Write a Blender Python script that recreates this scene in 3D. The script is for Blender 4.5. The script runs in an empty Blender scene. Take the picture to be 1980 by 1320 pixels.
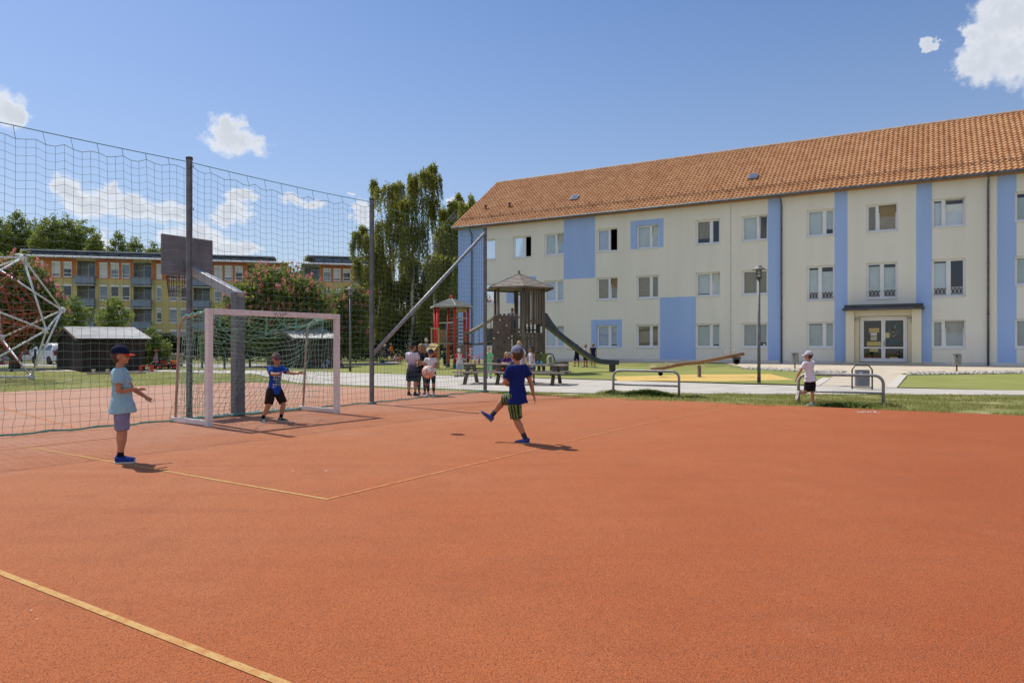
import bpy, bmesh, math, random
import numpy as np
from mathutils import Vector, Matrix, noise as mnoise
R = math.radians
random.seed(7)
rng = np.random.default_rng(11)
scene = bpy.context.scene
COL = scene.collection

# ------------------------------------------------------------------ camera
FPX, CX, HY, CAMH = 1372.0, 990.0, 667.0, 1.40        # focal length / principal column / horizon row of the photograph
cam_d = bpy.data.cameras.new('camera')
cam_d.sensor_width = 36.0
cam_d.lens = 36.0 * FPX / 1980.0
cam_d.shift_y = (HY - 660.0) / 1980.0
cam_d.clip_start, cam_d.clip_end = 0.05, 3000
cam = bpy.data.objects.new('camera', cam_d)
cam.location = (0, 0, CAMH)
cam.rotation_euler = (R(90), 0, 0)
COL.objects.link(cam)
scene.camera = cam

# ------------------------------------------------------------------ light
SUN_DIR = Vector((-0.743 * math.cos(R(54)), 0.669 * math.cos(R(54)), math.sin(R(54)))).normalized()
SUN_EL, SUN_AZ = math.asin(SUN_DIR.z), math.atan2(SUN_DIR.x, SUN_DIR.y)
sun_d = bpy.data.lights.new('sun', 'SUN')
sun_d.energy = 4.35
sun_d.angle = R(0.53)
sun_d.color = (1.0, 0.95, 0.86)
sun = bpy.data.objects.new('sun', sun_d)
sun.rotation_euler = SUN_DIR.to_track_quat('Z', 'Y').to_euler()
sun.location = (-20, 20, 40)
COL.objects.link(sun)
scene.view_settings.view_transform = 'Standard'
scene.view_settings.look = 'None'
scene.view_settings.exposure = 0.12
scene.view_settings.gamma = 1.0
SKY_STRENGTH = 0.15

# ------------------------------------------------------------------ world: sky with cumulus clouds
world = bpy.data.worlds.new('World')
scene.world = world
world.use_nodes = True
WN = world.node_tree
WN.nodes.clear()
def wn(t, **k):
    n = WN.nodes.new(t)
    for a, b in k.items():
        setattr(n, a, b)
    return n
def wm(op, a, b=None, c=None, clamp=False):
    n = wn('ShaderNodeMath', operation=op)
    n.use_clamp = clamp
    for i, v in enumerate((a, b, c)):
        if v is None: continue
        if isinstance(v, (int, float)): n.inputs[i].default_value = v
        else: WN.links.new(v, n.inputs[i])
    return n.outputs[0]
sky = wn('ShaderNodeTexSky')
sky.sky_type = 'NISHITA'
sky.sun_disc = False
sky.sun_elevation = SUN_EL
sky.sun_rotation = SUN_AZ
sky.altitude = 200
sky.air_density = 1.15
sky.dust_density = 0.6
sky.ozone_density = 2.2
tc = wn('ShaderNodeTexCoord')
sep = wn('ShaderNodeSeparateXYZ')
WN.links.new(tc.outputs['Generated'], sep.inputs[0])
dx, dy, dz = sep.outputs
az = wm('ARCTAN2', dx, dy)
el = wm('ARCSINE', dz)
comb = wn('ShaderNodeCombineXYZ')
WN.links.new(az, comb.inputs[0]); WN.links.new(el, comb.inputs[1])
def wnoise(scale, detail, rough, off):
    mp = wn('ShaderNodeMapping'); mp.inputs['Location'].default_value = (off, off * .7, 0)
    WN.links.new(comb.outputs[0], mp.inputs[0])
    n = wn('ShaderNodeTexNoise'); n.inputs['Scale'].default_value = scale
    n.inputs['Detail'].default_value = detail; n.inputs['Roughness'].default_value = rough
    WN.links.new(mp.outputs[0], n.inputs['Vector'])
    return n.outputs['Fac']
n_big = wnoise(26, 7, .62, 3.1)
n_x = wnoise(60, 5, .6, 8.4)
n_fine = wnoise(48, 7, .6, 1.7)
waz = wm('ADD', az, wm('MULTIPLY', wm('SUBTRACT', n_x, .5), .05))
wel = wm('ADD', el, wm('MULTIPLY', wm('SUBTRACT', n_big, .5), .035))
# (azimuth, elevation, half width, half height) in degrees, lobes of the cumulus clouds in the view and a few behind it
def ang(px, py):
    X, Z = (px - CX) / FPX, (HY - py) / FPX
    return math.degrees(math.atan2(X, 1)), math.degrees(math.atan2(Z, math.hypot(1, X)))
lobes = []
for (px, py, rw, rh) in [(5, 205, 50, 36), (25, 222, 34, 26),
        (440, 244, 36, 24), (455, 275, 66, 24), (428, 265, 30, 30),
        (128, 362, 38, 30), (180, 392, 66, 28), (250, 400, 56, 26), (310, 408, 46, 22), (345, 415, 26, 18), (215, 372, 22, 18),
        (345, 462, 44, 26), (390, 466, 50, 34), (430, 480, 44, 22), (335, 470, 30, 22), (470, 482, 40, 14),
        (470, 378, 34, 14), (450, 408, 40, 22), (425, 425, 26, 12), (565, 388, 26, 13), (600, 392, 26, 10), (682, 380, 7, 5),
        (200, 465, 14, 24), (700, 412, 24, 22), (878, 398, 20, 20),
        (1930, 60, 66, 66), (1960, 20, 66, 60), (1900, 115, 60, 46), (1965, 110, 70, 52), (1880, 130, 44, 26), (1880, 62, 26, 18),
        (1793, 91, 15, 12), (1786, 98, 10, 8), (2060, 90, 120, 90)]:
    a, e = ang(px, py); k = math.degrees(1 / FPX)
    cx2 = 1 + ((px - CX) / FPX) ** 2
    lobes.append((a, e, 1.14 * rw * k / cx2, 1.18 * rh * k / math.sqrt(cx2)))
lobes += [(165, 20, 26, 9), (195, 34, 24, 10), (140, 28, 16, 8), (215, 16, 22, 7), (180, 12, 30, 5), (230, 30, 16, 8), (120, 14, 12, 5), (150, 44, 16, 9), (170, 62, 40, 14), (-120, 40, 18, 12), (-160, 50, 20, 12)]  # unseen clouds mirrored in the panes, more of them added to light the facade
dens = None
for (a, e, ra, re) in lobes:
    a = (a + 180) % 360 - 180
    qa = wm('MULTIPLY', wm('SUBTRACT', waz, R(a)), 1 / R(ra))
    if abs(a) > 100:      # wrap the azimuth round the back of the view
        base = wm('WRAP', wm('SUBTRACT', waz, R(a)), math.pi, -math.pi)
        qa = wm('MULTIPLY', base, 1 / R(ra))
    qe = wm('MULTIPLY', wm('SUBTRACT', wel, R(e)), 1 / R(re))
    d = wm('SUBTRACT', 1.0, wm('ADD', wm('MULTIPLY', qa, qa), wm('MULTIPLY', qe, qe)))
    dens = d if dens is None else wm('SMOOTH_MAX', dens, d, 0.25)
dens2 = wm('ADD', wm('MULTIPLY', dens, 1.15), wm('MULTIPLY', wm('SUBTRACT', n_fine, .50), 1.5))
mr = wn('ShaderNodeMapRange', interpolation_type='SMOOTHSTEP')
mr.inputs['From Min'].default_value = 0.0; mr.inputs['From Max'].default_value = 1.1
WN.links.new(dens2, mr.inputs['Value'])
mask = mr.outputs[0]
shade = wn('ShaderNodeMapRange')
shade.inputs['From Min'].default_value = .3; shade.inputs['From Max'].default_value = .72
shade.inputs['To Min'].default_value = 0.45; shade.inputs['To Max'].default_value = 1.0
WN.links.new(wm('ADD', wm('MULTIPLY', n_big, .6), wm('MULTIPLY', n_x, .4)), shade.inputs['Value'])
ccol = wn('ShaderNodeMix', data_type='RGBA')
ccol.inputs[6].default_value = (.50, .55, .64, 1); ccol.inputs[7].default_value = (.93, .93, .93, 1)
core = wn('ShaderNodeMapRange', interpolation_type='SMOOTHSTEP')      # thick middles are greyer than the lit rims
core.inputs['From Min'].default_value = .60; core.inputs['From Max'].default_value = 1.15
core.inputs['To Min'].default_value = 1.0; core.inputs['To Max'].default_value = .30
WN.links.new(dens2, core.inputs['Value'])
WN.links.new(wm('MULTIPLY', shade.outputs[0], core.outputs[0]), ccol.inputs[0])
# a little milky humidity low over the horizon
hz = wn('ShaderNodeMapRange', interpolation_type='SMOOTHSTEP')
hz.inputs['From Min'].default_value = R(34); hz.inputs['From Max'].default_value = R(-2)
hz.inputs['To Min'].default_value = 0.0; hz.inputs['To Max'].default_value = 0.45
WN.links.new(el, hz.inputs['Value'])
bg_sky = wn('ShaderNodeBackground'); bg_sky.inputs['Strength'].default_value = SKY_STRENGTH
hsv = wn('ShaderNodeHueSaturation')
hsv.inputs['Hue'].default_value = .5; hsv.inputs['Saturation'].default_value = 1.18; hsv.inputs['Value'].default_value = 1.0
WN.links.new(sky.outputs[0], hsv.inputs['Color'])
tint = wn('ShaderNodeMix', data_type='RGBA', blend_type='MULTIPLY')       # a slightly violet summer blue
tint.inputs[0].default_value = 1.0; tint.inputs[7].default_value = (.685, .655, .73, 1)
WN.links.new(hsv.outputs[0], tint.inputs[6]); WN.links.new(tint.outputs[2], bg_sky.inputs['Color'])
bg_hz = wn('ShaderNodeBackground'); bg_hz.inputs['Color'].default_value = (.56, .66, .84, 1); bg_hz.inputs['Strength'].default_value = .75
bg_cl = wn('ShaderNodeBackground'); bg_cl.inputs['Strength'].default_value = 1.0
WN.links.new(ccol.outputs[2], bg_cl.inputs['Color'])
m1 = wn('ShaderNodeMixShader'); m2 = wn('ShaderNodeMixShader'); wo = wn('ShaderNodeOutputWorld')
WN.links.new(hz.outputs[0], m1.inputs[0]); WN.links.new(bg_sky.outputs[0], m1.inputs[1]); WN.links.new(bg_hz.outputs[0], m1.inputs[2])
WN.links.new(mask, m2.inputs[0]); WN.links.new(m1.outputs[0], m2.inputs[1]); WN.links.new(bg_cl.outputs[0], m2.inputs[2])
WN.links.new(m2.outputs[0], wo.inputs[0])

# ------------------------------------------------------------------ helpers
def gp(px, py, z=0.0):
    """point on a level plane z seen at photo pixel (px, py)"""
    Y = (CAMH - z) * FPX / (py - HY)
    return Vector(((px - CX) / FPX * Y, Y, z))
def at(px, py, Y):
    return Vector(((px - CX) / FPX * Y, Y, CAMH - (py - HY) / FPX * Y))
AX = Vector((0.530, 0.848, 0)).normalized()      # the court's long direction (along goal line and net)
BX = Vector((-0.848, 0.530, 0)).normalized()     # across the court
FD = Vector((-0.861, 0.509, 0)).normalized()     # along the school facade, to its far end
FN = Vector((-0.509, -0.861, 0)).normalized()    # out of the facade
FP = Vector((24.6, 36.5, 0))
def sstep(a, b, x):
    t = min(1, max(0, (x - a) / (b - a)))
    return t * t * (3 - 2 * t)
def gz(x, y):
    """ground height: level, rising gently to the school's foot"""
    rel = Vector((x, y, 0)) - FP
    s, t = rel.dot(FN), rel.dot(FD)
    return 0.33 * sstep(9.0, 0.8, s) * sstep(42, 34, t)
def gslope(px, py):
    lo, hi = 2.0, (CAMH-0.0)*FPX/(py-HY)       # the ray meets the rising ground at or before the level-ground point
    def below(Y): return CAMH-(py-HY)/FPX*Y < gz((px-CX)/FPX*Y, Y)
    for _ in range(40):
        mid = (lo+hi)/2
        if below(mid): hi = mid
        else: lo = mid
    return Vector(((px-CX)/FPX*hi, hi, gz((px-CX)/FPX*hi, hi)))

class MB:
    def __init__(s, M=None):
        s.v, s.f, s.m, s.M = [], [], [], M
    def add(s, vs, fs, m=0):
        b = len(s.v)
        if s.M is not None: vs = [s.M @ Vector(q) for q in vs]
        s.v.extend([tuple(q) for q in vs])
        s.f.extend([tuple(b + i for i in f) for f in fs])
        s.m.extend([m] * len(fs))
    def box(s, a, b, m=0):
        x0, y0, z0 = a; x1, y1, z1 = b
        s.add([(x0,y0,z0),(x1,y0,z0),(x1,y1,z0),(x0,y1,z0),(x0,y0,z1),(x1,y0,z1),(x1,y1,z1),(x0,y1,z1)],
              [(0,3,2,1),(4,5,6,7),(0,1,5,4),(1,2,6,5),(2,3,7,6),(3,0,4,7)], m)
    def obox(s, c, ax, ay, azv, m=0):
        c, ax, ay, azv = Vector(c), Vector(ax), Vector(ay), Vector(azv)
        vs = [c + ax*i + ay*j + azv*k for k in (-1,1) for (i,j) in ((-1,-1),(1,-1),(1,1),(-1,1))]
        s.add(vs, [(0,3,2,1),(4,5,6,7),(0,1,5,4),(1,2,6,5),(2,3,7,6),(3,0,4,7)], m)
    def bar(s, a, b, w, h=None, up=(0,0,1), m=0):
        """rectangular bar from a to b, w across, h along up"""
        a, b = Vector(a), Vector(b); h = h or w
        d = b - a; L = d.length; d.normalize(); up = Vector(up)
        sd = d.cross(up)
        if sd.length < 1e-4: sd = d.cross(Vector((1,0,0)))
        sd.normalize(); u = sd.cross(d)
        s.obox((a+b)/2, d*L/2, sd*w/2, u*h/2, m)
    def tube(s, pts, r, n=8, m=0, caps=True, rnd=False, closed=False):
        pts = [Vector(p) for p in pts]
        k = len(pts); rs = r if isinstance(r, (list, tuple)) else [r]*k
        if rnd:   # rounded ends
            d0 = (pts[0]-pts[1]).normalized(); d1 = (pts[-1]-pts[-2]).normalized()
            pre = [pts[0]+d0*rs[0]*.9, pts[0]+d0*rs[0]*.6]; prr = [rs[0]*.35, rs[0]*.8]
            post = [pts[-1]+d1*rs[-1]*.6, pts[-1]+d1*rs[-1]*.9]; por = [rs[-1]*.8, rs[-1]*.35]
            pts = pre+pts+post; rs = prr+list(rs)+por; k = len(pts)
        vs = []; prev = None
        for i in range(k):
            if closed: d = pts[(i+1) % k]-pts[i-1]
            else: d = pts[min(i+1, k-1)]-pts[max(i-1, 0)]
            d.normalize()
            if prev is None:
                u = d.cross(Vector((0,0,1)))
                if u.length < 1e-3: u = d.cross(Vector((1,0,0)))
            else: u = prev - d*prev.dot(d)
            u.normalize(); prev = u; w = d.cross(u)
            for j in range(n):
                a = 2*math.pi*j/n
                vs.append(pts[i]+(u*math.cos(a)+w*math.sin(a))*rs[i])
        fs = []
        for i in range(k if closed else k-1):
            i2 = (i+1) % k
            for j in range(n):
                j2 = (j+1) % n
                fs.append((i*n+j, i*n+j2, i2*n+j2, i2*n+j))
        if caps and not closed:
            fs.append(tuple(range(n-1,-1,-1))); fs.append(tuple((k-1)*n+j for j in range(n)))
        s.add(vs, fs, m)
    def loft(s, rings, m=0, n=14, caps=True):
        """rings: (centre, axis vector a, axis vector b) ellipses"""
        vs = []
        for c, a, b in rings:
            for j in range(n):
                t = 2*math.pi*j/n
                vs.append(Vector(c)+Vector(a)*math.cos(t)+Vector(b)*math.sin(t))
        k = len(rings); fs = []
        for i in range(k-1):
            for j in range(n):
                j2 = (j+1) % n
                fs.append((i*n+j, i*n+j2, (i+1)*n+j2, (i+1)*n+j))
        if caps:
            fs.append(tuple(range(n-1,-1,-1))); fs.append(tuple((k-1)*n+j for j in range(n)))
        s.add(vs, fs, m)
    def ell(s, c, rad, Mx=None, n=12, k=8, m=0, keep=None):
        """ellipsoid; Mx 3x3 axes"""
        c = Vector(c); Mx = Mx or Matrix.Identity(3)
        vs = []; dirs = []
        for i in range(k+1):
            th = math.pi*i/k
            for j in range(n):
                ph = 2*math.pi*j/n
                d = Vector((math.sin(th)*math.cos(ph), math.sin(th)*math.sin(ph), math.cos(th)))
                dirs.append(d)
                vs.append(c+Mx @ Vector((d.x*rad[0], d.y*rad[1], d.z*rad[2])))
        fs = []
        for i in range(k):
            for j in range(n):
                q = (i*n+j, (i+1)*n+j, (i+1)*n+(j+1) % n, i*n+(j+1) % n)
                if i == 0: q = (q[0], q[1], q[2])
                elif i == k-1: q = (q[0], q[1], q[3])
                if keep:
                    cd = sum((dirs[a] for a in q), Vector())/len(q)
                    if not keep(cd): continue
                fs.append(q)
        s.add(vs, fs, m)
    def lathe(s, prof, c=(0,0,0), n=16, m=0):
        c = Vector(c); vs = []
        for r, z in prof:
            for j in range(n):
                a = 2*math.pi*j/n
                vs.append(c+Vector((r*math.cos(a), r*math.sin(a), z)))
        fs = [(i*n+j, i*n+(j+1) % n, (i+1)*n+(j+1) % n, (i+1)*n+j) for i in range(len(prof)-1) for j in range(n)]
        if prof[0][0] > 1e-5: fs.append(tuple(range(n-1,-1,-1)))
        if prof[-1][0] > 1e-5: fs.append(tuple((len(prof)-1)*n+j for j in range(n)))
        s.add(vs, fs, m)
    def prism(s, poly, vec, m=0):
        poly = [Vector(p) for p in poly]; vec = Vector(vec); n = len(poly)
        s.add(poly+[p+vec for p in poly], [tuple(range(n-1,-1,-1)), tuple(range(n,2*n))]+[(i,(i+1)%n,n+(i+1)%n,n+i) for i in range(n)], m)
    def poly(s, pts, m=0):
        s.add(pts, [tuple(range(len(pts)))], m)
    def build(s, name, mats, parent=None, loc=None, smooth=False, fix=True):
        if not isinstance(mats, (list, tuple)): mats = [mats]
        off = OFF.get(parent, Vector()) if parent else Vector(loc or (0,0,0))
        me = bpy.data.meshes.new(name)
        me.from_pydata([(x-off.x, y-off.y, z-off.z) for x,y,z in s.v], [], s.f)
        for mm in mats: me.materials.append(mm)
        me.polygons.foreach_set('material_index', s.m)
        if fix:
            bm = bmesh.new(); bm.from_mesh(me)
            bmesh.ops.recalc_face_normals(bm, faces=bm.faces)
            bm.to_mesh(me); bm.free()
        if smooth: me.polygons.foreach_set('use_smooth', [True]*len(me.polygons))
        me.update()
        o = bpy.data.objects.new(name, me)
        COL.objects.link(o)
        if parent: o.parent = parent
        else: o.location = off
        OFF[o] = off
        return o
OFF = {}      # world offset of every built object's local frame
def tag(o, label=None, cat=None, group=None, kind=None):
    if label: o['label'] = label
    if cat: o['category'] = cat
    if group: o['group'] = group
    if kind: o['kind'] = kind
    return o
def thing(name, loc, label, cat, group=None, rz=0.0):
    o = bpy.data.objects.new(name, None)
    o.empty_display_size = .2
    COL.objects.link(o); o.location = loc; o.rotation_euler = (0,0,rz)
    OFF[o] = Vector(loc)
    return tag(o, label, cat, group)
def copy_tree(o, parent=None):
    c = o.copy(); COL.objects.link(c)
    if parent: c.parent = parent
    for ch in o.children: copy_tree(ch, c)
    return c
def auto_smooth(o, ang=35):
    me = o.data
    me.polygons.foreach_set('use_smooth', [True]*len(me.polygons))
    try: me.set_sharp_from_angle(angle=R(ang))
    except Exception: pass
    return o
def bevel(o, w=.01, seg=2):
    b = o.modifiers.new('bevel', 'BEVEL'); b.width = w; b.segments = seg; b.limit_method = 'ANGLE'; b.angle_limit = R(40)
    return o
def quads(name, C, U, V, mats, parent=None, loc=None, midx=None, tri=False):
    """many small leaf faces: centres C, half axes U, V (numpy n x 3)"""
    off = OFF.get(parent, Vector()) if parent else Vector(loc or (0,0,0))
    n = len(C); C = C-np.array(off)
    if tri: P = np.stack([C-U, C+U, C+V], 1); k = 3
    else: P = np.stack([C-V, C+U*.9-V*.1, C+V, C-U*.9-V*.1], 1); k = 4
    me = bpy.data.meshes.new(name)
    me.vertices.add(n*k); me.vertices.foreach_set('co', P.reshape(-1).astype(np.float32))
    me.loops.add(n*k); me.loops.foreach_set('vertex_index', np.arange(n*k, dtype=np.int32))
    me.polygons.add(n); me.polygons.foreach_set('loop_start', np.arange(0, n*k, k, dtype=np.int32))
    if not isinstance(mats, (list, tuple)): mats = [mats]
    for mm in mats: me.materials.append(mm)
    if midx is not None: me.polygons.foreach_set('material_index', np.asarray(midx, dtype=np.int32))
    me.update(calc_edges=True); me.validate()
    o = bpy.data.objects.new(name, me); COL.objects.link(o)
    if parent: o.parent = parent
    else: o.location = off
    OFF[o] = off
    return o

# ------------------------------------------------------------------ materials
def pmat(name, c1, c2=None, scale=8.0, rough=.6, metal=0.0, bump=0.0, bscale=60.0, detail=4.0, spec=.4, stretch=None, mixlo=.35, mixhi=.65, coat=0.0, trans=0.0, fine=None):
    m = bpy.data.materials.new(name); m.use_nodes = True
    nt = m.node_tree; N = nt.nodes; L = nt.links
    b = N['Principled BSDF']
    b.inputs['Roughness'].default_value = rough; b.inputs['Metallic'].default_value = metal
    b.inputs['Specular IOR Level'].default_value = spec
    if coat: b.inputs['Coat Weight'].default_value = coat
    b.inputs['Base Color'].default_value = (*c1, 1)
    t = N.new('ShaderNodeTexCoord'); src = t.outputs['Object']
    if stretch:
        mp = N.new('ShaderNodeMapping'); mp.inputs['Scale'].default_value = stretch
        L.new(src, mp.inputs[0]); src = mp.outputs[0]
    if c2:
        n = N.new('ShaderNodeTexNoise'); n.inputs['Scale'].default_value = scale; n.inputs['Detail'].default_value = detail
        L.new(src, n.inputs['Vector'])
        r = N.new('ShaderNodeMapRange'); r.inputs['From Min'].default_value = mixlo; r.inputs['From Max'].default_value = mixhi
        L.new(n.outputs['Fac'], r.inputs['Value'])
        x = N.new('ShaderNodeMix'); x.data_type = 'RGBA'
        x.inputs[6].default_value = (*c1, 1); x.inputs[7].default_value = (*c2, 1)
        L.new(r.outputs[0], x.inputs[0])
        out = x.outputs[2]
        if fine:      # (scale, colour, threshold low, high): fine speckle on top
            n2 = N.new('ShaderNodeTexNoise'); n2.inputs['Scale'].default_value = fine[0]; n2.inputs['Detail'].default_value = 2
            L.new(src, n2.inputs['Vector'])
            r2 = N.new('ShaderNodeMapRange'); r2.inputs['From Min'].default_value = fine[2]; r2.inputs['From Max'].default_value = fine[3]
            L.new(n2.outputs['Fac'], r2.inputs['Value'])
            x2 = N.new('ShaderNodeMix'); x2.data_type = 'RGBA'
            L.new(out, x2.inputs[6]); x2.inputs[7].default_value = (*fine[1], 1)
            L.new(r2.outputs[0], x2.inputs[0]); out = x2.outputs[2]
        L.new(out, b.inputs['Base Color'])
    if bump:
        n3 = N.new('ShaderNodeTexNoise'); n3.inputs['Scale'].default_value = bscale; n3.inputs['Detail'].default_value = 3
        L.new(src, n3.inputs['Vector'])
        bp = N.new('ShaderNodeBump'); bp.inputs['Strength'].default_value = bump; bp.inputs['Distance'].default_value = .02
        L.new(n3.outputs['Fac'], bp.inputs['Height']); L.new(bp.outputs[0], b.inputs['Normal'])
    return m
def leafmat(name, c1, c2, transl=.35, rough=.6, scale=.35):
    m = bpy.data.materials.new(name); m.use_nodes = True
    nt = m.node_tree; N = nt.nodes; L = nt.links; b = N['Principled BSDF']
    b.inputs['Roughness'].default_value = rough; b.inputs['Specular IOR Level'].default_value = .3
    g = N.new('ShaderNodeNewGeometry')
    t = N.new('ShaderNodeTexCoord')
    n = N.new('ShaderNodeTexNoise'); n.inputs['Scale'].default_value = scale; n.inputs['Detail'].default_value = 2
    L.new(t.outputs['Object'], n.inputs['Vector'])
    a = N.new('ShaderNodeMath'); a.operation = 'MULTIPLY_ADD'; a.inputs[1].default_value = .6
    L.new(g.outputs['Random Per Island'], a.inputs[0])
    s = N.new('ShaderNodeMath'); s.operation = 'MULTIPLY'; s.inputs[1].default_value = .4
    L.new(n.outputs['Fac'], s.inputs[0]); L.new(s.outputs[0], a.inputs[2])
    x = N.new('ShaderNodeMix'); x.data_type = 'RGBA'
    x.inputs[6].default_value = (*c1, 1); x.inputs[7].default_value = (*c2, 1)
    L.new(a.outputs[0], x.inputs[0]); L.new(x.outputs[2], b.inputs['Base Color'])
    tr = N.new('ShaderNodeBsdfTranslucent'); L.new(x.outputs[2], tr.inputs[0])
    mx = N.new('ShaderNodeMixShader'); mx.inputs[0].default_value = transl
    L.new(b.outputs[0], mx.inputs[1]); L.new(tr.outputs[0], mx.inputs[2])
    L.new(mx.outputs[0], N['Material Output'].inputs[0])
    return m
def glassmat(name, tint=(.9,.95,1), refl=.78):
    m = bpy.data.materials.new(name); m.use_nodes = True
    nt = m.node_tree; N = nt.nodes; L = nt.links; N.remove(N['Principled BSDF'])
    f = N.new('ShaderNodeFresnel'); f.inputs['IOR'].default_value = 1.95
    g = N.new('ShaderNodeBsdfGlossy'); g.inputs['Roughness'].default_value = .015; g.inputs['Color'].default_value = (1,1,1,1)
    t = N.new('ShaderNodeBsdfTransparent'); t.inputs['Color'].default_value = (*tint, 1)
    x = N.new('ShaderNodeMixShader')
    mu = N.new('ShaderNodeMath'); mu.operation = 'MULTIPLY'; mu.inputs[1].default_value = refl; mu.use_clamp = True
    L.new(f.outputs[0], mu.inputs[0]); L.new(mu.outputs[0], x.inputs[0])
    L.new(t.outputs[0], x.inputs[1]); L.new(g.outputs[0], x.inputs[2])
    L.new(x.outputs[0], N['Material Output'].inputs[0])
    return m
MATS = {}
def P(name, *a, **k):
    if name not in MATS: MATS[name] = pmat(name, *a, **k)
    return MATS[name]
galv = P('galvanised_steel', (.24,.245,.26), (.34,.345,.36), scale=14, rough=.55, metal=.45, bump=.05)
darksteel = P('dark_steel', (.05,.05,.055), (.08,.08,.085), rough=.5, metal=.3)
dirtmetal = P('weathered_zinc', (.11,.11,.115), (.17,.17,.18), scale=4, rough=.6, metal=.4)
GLASS = glassmat('window_glass')
# ------------------------------------------------------------------ the ground and what is laid on it
def groundmat():
    m = P('meadow', (.15,.175,.045), (.27,.245,.11), scale=.9, rough=.95, bump=.6, bscale=30, spec=.1, mixlo=.4, mixhi=.68, detail=8, fine=(1.3, (.40,.34,.23), .60, .72))
    return m
MEADOW = groundmat()
ys = [-40,-20,-8] + [i*1.0 for i in range(-2, 72)] + [75,80,90,100,120,150,200,300,500,900]
xs = [-900,-500,-300,-200,-150,-120,-100,-80,-65,-55,-48] + [i*1.0 for i in range(-42, 43)] + [48,55,65,80,100,150,300,500,900]
g = MB()
vs = [(x, y, gz(x, y) - .012) for y in ys for x in xs]
nx = len(xs)
g.add(vs, [(j*nx+i, j*nx+i+1, (j+1)*nx+i+1, (j+1)*nx+i) for j in range(len(ys)-1) for i in range(nx-1)])
tag(g.build('ground', MEADOW, smooth=True), kind='structure')

def sheet(name, polys, dz, material, res=1.0):
    """level sheets on the ground, each cut to a convex outline"""
    out = MB()
    for poly in polys:
        pts = [Vector((p[0], p[1], 0)) for p in poly]
        area = sum(a.x*b.y-b.x*a.y for a, b in zip(pts, pts[1:]+pts[:1]))
        if area < 0: pts.reverse()
        x0, x1 = min(p.x for p in pts), max(p.x for p in pts); y0, y1 = min(p.y for p in pts), max(p.y for p in pts)
        bm = bmesh.new()
        nxx, nyy = max(1, int((x1-x0)/res)), max(1, int((y1-y0)/res))
        vv = [[bm.verts.new((x0+(x1-x0)*i/nxx, y0+(y1-y0)*j/nyy, 0)) for i in range(nxx+1)] for j in range(nyy+1)]
        for j in range(nyy):
            for i in range(nxx):
                bm.faces.new((vv[j][i], vv[j][i+1], vv[j+1][i+1], vv[j+1][i]))
        for a, b in zip(pts, pts[1:]+pts[:1]):
            e = b-a
            if e.length < 1e-5: continue
            nrm = Vector((e.y, -e.x, 0)).normalized()
            bmesh.ops.bisect_plane(bm, geom=bm.verts[:]+bm.edges[:]+bm.faces[:], plane_co=a, plane_no=nrm, clear_outer=True, dist=1e-6)
        bm.verts.index_update()
        out.add([(v.co.x, v.co.y, gz(v.co.x, v.co.y)+dz) for v in bm.verts], [[v.index for v in f.verts] for f in bm.faces])
        bm.free()
    return tag(out.build(name, material, smooth=True, fix=False), kind='structure')
def G(px, py):
    p = gslope(px, py); return (p.x, p.y)

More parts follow.
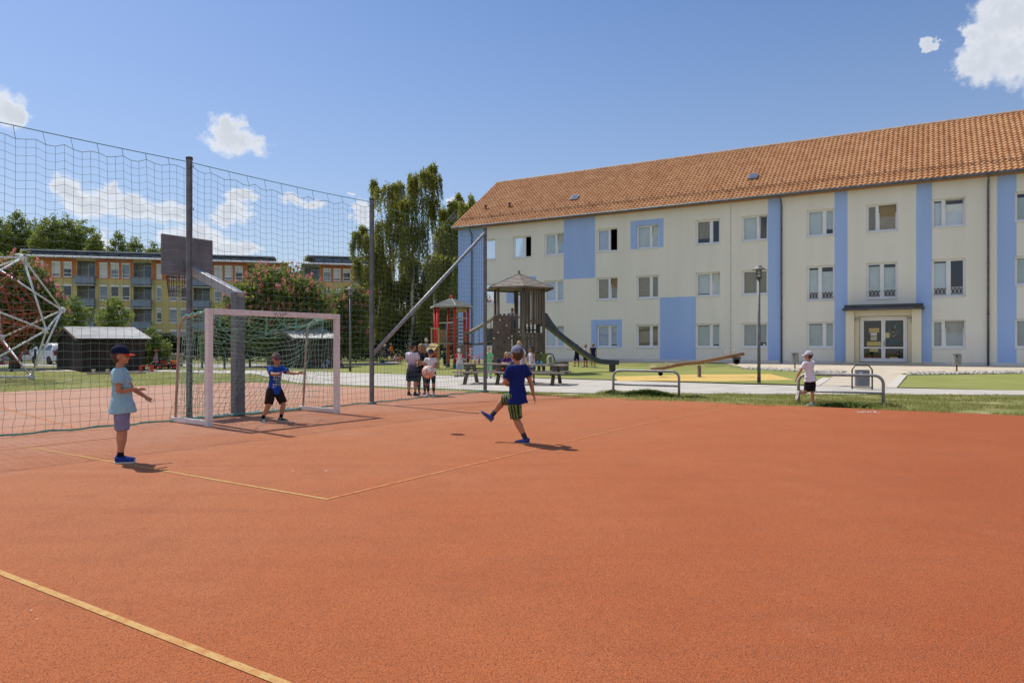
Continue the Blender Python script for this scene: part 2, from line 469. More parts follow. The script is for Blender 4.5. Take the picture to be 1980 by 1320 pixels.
# the red court surface: rubber granules, paler with dust and painted grazing sheen towards the far left
def courtmat():
    m = bpy.data.materials.new('red_granule'); m.use_nodes = True
    nt = m.node_tree; N = nt.nodes; L = nt.links; b = N['Principled BSDF']
    b.inputs['Roughness'].default_value = .92; b.inputs['Specular IOR Level'].default_value = .15
    t = N.new('ShaderNodeTexCoord')
    def nz(scale, det=3, rough=.5):
        n = N.new('ShaderNodeTexNoise'); n.inputs['Scale'].default_value = scale; n.inputs['Detail'].default_value = det; n.inputs['Roughness'].default_value = rough
        L.new(t.outputs['Object'], n.inputs['Vector']); return n.outputs['Fac']
    def rng_(v, a, b_):
        r = N.new('ShaderNodeMapRange'); r.inputs['From Min'].default_value = a; r.inputs['From Max'].default_value = b_
        L.new(v, r.inputs['Value']); return r.outputs[0]
    def mix(f, a, c):
        x = N.new('ShaderNodeMix'); x.data_type = 'RGBA'
        for i, q in ((0, f), (6, a), (7, c)):
            if isinstance(q, tuple): x.inputs[i].default_value = (*q, 1)
            elif isinstance(q, (int, float)): x.inputs[i].default_value = q
            else: L.new(q, x.inputs[i])
        return x.outputs[2]
    sp = N.new('ShaderNodeSeparateXYZ'); L.new(t.outputs['Object'], sp.inputs[0])
    def mth(op, a_, b_, c_=None):
        q = N.new('ShaderNodeMath'); q.operation = op
        for i, v in enumerate((a_, b_, c_)):
            if v is None: continue
            if isinstance(v, (int, float)): q.inputs[i].default_value = v
            else: L.new(v, q.inputs[i])
        return q.outputs[0]
    # tone by position: vignette painted into the near right, dust plus grazing sheen far left
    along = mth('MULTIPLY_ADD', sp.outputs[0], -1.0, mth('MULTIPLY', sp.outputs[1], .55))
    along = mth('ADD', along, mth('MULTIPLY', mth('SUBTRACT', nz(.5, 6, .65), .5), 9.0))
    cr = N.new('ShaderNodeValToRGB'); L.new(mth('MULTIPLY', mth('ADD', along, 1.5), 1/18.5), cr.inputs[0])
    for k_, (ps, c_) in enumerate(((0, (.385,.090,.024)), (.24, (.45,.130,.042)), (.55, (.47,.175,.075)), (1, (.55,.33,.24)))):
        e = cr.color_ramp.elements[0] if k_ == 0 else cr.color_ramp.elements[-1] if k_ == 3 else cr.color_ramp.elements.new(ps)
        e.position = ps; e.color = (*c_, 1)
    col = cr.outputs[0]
    mpg = N.new('ShaderNodeMapping'); mpg.inputs['Rotation'].default_value = (0, 0, R(-58)); mpg.inputs['Scale'].default_value = (.35, 3.2, 1)
    L.new(t.outputs['Object'], mpg.inputs[0])
    st_ = N.new('ShaderNodeTexNoise'); st_.inputs['Scale'].default_value = 1.3; st_.inputs['Detail'].default_value = 6; L.new(mpg.outputs[0], st_.inputs['Vector'])
    col = mix(mth('MULTIPLY', rng_(st_.outputs['Fac'], .48, .74), .28), col, (.30,.085,.035))     # streaks of wear across the court
    col = mix(mth('MULTIPLY', rng_(nz(1.7, 7, .7), .50, .75), .45), col, (.29,.09,.04))            # darker, damp or worn patches
    col = mix(mth('MULTIPLY', rng_(nz(.9, 7, .7), .56, .80), .16), col, (.56,.30,.19))             # dusty patches
    col = mix(mth('MULTIPLY', rng_(nz(150, 2), .49, .64), .85), col, (.16,.045,.018))              # dark granules
    col = mix(rng_(nz(210, 2), .62, .74), col, (.66,.36,.22))               # light granules
    L.new(col, b.inputs['Base Color'])
    b.inputs['Sheen Weight'].default_value = .04; b.inputs['Sheen Roughness'].default_value = .6; b.inputs['Sheen Tint'].default_value = (1,.8,.7,1)
    bp = N.new('ShaderNodeBump'); bp.inputs['Strength'].default_value = .8; bp.inputs['Distance'].default_value = .012
    L.new(nz(130, 3), bp.inputs['Height']); L.new(bp.outputs[0], b.inputs['Normal'])
    return m
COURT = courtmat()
CE = Vector((10.14, 14.07, 0))-BX*24
court_pts = [(-6, -14), (26, -14), (CE.x, CE.y), (-10.2, 26.78), (-11.8, 25.4), (-15.0, 21.2), (-22, 8)]
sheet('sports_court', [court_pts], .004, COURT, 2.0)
# painted lines
LINE = P('line_paint', (.57,.36,.14), (.48,.21,.075), scale=14, rough=.9, spec=.1, bump=.4, bscale=160, mixlo=.42, mixhi=.75, fine=(90, (.42,.15,.08), .60, .70))
FAINT = P('worn_line_paint', (.55,.26,.12), (.47,.155,.055), scale=9, rough=.9, spec=.1, mixlo=.3, mixhi=.6)
CHALK = P('chalk', (.75,.72,.72), (.6,.42,.36), scale=30, rough=1, spec=0)
mk = MB()
def ln(a, b, w, m=0, z=.008):
    a, b = Vector((*a[:2], z)), Vector((*b[:2], z)); d = (b-a).normalized(); s = Vector((-d.y, d.x, 0))*w/2
    mk.poly([a-s, b-s, b+s, a+s], m)
cor = gp(632, 966)
ln(cor+BX*-.025, gp(48, 864), .038); 
ln(cor+AX*.026, gp(1240, 820), .04, 1); ln(gp(1240, 820), gp(1440, 783.5), .045, 1)
n0, n1 = gp(0, 1108), gp(540, 1320); dd = (n1-n0).normalized()
ln(n0-dd*4, n1+dd*6, .045)
ln(gp(0, 871), gp(235, 845), .04, 1); ln(gp(0, 788), gp(150, 829), .05, 1); ln(gp(700, 806), gp(1090, 770), .03, 1)
for (px, py, w, h) in [(60,1182,4,2),(72,1199,3,2),(566,911,5,1),(630,911,6,1),(1660,797,3,2),(1694,798,3,3)]:
    c = gp(px, py); sx = w/FPX*c.y/2; sy = h/FPX*c.y*c.y/CAMH/2
    mk.poly([c+Vector((math.cos(a)*sx*(.8+.4*random.random()), math.sin(a)*sy*(.8+.4*random.random()), .009)) for a in [i*math.pi/4 for i in range(8)]], 2)
for i in range(9):
    ln(gp(1662+i*3.4, 796.6+.8*math.sin(i*1.9)), gp(1665.4+i*3.4, 796.6+.8*math.sin(i*1.9+1.9)), .05, 2, .009)
tag(mk.build('court_markings', [LINE, FAINT, CHALK], fix=False), kind='structure')

CONC = P('concrete_slabs', (.42,.385,.34), (.52,.48,.425), scale=1.2, rough=.9, spec=.15, bump=.2, bscale=25, detail=8, fine=(5, (.40,.35,.28), .66, .76))
sheet('path', [[G(620, 742), G(1000, 757), G(1160, 760.5), G(1980, 763.5), G(2150, 764), G(2150, 759.5), G(640, 719.5)],
               [G(575, 740), G(620, 742), G(640, 719.5), G(500, 716), G(492, 723)],
               [G(492, 723), G(340, 719), G(340, 715.5), G(500, 716)], [G(340, 719), G(-200, 715.5), G(-200, 712.5), G(340, 715.5)]], .004, CONC, 1.0)
ASPH = P('pale_asphalt', (.40,.38,.35), (.33,.31,.29), scale=2, rough=.9, spec=.15, detail=6)
sheet('car_park', [[G(-400, 708), G(345, 708), G(345, 703), G(-400, 700)],
                   [G(345, 708), G(434, 711), G(770, 702.5), G(770, 699), G(345, 703)]], .004, ASPH, 1.5)
TURF = P('synthetic_turf', (.225,.245,.072), (.28,.285,.095), scale=.5, rough=.95, spec=.1, bump=.3, bscale=120, detail=6, fine=(45, (.16,.19,.05), .55, .7))
sheet('turf', [[G(640, 719.5), G(1440, 742.9), G(1572, 746), G(1597, 731), G(1440, 711.5), G(1100, 706), G(640, 706)], [G(1597, 731), G(1621, 723.5), G(1440, 711.5)],
               [G(1723, 750), G(1747, 725.5), G(1980, 722.5), G(1980, 755)], [G(1980, 755), G(1980, 722.5), G(2250, 722), G(2250, 757.5)]], .004, TURF, .8)
PAVE = P('beige_pavers', (.47,.40,.31), (.55,.48,.38), scale=1.5, rough=.9, spec=.15, bump=.15, bscale=30, detail=7, fine=(6, (.36,.31,.23), .66, .75))
W = lambda t, s: tuple((FP+FD*t+FN*s)[:2])
sheet('forecourt', [[W(-14, 0), G(2300, 721), G(1980, 722), G(1747, 725), W(5, 0)], [W(5, 0), G(1747, 725), G(1622, 723), W(9.6, 0)], [W(9.6, 0), G(1622, 723), G(1440, 711.2), W(14, 0)], [W(14, 0), W(14, 2.2), W(33, 1.4), W(33, 0)],
                    [G(1577, 746.3), G(1600, 731), G(1625, 722), G(1745, 724), G(1722, 750.2)]], .008, PAVE, .8)
KERB = P('kerb_stone', (.50,.46,.40), (.56,.52,.46), scale=6, rough=.9)
kb = MB()
for a, b in ((G(1723, 750), G(1746, 725.5)), (G(1574, 746), G(1599, 731))):
    a, b = Vector((*a, gz(*a))), Vector((*b, gz(*b)))
    kb.bar(a, b, .32, .05)
tag(kb.build('kerb', KERB), kind='structure')
RUB = P('yellow_rubber', (.56,.38,.12), (.62,.44,.16), scale=3, rough=.95, spec=.1, bump=.3, bscale=150)
sheet('safety_surface', [[G(1188, 728), G(1194, 736.3), G(1400, 737), G(1536, 734.3), G(1490, 723), G(1340, 724)]], .008, RUB, .6)

# blades of grass on the verge and the lawn
BLADE = leafmat('grass_blade', (.23,.25,.055), (.48,.44,.18), transl=.62, scale=.6)
def inside(poly, P_):
    c = np.zeros(len(P_), bool); n = len(poly)
    for i in range(n):
        x1, y1 = poly[i]; x2, y2 = poly[(i+1) % n]
        cond = ((y1 > P_[:,1]) != (y2 > P_[:,1])) & (P_[:,0] < (x2-x1)*(P_[:,1]-y1)/(y2-y1+1e-12)+x1)
        c ^= cond
    return c
def scatter(poly, n):
    poly = np.array(poly); lo, hi = poly.min(0), poly.max(0)
    q = rng.uniform(lo, hi, (n, 2)); return q[inside(poly, q)]
verge = [G(938, 759), G(1100, 769), G(1440, 783.5), G(1980, 803.5), G(2300, 815), G(2300, 766), G(1980, 763.5), G(1160, 760.5), G(1000, 757)]
rail2 = [(gp(1543, 781)+gp(1709, 786))*.5, (gp(1183, 760)+gp(1315, 766))*.5]
a = scatter(verge, 150000)
nzv = np.array([mnoise.noise(Vector((x*.9, y*.9, 0))) + .5*mnoise.noise(Vector((x*2.7, y*2.7, 5))) for x, y in a])
a = a[nzv+rng.uniform(-.35,.35,len(a)) > .05]
lawn = [G(-300, 722), G(340, 720), G(490, 724), G(590, 742), G(938, 758.5), (-10.2, 26.75), (-11.8, 25.45), (-15.0, 21.25), (-22, 8.2), (-34, 20)]
b2 = scatter(lawn, 120000)
nzb = np.array([mnoise.noise(Vector((x*.5, y*.5, 2))) + .5*mnoise.noise(Vector((x*2.1, y*2.1, 7))) for x, y in b2])
b2 = b2[nzb+rng.uniform(-.35,.35,len(b2)) > .0]
pts = np.concatenate([a, b2]); hh = np.concatenate([rng.uniform(.03,.085,len(a)), rng.uniform(.03,.07,len(b2))])
# taller, uncut clumps round the feet of the barriers
tall = []
for (c, rx, ry, n) in ((gp(1253, 764), 1.15, .42, 2500), (gp(1622, 783), 1.0, .32, 7000), (gp(1709, 787), .3, .25, 1500), (gp(1183, 762), .4, .25, 1500)):
    q = rng.normal(0, .45, (n, 2)); dvec = np.array([[-BX.x, -BX.y], [AX.x, AX.y]])
    tall.append(np.array(c[:2])+(q*np.array([rx, ry]))@dvec)
tall = np.concatenate(tall); pts = np.concatenate([pts, tall]); hh = np.concatenate([hh, rng.uniform(.05,.14,len(tall))])
n = len(pts); an = rng.uniform(0, 2*np.pi, n)
C = np.c_[pts, [gz(*p)-.01 for p in pts]]
wd = np.where(hh > .1, .012, .009)
U = np.c_[np.cos(an)*wd, np.sin(an)*wd, np.zeros(n)]
V = np.c_[rng.normal(0,.4,n)*hh, rng.normal(0,.4,n)*hh, hh]
tag(quads('grass', C, U, V, BLADE, tri=True), kind='stuff')

# clover and weeds under the left barrier and along the court edge
cl = []
for (c, rx, ry, n, hmax) in ((gp(1253, 766), 1.05, .34, 5200, .20), (gp(1185, 763), .35, .2, 900, .16), (gp(1345, 770), .5, .2, 700, .10), (gp(1640, 786), .8, .25, 1500, .12), (gp(1000, 762), 1.0, .16, 900, .08)):
    q = rng.normal(0, .45, (n, 2)); dvec = np.array([[-BX.x, -BX.y], [AX.x, AX.y]])
    xy = np.array(c[:2])+(q*np.array([rx, ry]))@dvec; r_ = (q**2).sum(1)
    cl.append(np.c_[xy, np.exp(-r_*1.6)*hmax*rng.uniform(.2, 1, n)])
cl = np.concatenate(cl); an = rng.uniform(0, 6.283, len(cl)); s_ = rng.uniform(.012, .030, len(cl))
U = np.c_[np.cos(an)*s_, np.sin(an)*s_, rng.normal(0, .3, len(cl))*s_]; V = np.c_[-np.sin(an)*s_, np.cos(an)*s_, rng.normal(0, .4, len(cl))*s_]
tag(quads('clover', cl, U, V, leafmat('clover_leaf', (.06,.11,.018), (.19,.25,.045), transl=.4, scale=1.5)), kind='stuff')

# river stones edging the paving before the school
STONE = P('river_stone', (.36,.33,.29), (.52,.49,.44), scale=4, rough=.85, spec=.2)
st = MB(); random.seed(3)
def stones(a, b, w, n):
    a, b = Vector((*a, 0)), Vector((*b, 0)); d = b-a; sd = Vector((-d.y, d.x, 0)).normalized()
    for i in range(n):
        p = a+d*random.random()+sd*random.uniform(-w, w); r = random.uniform(.04, .11)
        Mx = Matrix.Rotation(random.random()*6.28, 3, 'Z') @ Matrix.Rotation(random.uniform(-.3,.3), 3, 'X')
        st.ell((p.x, p.y, gz(p.x, p.y)+r*.3), (r*random.uniform(.8,1.3), r*random.uniform(.6,1), r*random.uniform(.5,.8)), Mx, 7, 4)
stones(G(1440, 712), G(1520, 716.5), .4, 200); stones(G(1520, 716.5), G(1632, 720.5), .35, 220); stones(G(1752, 723.5), G(2020, 719.5), .45, 420)
tag(st.build('gravel', STONE, smooth=True), kind='stuff')
# ------------------------------------------------------------------ the school: three storeys, cream with blue panels, pantiled roof
SM = Matrix(((FD.x, FN.x, 0, FP.x), (FD.y, FN.y, 0, FP.y), (0, 0, 1, 0), (0, 0, 0, 1)))     # (along, out, up)
def fac(px, py, s=0.0):
    """(along, up) on the facade plane moved out by s"""
    u = (px-CX)/FPX; o = FP+FN*s
    t = (o.x-u*o.y)/(u*FD.y-FD.x); Y = o.y+t*FD.y
    return t, CAMH-(py-HY)/FPX*Y
school = thing('school_building', FP+FD*10, 'long cream school building with blue wall panels and an orange tiled roof', 'building')
CREAM = P('cream_render', (.82,.785,.70), (.755,.72,.635), scale=1.1, rough=.92, spec=.15, bump=.08, bscale=90, detail=8, stretch=(1.3,1.3,.16), mixlo=.36, mixhi=.80)
BLUE = P('blue_render', (.385,.53,.86), (.345,.485,.80), scale=1.1, rough=.92, spec=.15, bump=.08, bscale=90, detail=8, stretch=(1.3,1.3,.16), mixlo=.36, mixhi=.80)
PLINTH = P('grey_plinth', (.66,.65,.62), (.56,.55,.51), scale=1, rough=.9)
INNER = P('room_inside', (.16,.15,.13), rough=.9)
PVC = P('white_window_frame', (.80,.81,.83), (.76,.77,.79), scale=3, rough=.4)
SILL = P('pale_window_sill', (.72,.74,.78), rough=.35)
BLIND = P('pale_roller_blind', (.62,.65,.60), (.56,.59,.55), scale=2, rough=.9, trans=.2)
BLINDD = P('dim_roller_blind', (.40,.41,.38), (.35,.36,.33), scale=2, rough=.9)
BLSET = [BLIND, BLIND, BLIND, P('bluish_blind', (.50,.57,.66), (.46,.53,.62), scale=2), P('cool_white_blind', (.70,.73,.74), (.64,.67,.68), scale=2), P('greenish_blind', (.47,.52,.47), (.43,.48,.43), scale=2), P('tan_curtain', (.30,.23,.12), (.25,.19,.10), scale=3)]
BLSET_LOW = [BLINDD, BLINDD, P('olive_blind', (.33,.36,.30), (.29,.32,.27), scale=2), P('greenish_blind', (.47,.52,.47), (.43,.48,.43), scale=2)]
T0, T1, ZT = -14.0, 33.3, 10.06
r3, r2, r1 = (7.65, 9.16), (4.42, 5.90), (1.25, 2.73); fr = (3.96, 5.95)
# along-from, along-to, rows, share of the left-hand pane
win = []
def wcol(a, b, rows, split=.6): win.extend([(a, b, z0, z1, split) for (z0, z1) in rows])
wcol(30.0, 31.0, [r3, r2, r1], 0); wcol(27.0, 28.5, [r3, r2, r1], .62); wcol(24.44, 25.96, [r3, r2, r1]); wcol(20.47, 21.98, [r3, r2, r1])
wcol(17.65, 19.17, [r3, r2, r1], .64); wcol(13.75, 15.27, [r3, r2, r1], .62); wcol(10.95, 12.46, [r3, r2, r1], .62)
wcol(7.33, 8.80, [r3, r1], .63); wcol(7.33, 8.80, [fr], .47); wcol(4.19, 5.72, [r3], .36); wcol(4.19, 5.72, [fr], .5)
wcol(1.07, 2.59, [r3], .36); wcol(1.07, 2.59, [r1], .36); wcol(1.07, 2.59, [fr], .5)
wcol(-2.55, -1.04, [r3, r2, r1], .6); wcol(-5.9, -4.4, [r3, r2, r1], .6); wcol(-9.4, -7.9, [r3, r2, r1], .6)
blue = [(30.99, 33.31, -1, 11), (22.07, 24.44, 5.92, 11), (17.33, 19.57, 7.649, 9.50), (20.15, 22.37, 1.249, 3.09), (15.25, 17.58, -1, 4.44),
        (26.59, 29.05, 4.419, 6.25), (10.19, 10.95, -1, 11), (6.66, 7.33, -1, 11), (2.57, 3.31, -1, 11), (-1.11, -.29, -1, 11), (-6.4, -5.95, -1, 11)]
door_hole = (3.70, 6.05, .3, 2.98)
ts = sorted({T0, T1, *[w[0] for w in win], *[w[1] for w in win], *[b[0] for b in blue if b[0] > T0], *[b[1] for b in blue if b[1] < T1], door_hole[0], door_hole[1]})
zs = sorted({-.3, ZT, *[w[2] for w in win], *[w[3] for w in win], *[b[2] for b in blue if b[2] > 0], *[b[3] for b in blue if b[3] < ZT], door_hole[3]})
w_ = MB(SM)
holes = [w[:4] for w in win]+[(door_hole[0], door_hole[1], -.3, door_hole[3])]
def isblue(t, z): return any(b[0] < t < b[1] and b[2] < z < b[3] for b in blue)
for i in range(len(ts)-1):
    for j in range(len(zs)-1):
        a, b, c, d = ts[i], ts[i+1], zs[j], zs[j+1]
        if b-a < 1e-4 or d-c < 1e-4: continue
        tm, zm = (a+b)/2, (c+d)/2
        if any(h[0] < tm < h[1] and h[2] < zm < h[3] for h in holes): continue
        w_.add([(a,0,c),(b,0,c),(b,0,d),(a,0,d)], [(0,1,2,3)], 1 if isblue(tm, zm) else 0)
for a, b, c, d in holes:      # reveals
    k = 1 if (isblue(a-.03, (c+d)/2) and isblue(b+.03, (c+d)/2)) else 0
    e = -.24
    w_.add([(a,0,c),(b,0,c),(b,0,d),(a,0,d),(a,e,c),(b,e,c),(b,e,d),(a,e,d)], [(0,1,5,4),(1,2,6,5),(2,3,7,6),(3,0,4,7)], k)
DEP = -11.9
w_.add([(T0,0,-.3),(T0,DEP,-.3),(T0,DEP,ZT),(T0,DEP/2,ZT+4.3),(T0,0,ZT)], [(0,1,2,3,4)]); w_.add([(T1,0,-.3),(T1,DEP,-.3),(T1,DEP,ZT),(T1,DEP/2,ZT+4.3),(T1,0,ZT)], [(0,1,2,3,4)], 1)
w_.add([(T0,DEP,-.3),(T1,DEP,-.3),(T1,DEP,ZT),(T0,DEP,ZT)], [(0,1,2,3)])
wall = w_.build('wall', [CREAM, BLUE], school, fix=False)
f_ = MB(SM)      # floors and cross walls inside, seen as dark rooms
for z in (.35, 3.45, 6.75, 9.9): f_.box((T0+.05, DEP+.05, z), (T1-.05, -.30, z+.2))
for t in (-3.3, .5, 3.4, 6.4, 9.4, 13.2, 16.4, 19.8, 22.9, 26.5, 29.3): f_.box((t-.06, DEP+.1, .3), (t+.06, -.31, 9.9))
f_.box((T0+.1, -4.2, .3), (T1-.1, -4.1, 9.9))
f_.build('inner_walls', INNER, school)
pl = MB(SM)
for a, b in ((T0, 3.0), (6.75, 10.08), (10.26, 31.9), (32.08, T1)): pl.box((a, .003, -.2), (b, .03, .50))
pl.build('plinth', PLINTH, school)
for k, (a, b, c, d, sp) in enumerate(win):
    rs = random.Random(k*7+1)
    f = MB(SM); s0, s1 = -.21, -.14; fw = .065
    french = d-c > 1.8
    f.box((a, s0, c), (a+fw, s1, d)); f.box((b-fw, s0, c), (b, s1, d)); f.box((a+fw, s0, c), (b-fw, s1, c+fw)); f.box((a+fw, s0, d-fw), (b-fw, s1, d))
    mull = b-(b-a)*sp if sp else None
    # the left side in the picture is the greater 'along'
    panes = []
    if mull:
        f.box((mull-.06, s0, c+fw), (mull+.06, s1+.012, d-fw))
        panes = [(mull+.06, b-fw), (a+fw, mull-.06)]
    else: panes = [(a+fw, b-fw)]
    openp = 1 if (abs(c-7.65) < .01 and (abs(a-27.0) < .01 or abs(a-20.47) < .01)) else None
    tilt = 1 if (rs.random() < .35 and not openp and sp and not french) else None
    fo = f.build('window', PVC, school)
    p = MB(SM)
    for i, (x0, x1) in enumerate(panes):
        if openp == i: continue
        sf = MB(SM)
        sw = .045
        def pane_pt(x, s, z): 
            if tilt == i: s = s-(z-c)*.10
            return (x, s, z)
        z0, z1 = c+fw, d-fw
        for (q0, q1, w0, w1) in ((x0, x0+sw, z0, z1), (x1-sw, x1, z0, z1), (x0+sw, x1-sw, z0, z0+sw), (x0+sw, x1-sw, z1-sw, z1)):
            vs = [pane_pt(x, s, z) for z in (w0, w1) for (x, s) in ((q0, s0+.012), (q1, s0+.012), (q1, s1-.012), (q0, s1-.012))]
            sf.add(vs, [(0,3,2,1),(4,5,6,7),(0,1,5,4),(1,2,6,5),(2,3,7,6),(3,0,4,7)])
        sf.build('sash', PVC, fo)
        p.add([pane_pt(x, -.175, z) for (x, z) in ((x0+sw, z0+sw), (x1-sw, z0+sw), (x1-sw, z1-sw), (x0+sw, z1-sw))], [(0,1,2,3)])
    if openp is not None:     # the open sash, swung into the room
        x0, x1 = panes[openp]; sf = MB(SM)
        sf.box((x0, -.72, c+fw), (x0+.05, -.22, d-fw))
        sf.build('sash', PVC, fo)
    p.build('pane', GLASS, fo, fix=False)
    s = MB(SM); s.box((a-.02, -.2, c-.045), (b+.02, .05, c-.004)); s.build('sill', SILL, fo)
    bl = MB(SM)
    for i, (x0, x1) in enumerate(panes):
        if openp == i: continue
        r = rs.random()
        drop = (d-c)*(1.0 if r < .55 else .96 if r < .75 else rs.uniform(.75, .93))
        if k in (1, 4): drop = (d-c)
        if i == 1 and rs.random() < .12: continue
        top = d-fw-(rs.uniform(.12, .28) if (french or (c > 7 and a < 3)) else (.10 if a in (13.75, 7.33) and c < 2 else 0))
        low = max(c+.05, d-drop) if not french else c+.50
        bl.box((x0-.01, -.262, low), (x1+.01, -.256, top))
    if bl.v: bl.build('blind', rs.choice(BLSET_LOW if (c < 2 and a < 16) else BLSET), fo)
    if french:
        rl = MB(SM)
        for side in ((mull+.03, b-.03), (a+.03, mull-.03)):
            L_ = side[1]-side[0]; n = 4; zA, zB = c+.05, c+.48
            rl.bar((side[0], -.06, zB), (side[1], -.06, zB), .02); rl.bar((side[0], -.06, zA), (side[1], -.06, zA), .02)
            for q in range(n):
                x0 = side[0]+L_*q/n; x1 = x0+L_/n; xm = (x0+x1)/2; zm = (zA+zB)/2
                rl.bar((x0, -.06, zA), (x1, -.06, zB), .017, .014); rl.bar((x0, -.04, zB), (x1, -.04, zA), .017, .014)
        rl.build('railing', PVC, fo)
pot = MB(SM); pot.lathe([(.05,0),(.08,.14),(.07,.15),(.0,.15)], (11.2, -.2, 1.33), 8)
pot.build('flower_pot', P('white_pot', (.7,.7,.68)), school)

# roof: rows of real pantiles on the front slope
ROOFT = bpy.data.materials.new('orange_pantiles'); ROOFT.use_nodes = True
_n = ROOFT.node_tree; _b = _n.nodes['Principled BSDF']; _b.inputs['Roughness'].default_value = .8; _b.inputs['Specular IOR Level'].default_value = .25
_a = _n.nodes.new('ShaderNodeAttribute'); _a.attribute_name = 'tile_shade'
_r = _n.nodes.new('ShaderNodeValToRGB')
for pos, c in ((0, (.31,.120,.042)), (.3, (.44,.180,.062)), (.7, (.52,.235,.088)), (1, (.62,.36,.18))):
    e = _r.color_ramp.elements[0] if pos == 0 else _r.color_ramp.elements[1] if pos == 1 else _r.color_ramp.elements.new(pos)
    e.position = pos; e.color = (*c, 1)
_nz = _n.nodes.new('ShaderNodeTexNoise'); _nz.inputs['Scale'].default_value = .7; _nz.inputs['Detail'].default_value = 6
_tc = _n.nodes.new('ShaderNodeTexCoord'); _n.links.new(_tc.outputs['Object'], _nz.inputs['Vector'])
_ma = _n.nodes.new('ShaderNodeMath'); _ma.operation = 'MULTIPLY_ADD'; _ma.inputs[1].default_value = .50; _n.links.new(_nz.outputs['Fac'], _ma.inputs[0])
_mb = _n.nodes.new('ShaderNodeMath'); _mb.operation = 'MULTIPLY'; _mb.inputs[1].default_value = .34; _n.links.new(_a.outputs['Fac'], _mb.inputs[0])
_n.links.new(_mb.outputs[0], _ma.inputs[2])
_n.links.new(_ma.outputs[0], _r.inputs[0]); _n.links.new(_r.outputs[0], _b.inputs['Base Color'])
SE, ZE, SR, ZR = .40, 10.20, -5.96, 14.74
SL = math.hypot(SE-SR, ZR-ZE); ds, dzv = (SR-SE)/SL, (ZR-ZE)/SL
ns_, nz_ = dzv, -ds          # slope normal (out, up)
ROWS, TW = 23, .262
NT = int((T1+.28-(T0-.3))/TW); PR = [0, .18, .38, .55, .75, .9]
PH = [0, .042, .050, .031, -.005, -.008]
rv, rf, sh = [], [], []
rr = random.Random(5); t_start = T1+.28
cols = NT*len(PR)+1
for j in range(ROWS):
    l0, l1 = SL*j/ROWS-.02, SL*(j+1)/ROWS+.02
    base = len(rv)
    for (l, lift) in ((l0, .002), (l0, .056), (l1, .012)):
        for q in range(cols):
            tt = t_start-(q//len(PR)+PR[q % len(PR)])*TW
            h = PH[q % len(PR)]+lift
            rv.append((tt, SE+ds*l+ns_*h, ZE+dzv*l+nz_*h))
    for k in range(2):
        for q in range(cols-1):
            rf.append((base+k*cols+q, base+k*cols+q+1, base+(k+1)*cols+q+1, base+(k+1)*cols+q))
    shade = [rr.random() for _ in range(NT+1)]
    for k in range(2):
        for q in range(cols-1): sh.append(shade[q//len(PR)])
ro = MB(SM); ro.add(rv, rf)
ro.build('roof_front_tmp', ROOFT, school, fix=False)
roof = [o for o in school.children if o.name == 'roof_front_tmp'][0]; roof.name = 'roof'; roof.data.name = 'roof'
at_ = roof.data.attributes.new('tile_shade', 'FLOAT', 'FACE'); at_.data.foreach_set('value', sh)
rb = MB(SM)
rb.add([(T0-.3, SR, ZR-.02), (T1+.28, SR, ZR-.02), (T1+.28, DEP-.4, ZE), (T0-.3, DEP-.4, ZE)], [(0,1,2,3)])
rb.add([(T0-.3, SE+.01, ZE-.03), (T1+.28, SE+.01, ZE-.03), (T1+.28, SR, ZR-.06), (T0-.3, SR, ZR-.06)], [(0,1,2,3)])
rb.add([(T0-.3, SE, ZE-.04), (T1+.28, SE, ZE-.04), (T1+.28, -.02, ZT-.01), (T0-.3, -.02, ZT-.01)], [(0,1,2,3)])
rb.build('roof_underside', P('roof_boards', (.38,.20,.11), rough=.9), roof, fix=False)
rd = MB(SM); q = T0-.3
while q < T1+.25:
    rd.tube([(q, SR, ZR+.03), (q+.37, SR, ZR+.045)], [.105, .12], 8); q += .36
rd.build('ridge_tiles', P('ridge_clay', (.50,.30,.17), (.62,.44,.30), scale=2, rough=.85), roof)
vb = MB(SM); vb.bar((T1+.29, SE, ZE-.01), (T1+.29, SR, ZR-.01), .05, .18, (1,0,0)); vb.build('verge_board', P('verge_clay', (.42,.21,.11), rough=.85), roof)
sg = MB(SM)
for l in (1.05,):
    for h in (.12, .20): sg.tube([(T0, SE+ds*l+ns_*h, ZE+dzv*l+nz_*h), (T1, SE+ds*l+ns_*h, ZE+dzv*l+nz_*h)], .013, 5)
q = T0+.4
while q < T1:
    for l in (1.05, 1.5):
        p0 = (q+(.45 if l > 1.2 else 0), SE+ds*l, ZE+dzv*l)
        sg.bar((p0[0], p0[1]+ns_*.02, p0[2]+nz_*.02), (p0[0], p0[1]+ns_*.21, p0[2]+nz_*.21), .03, .05)
    q += .9
sg.build('snow_guard', P('snow_guard_steel', (.24,.15,.11), rough=.6, metal=.3), roof)
gu = MB(SM); gu.tube([(T0-.3, SE+.07, ZE-.06), (T1+.28, SE+.07, ZE-.06)], .075, 10); gu.build('gutter', dirtmetal, school, smooth=True)
for t in (31.99, 10.17, .09):
    d = MB(SM)
    d.tube([(t, SE+.05, ZE-.1), (t, SE+.03, ZE-.26), (t, .13, ZE-.55), (t, .10, ZE-.75), (t, .10, .34)], .052, 8)
    for z in (8.2, 5.6, 3.0, 1.6): d.lathe([(.052,-.03),(.066,-.03),(.066,.03),(.052,.03)], (t, .10, z), 8)
    d.build('downpipe', dirtmetal, school, smooth=True)
jt = MB(SM); jt.bar((13.11, .004, .62), (13.11, .004, 10.0), .03, .012, (0,1,0))
for i in range(11): jt.ell((13.11, .015, 1.2+i*.82), (.035, .015, .035), None, 8, 4)
jt.build('joint_strip', P('joint_grey', (.42,.40,.34), rough=.8), school)
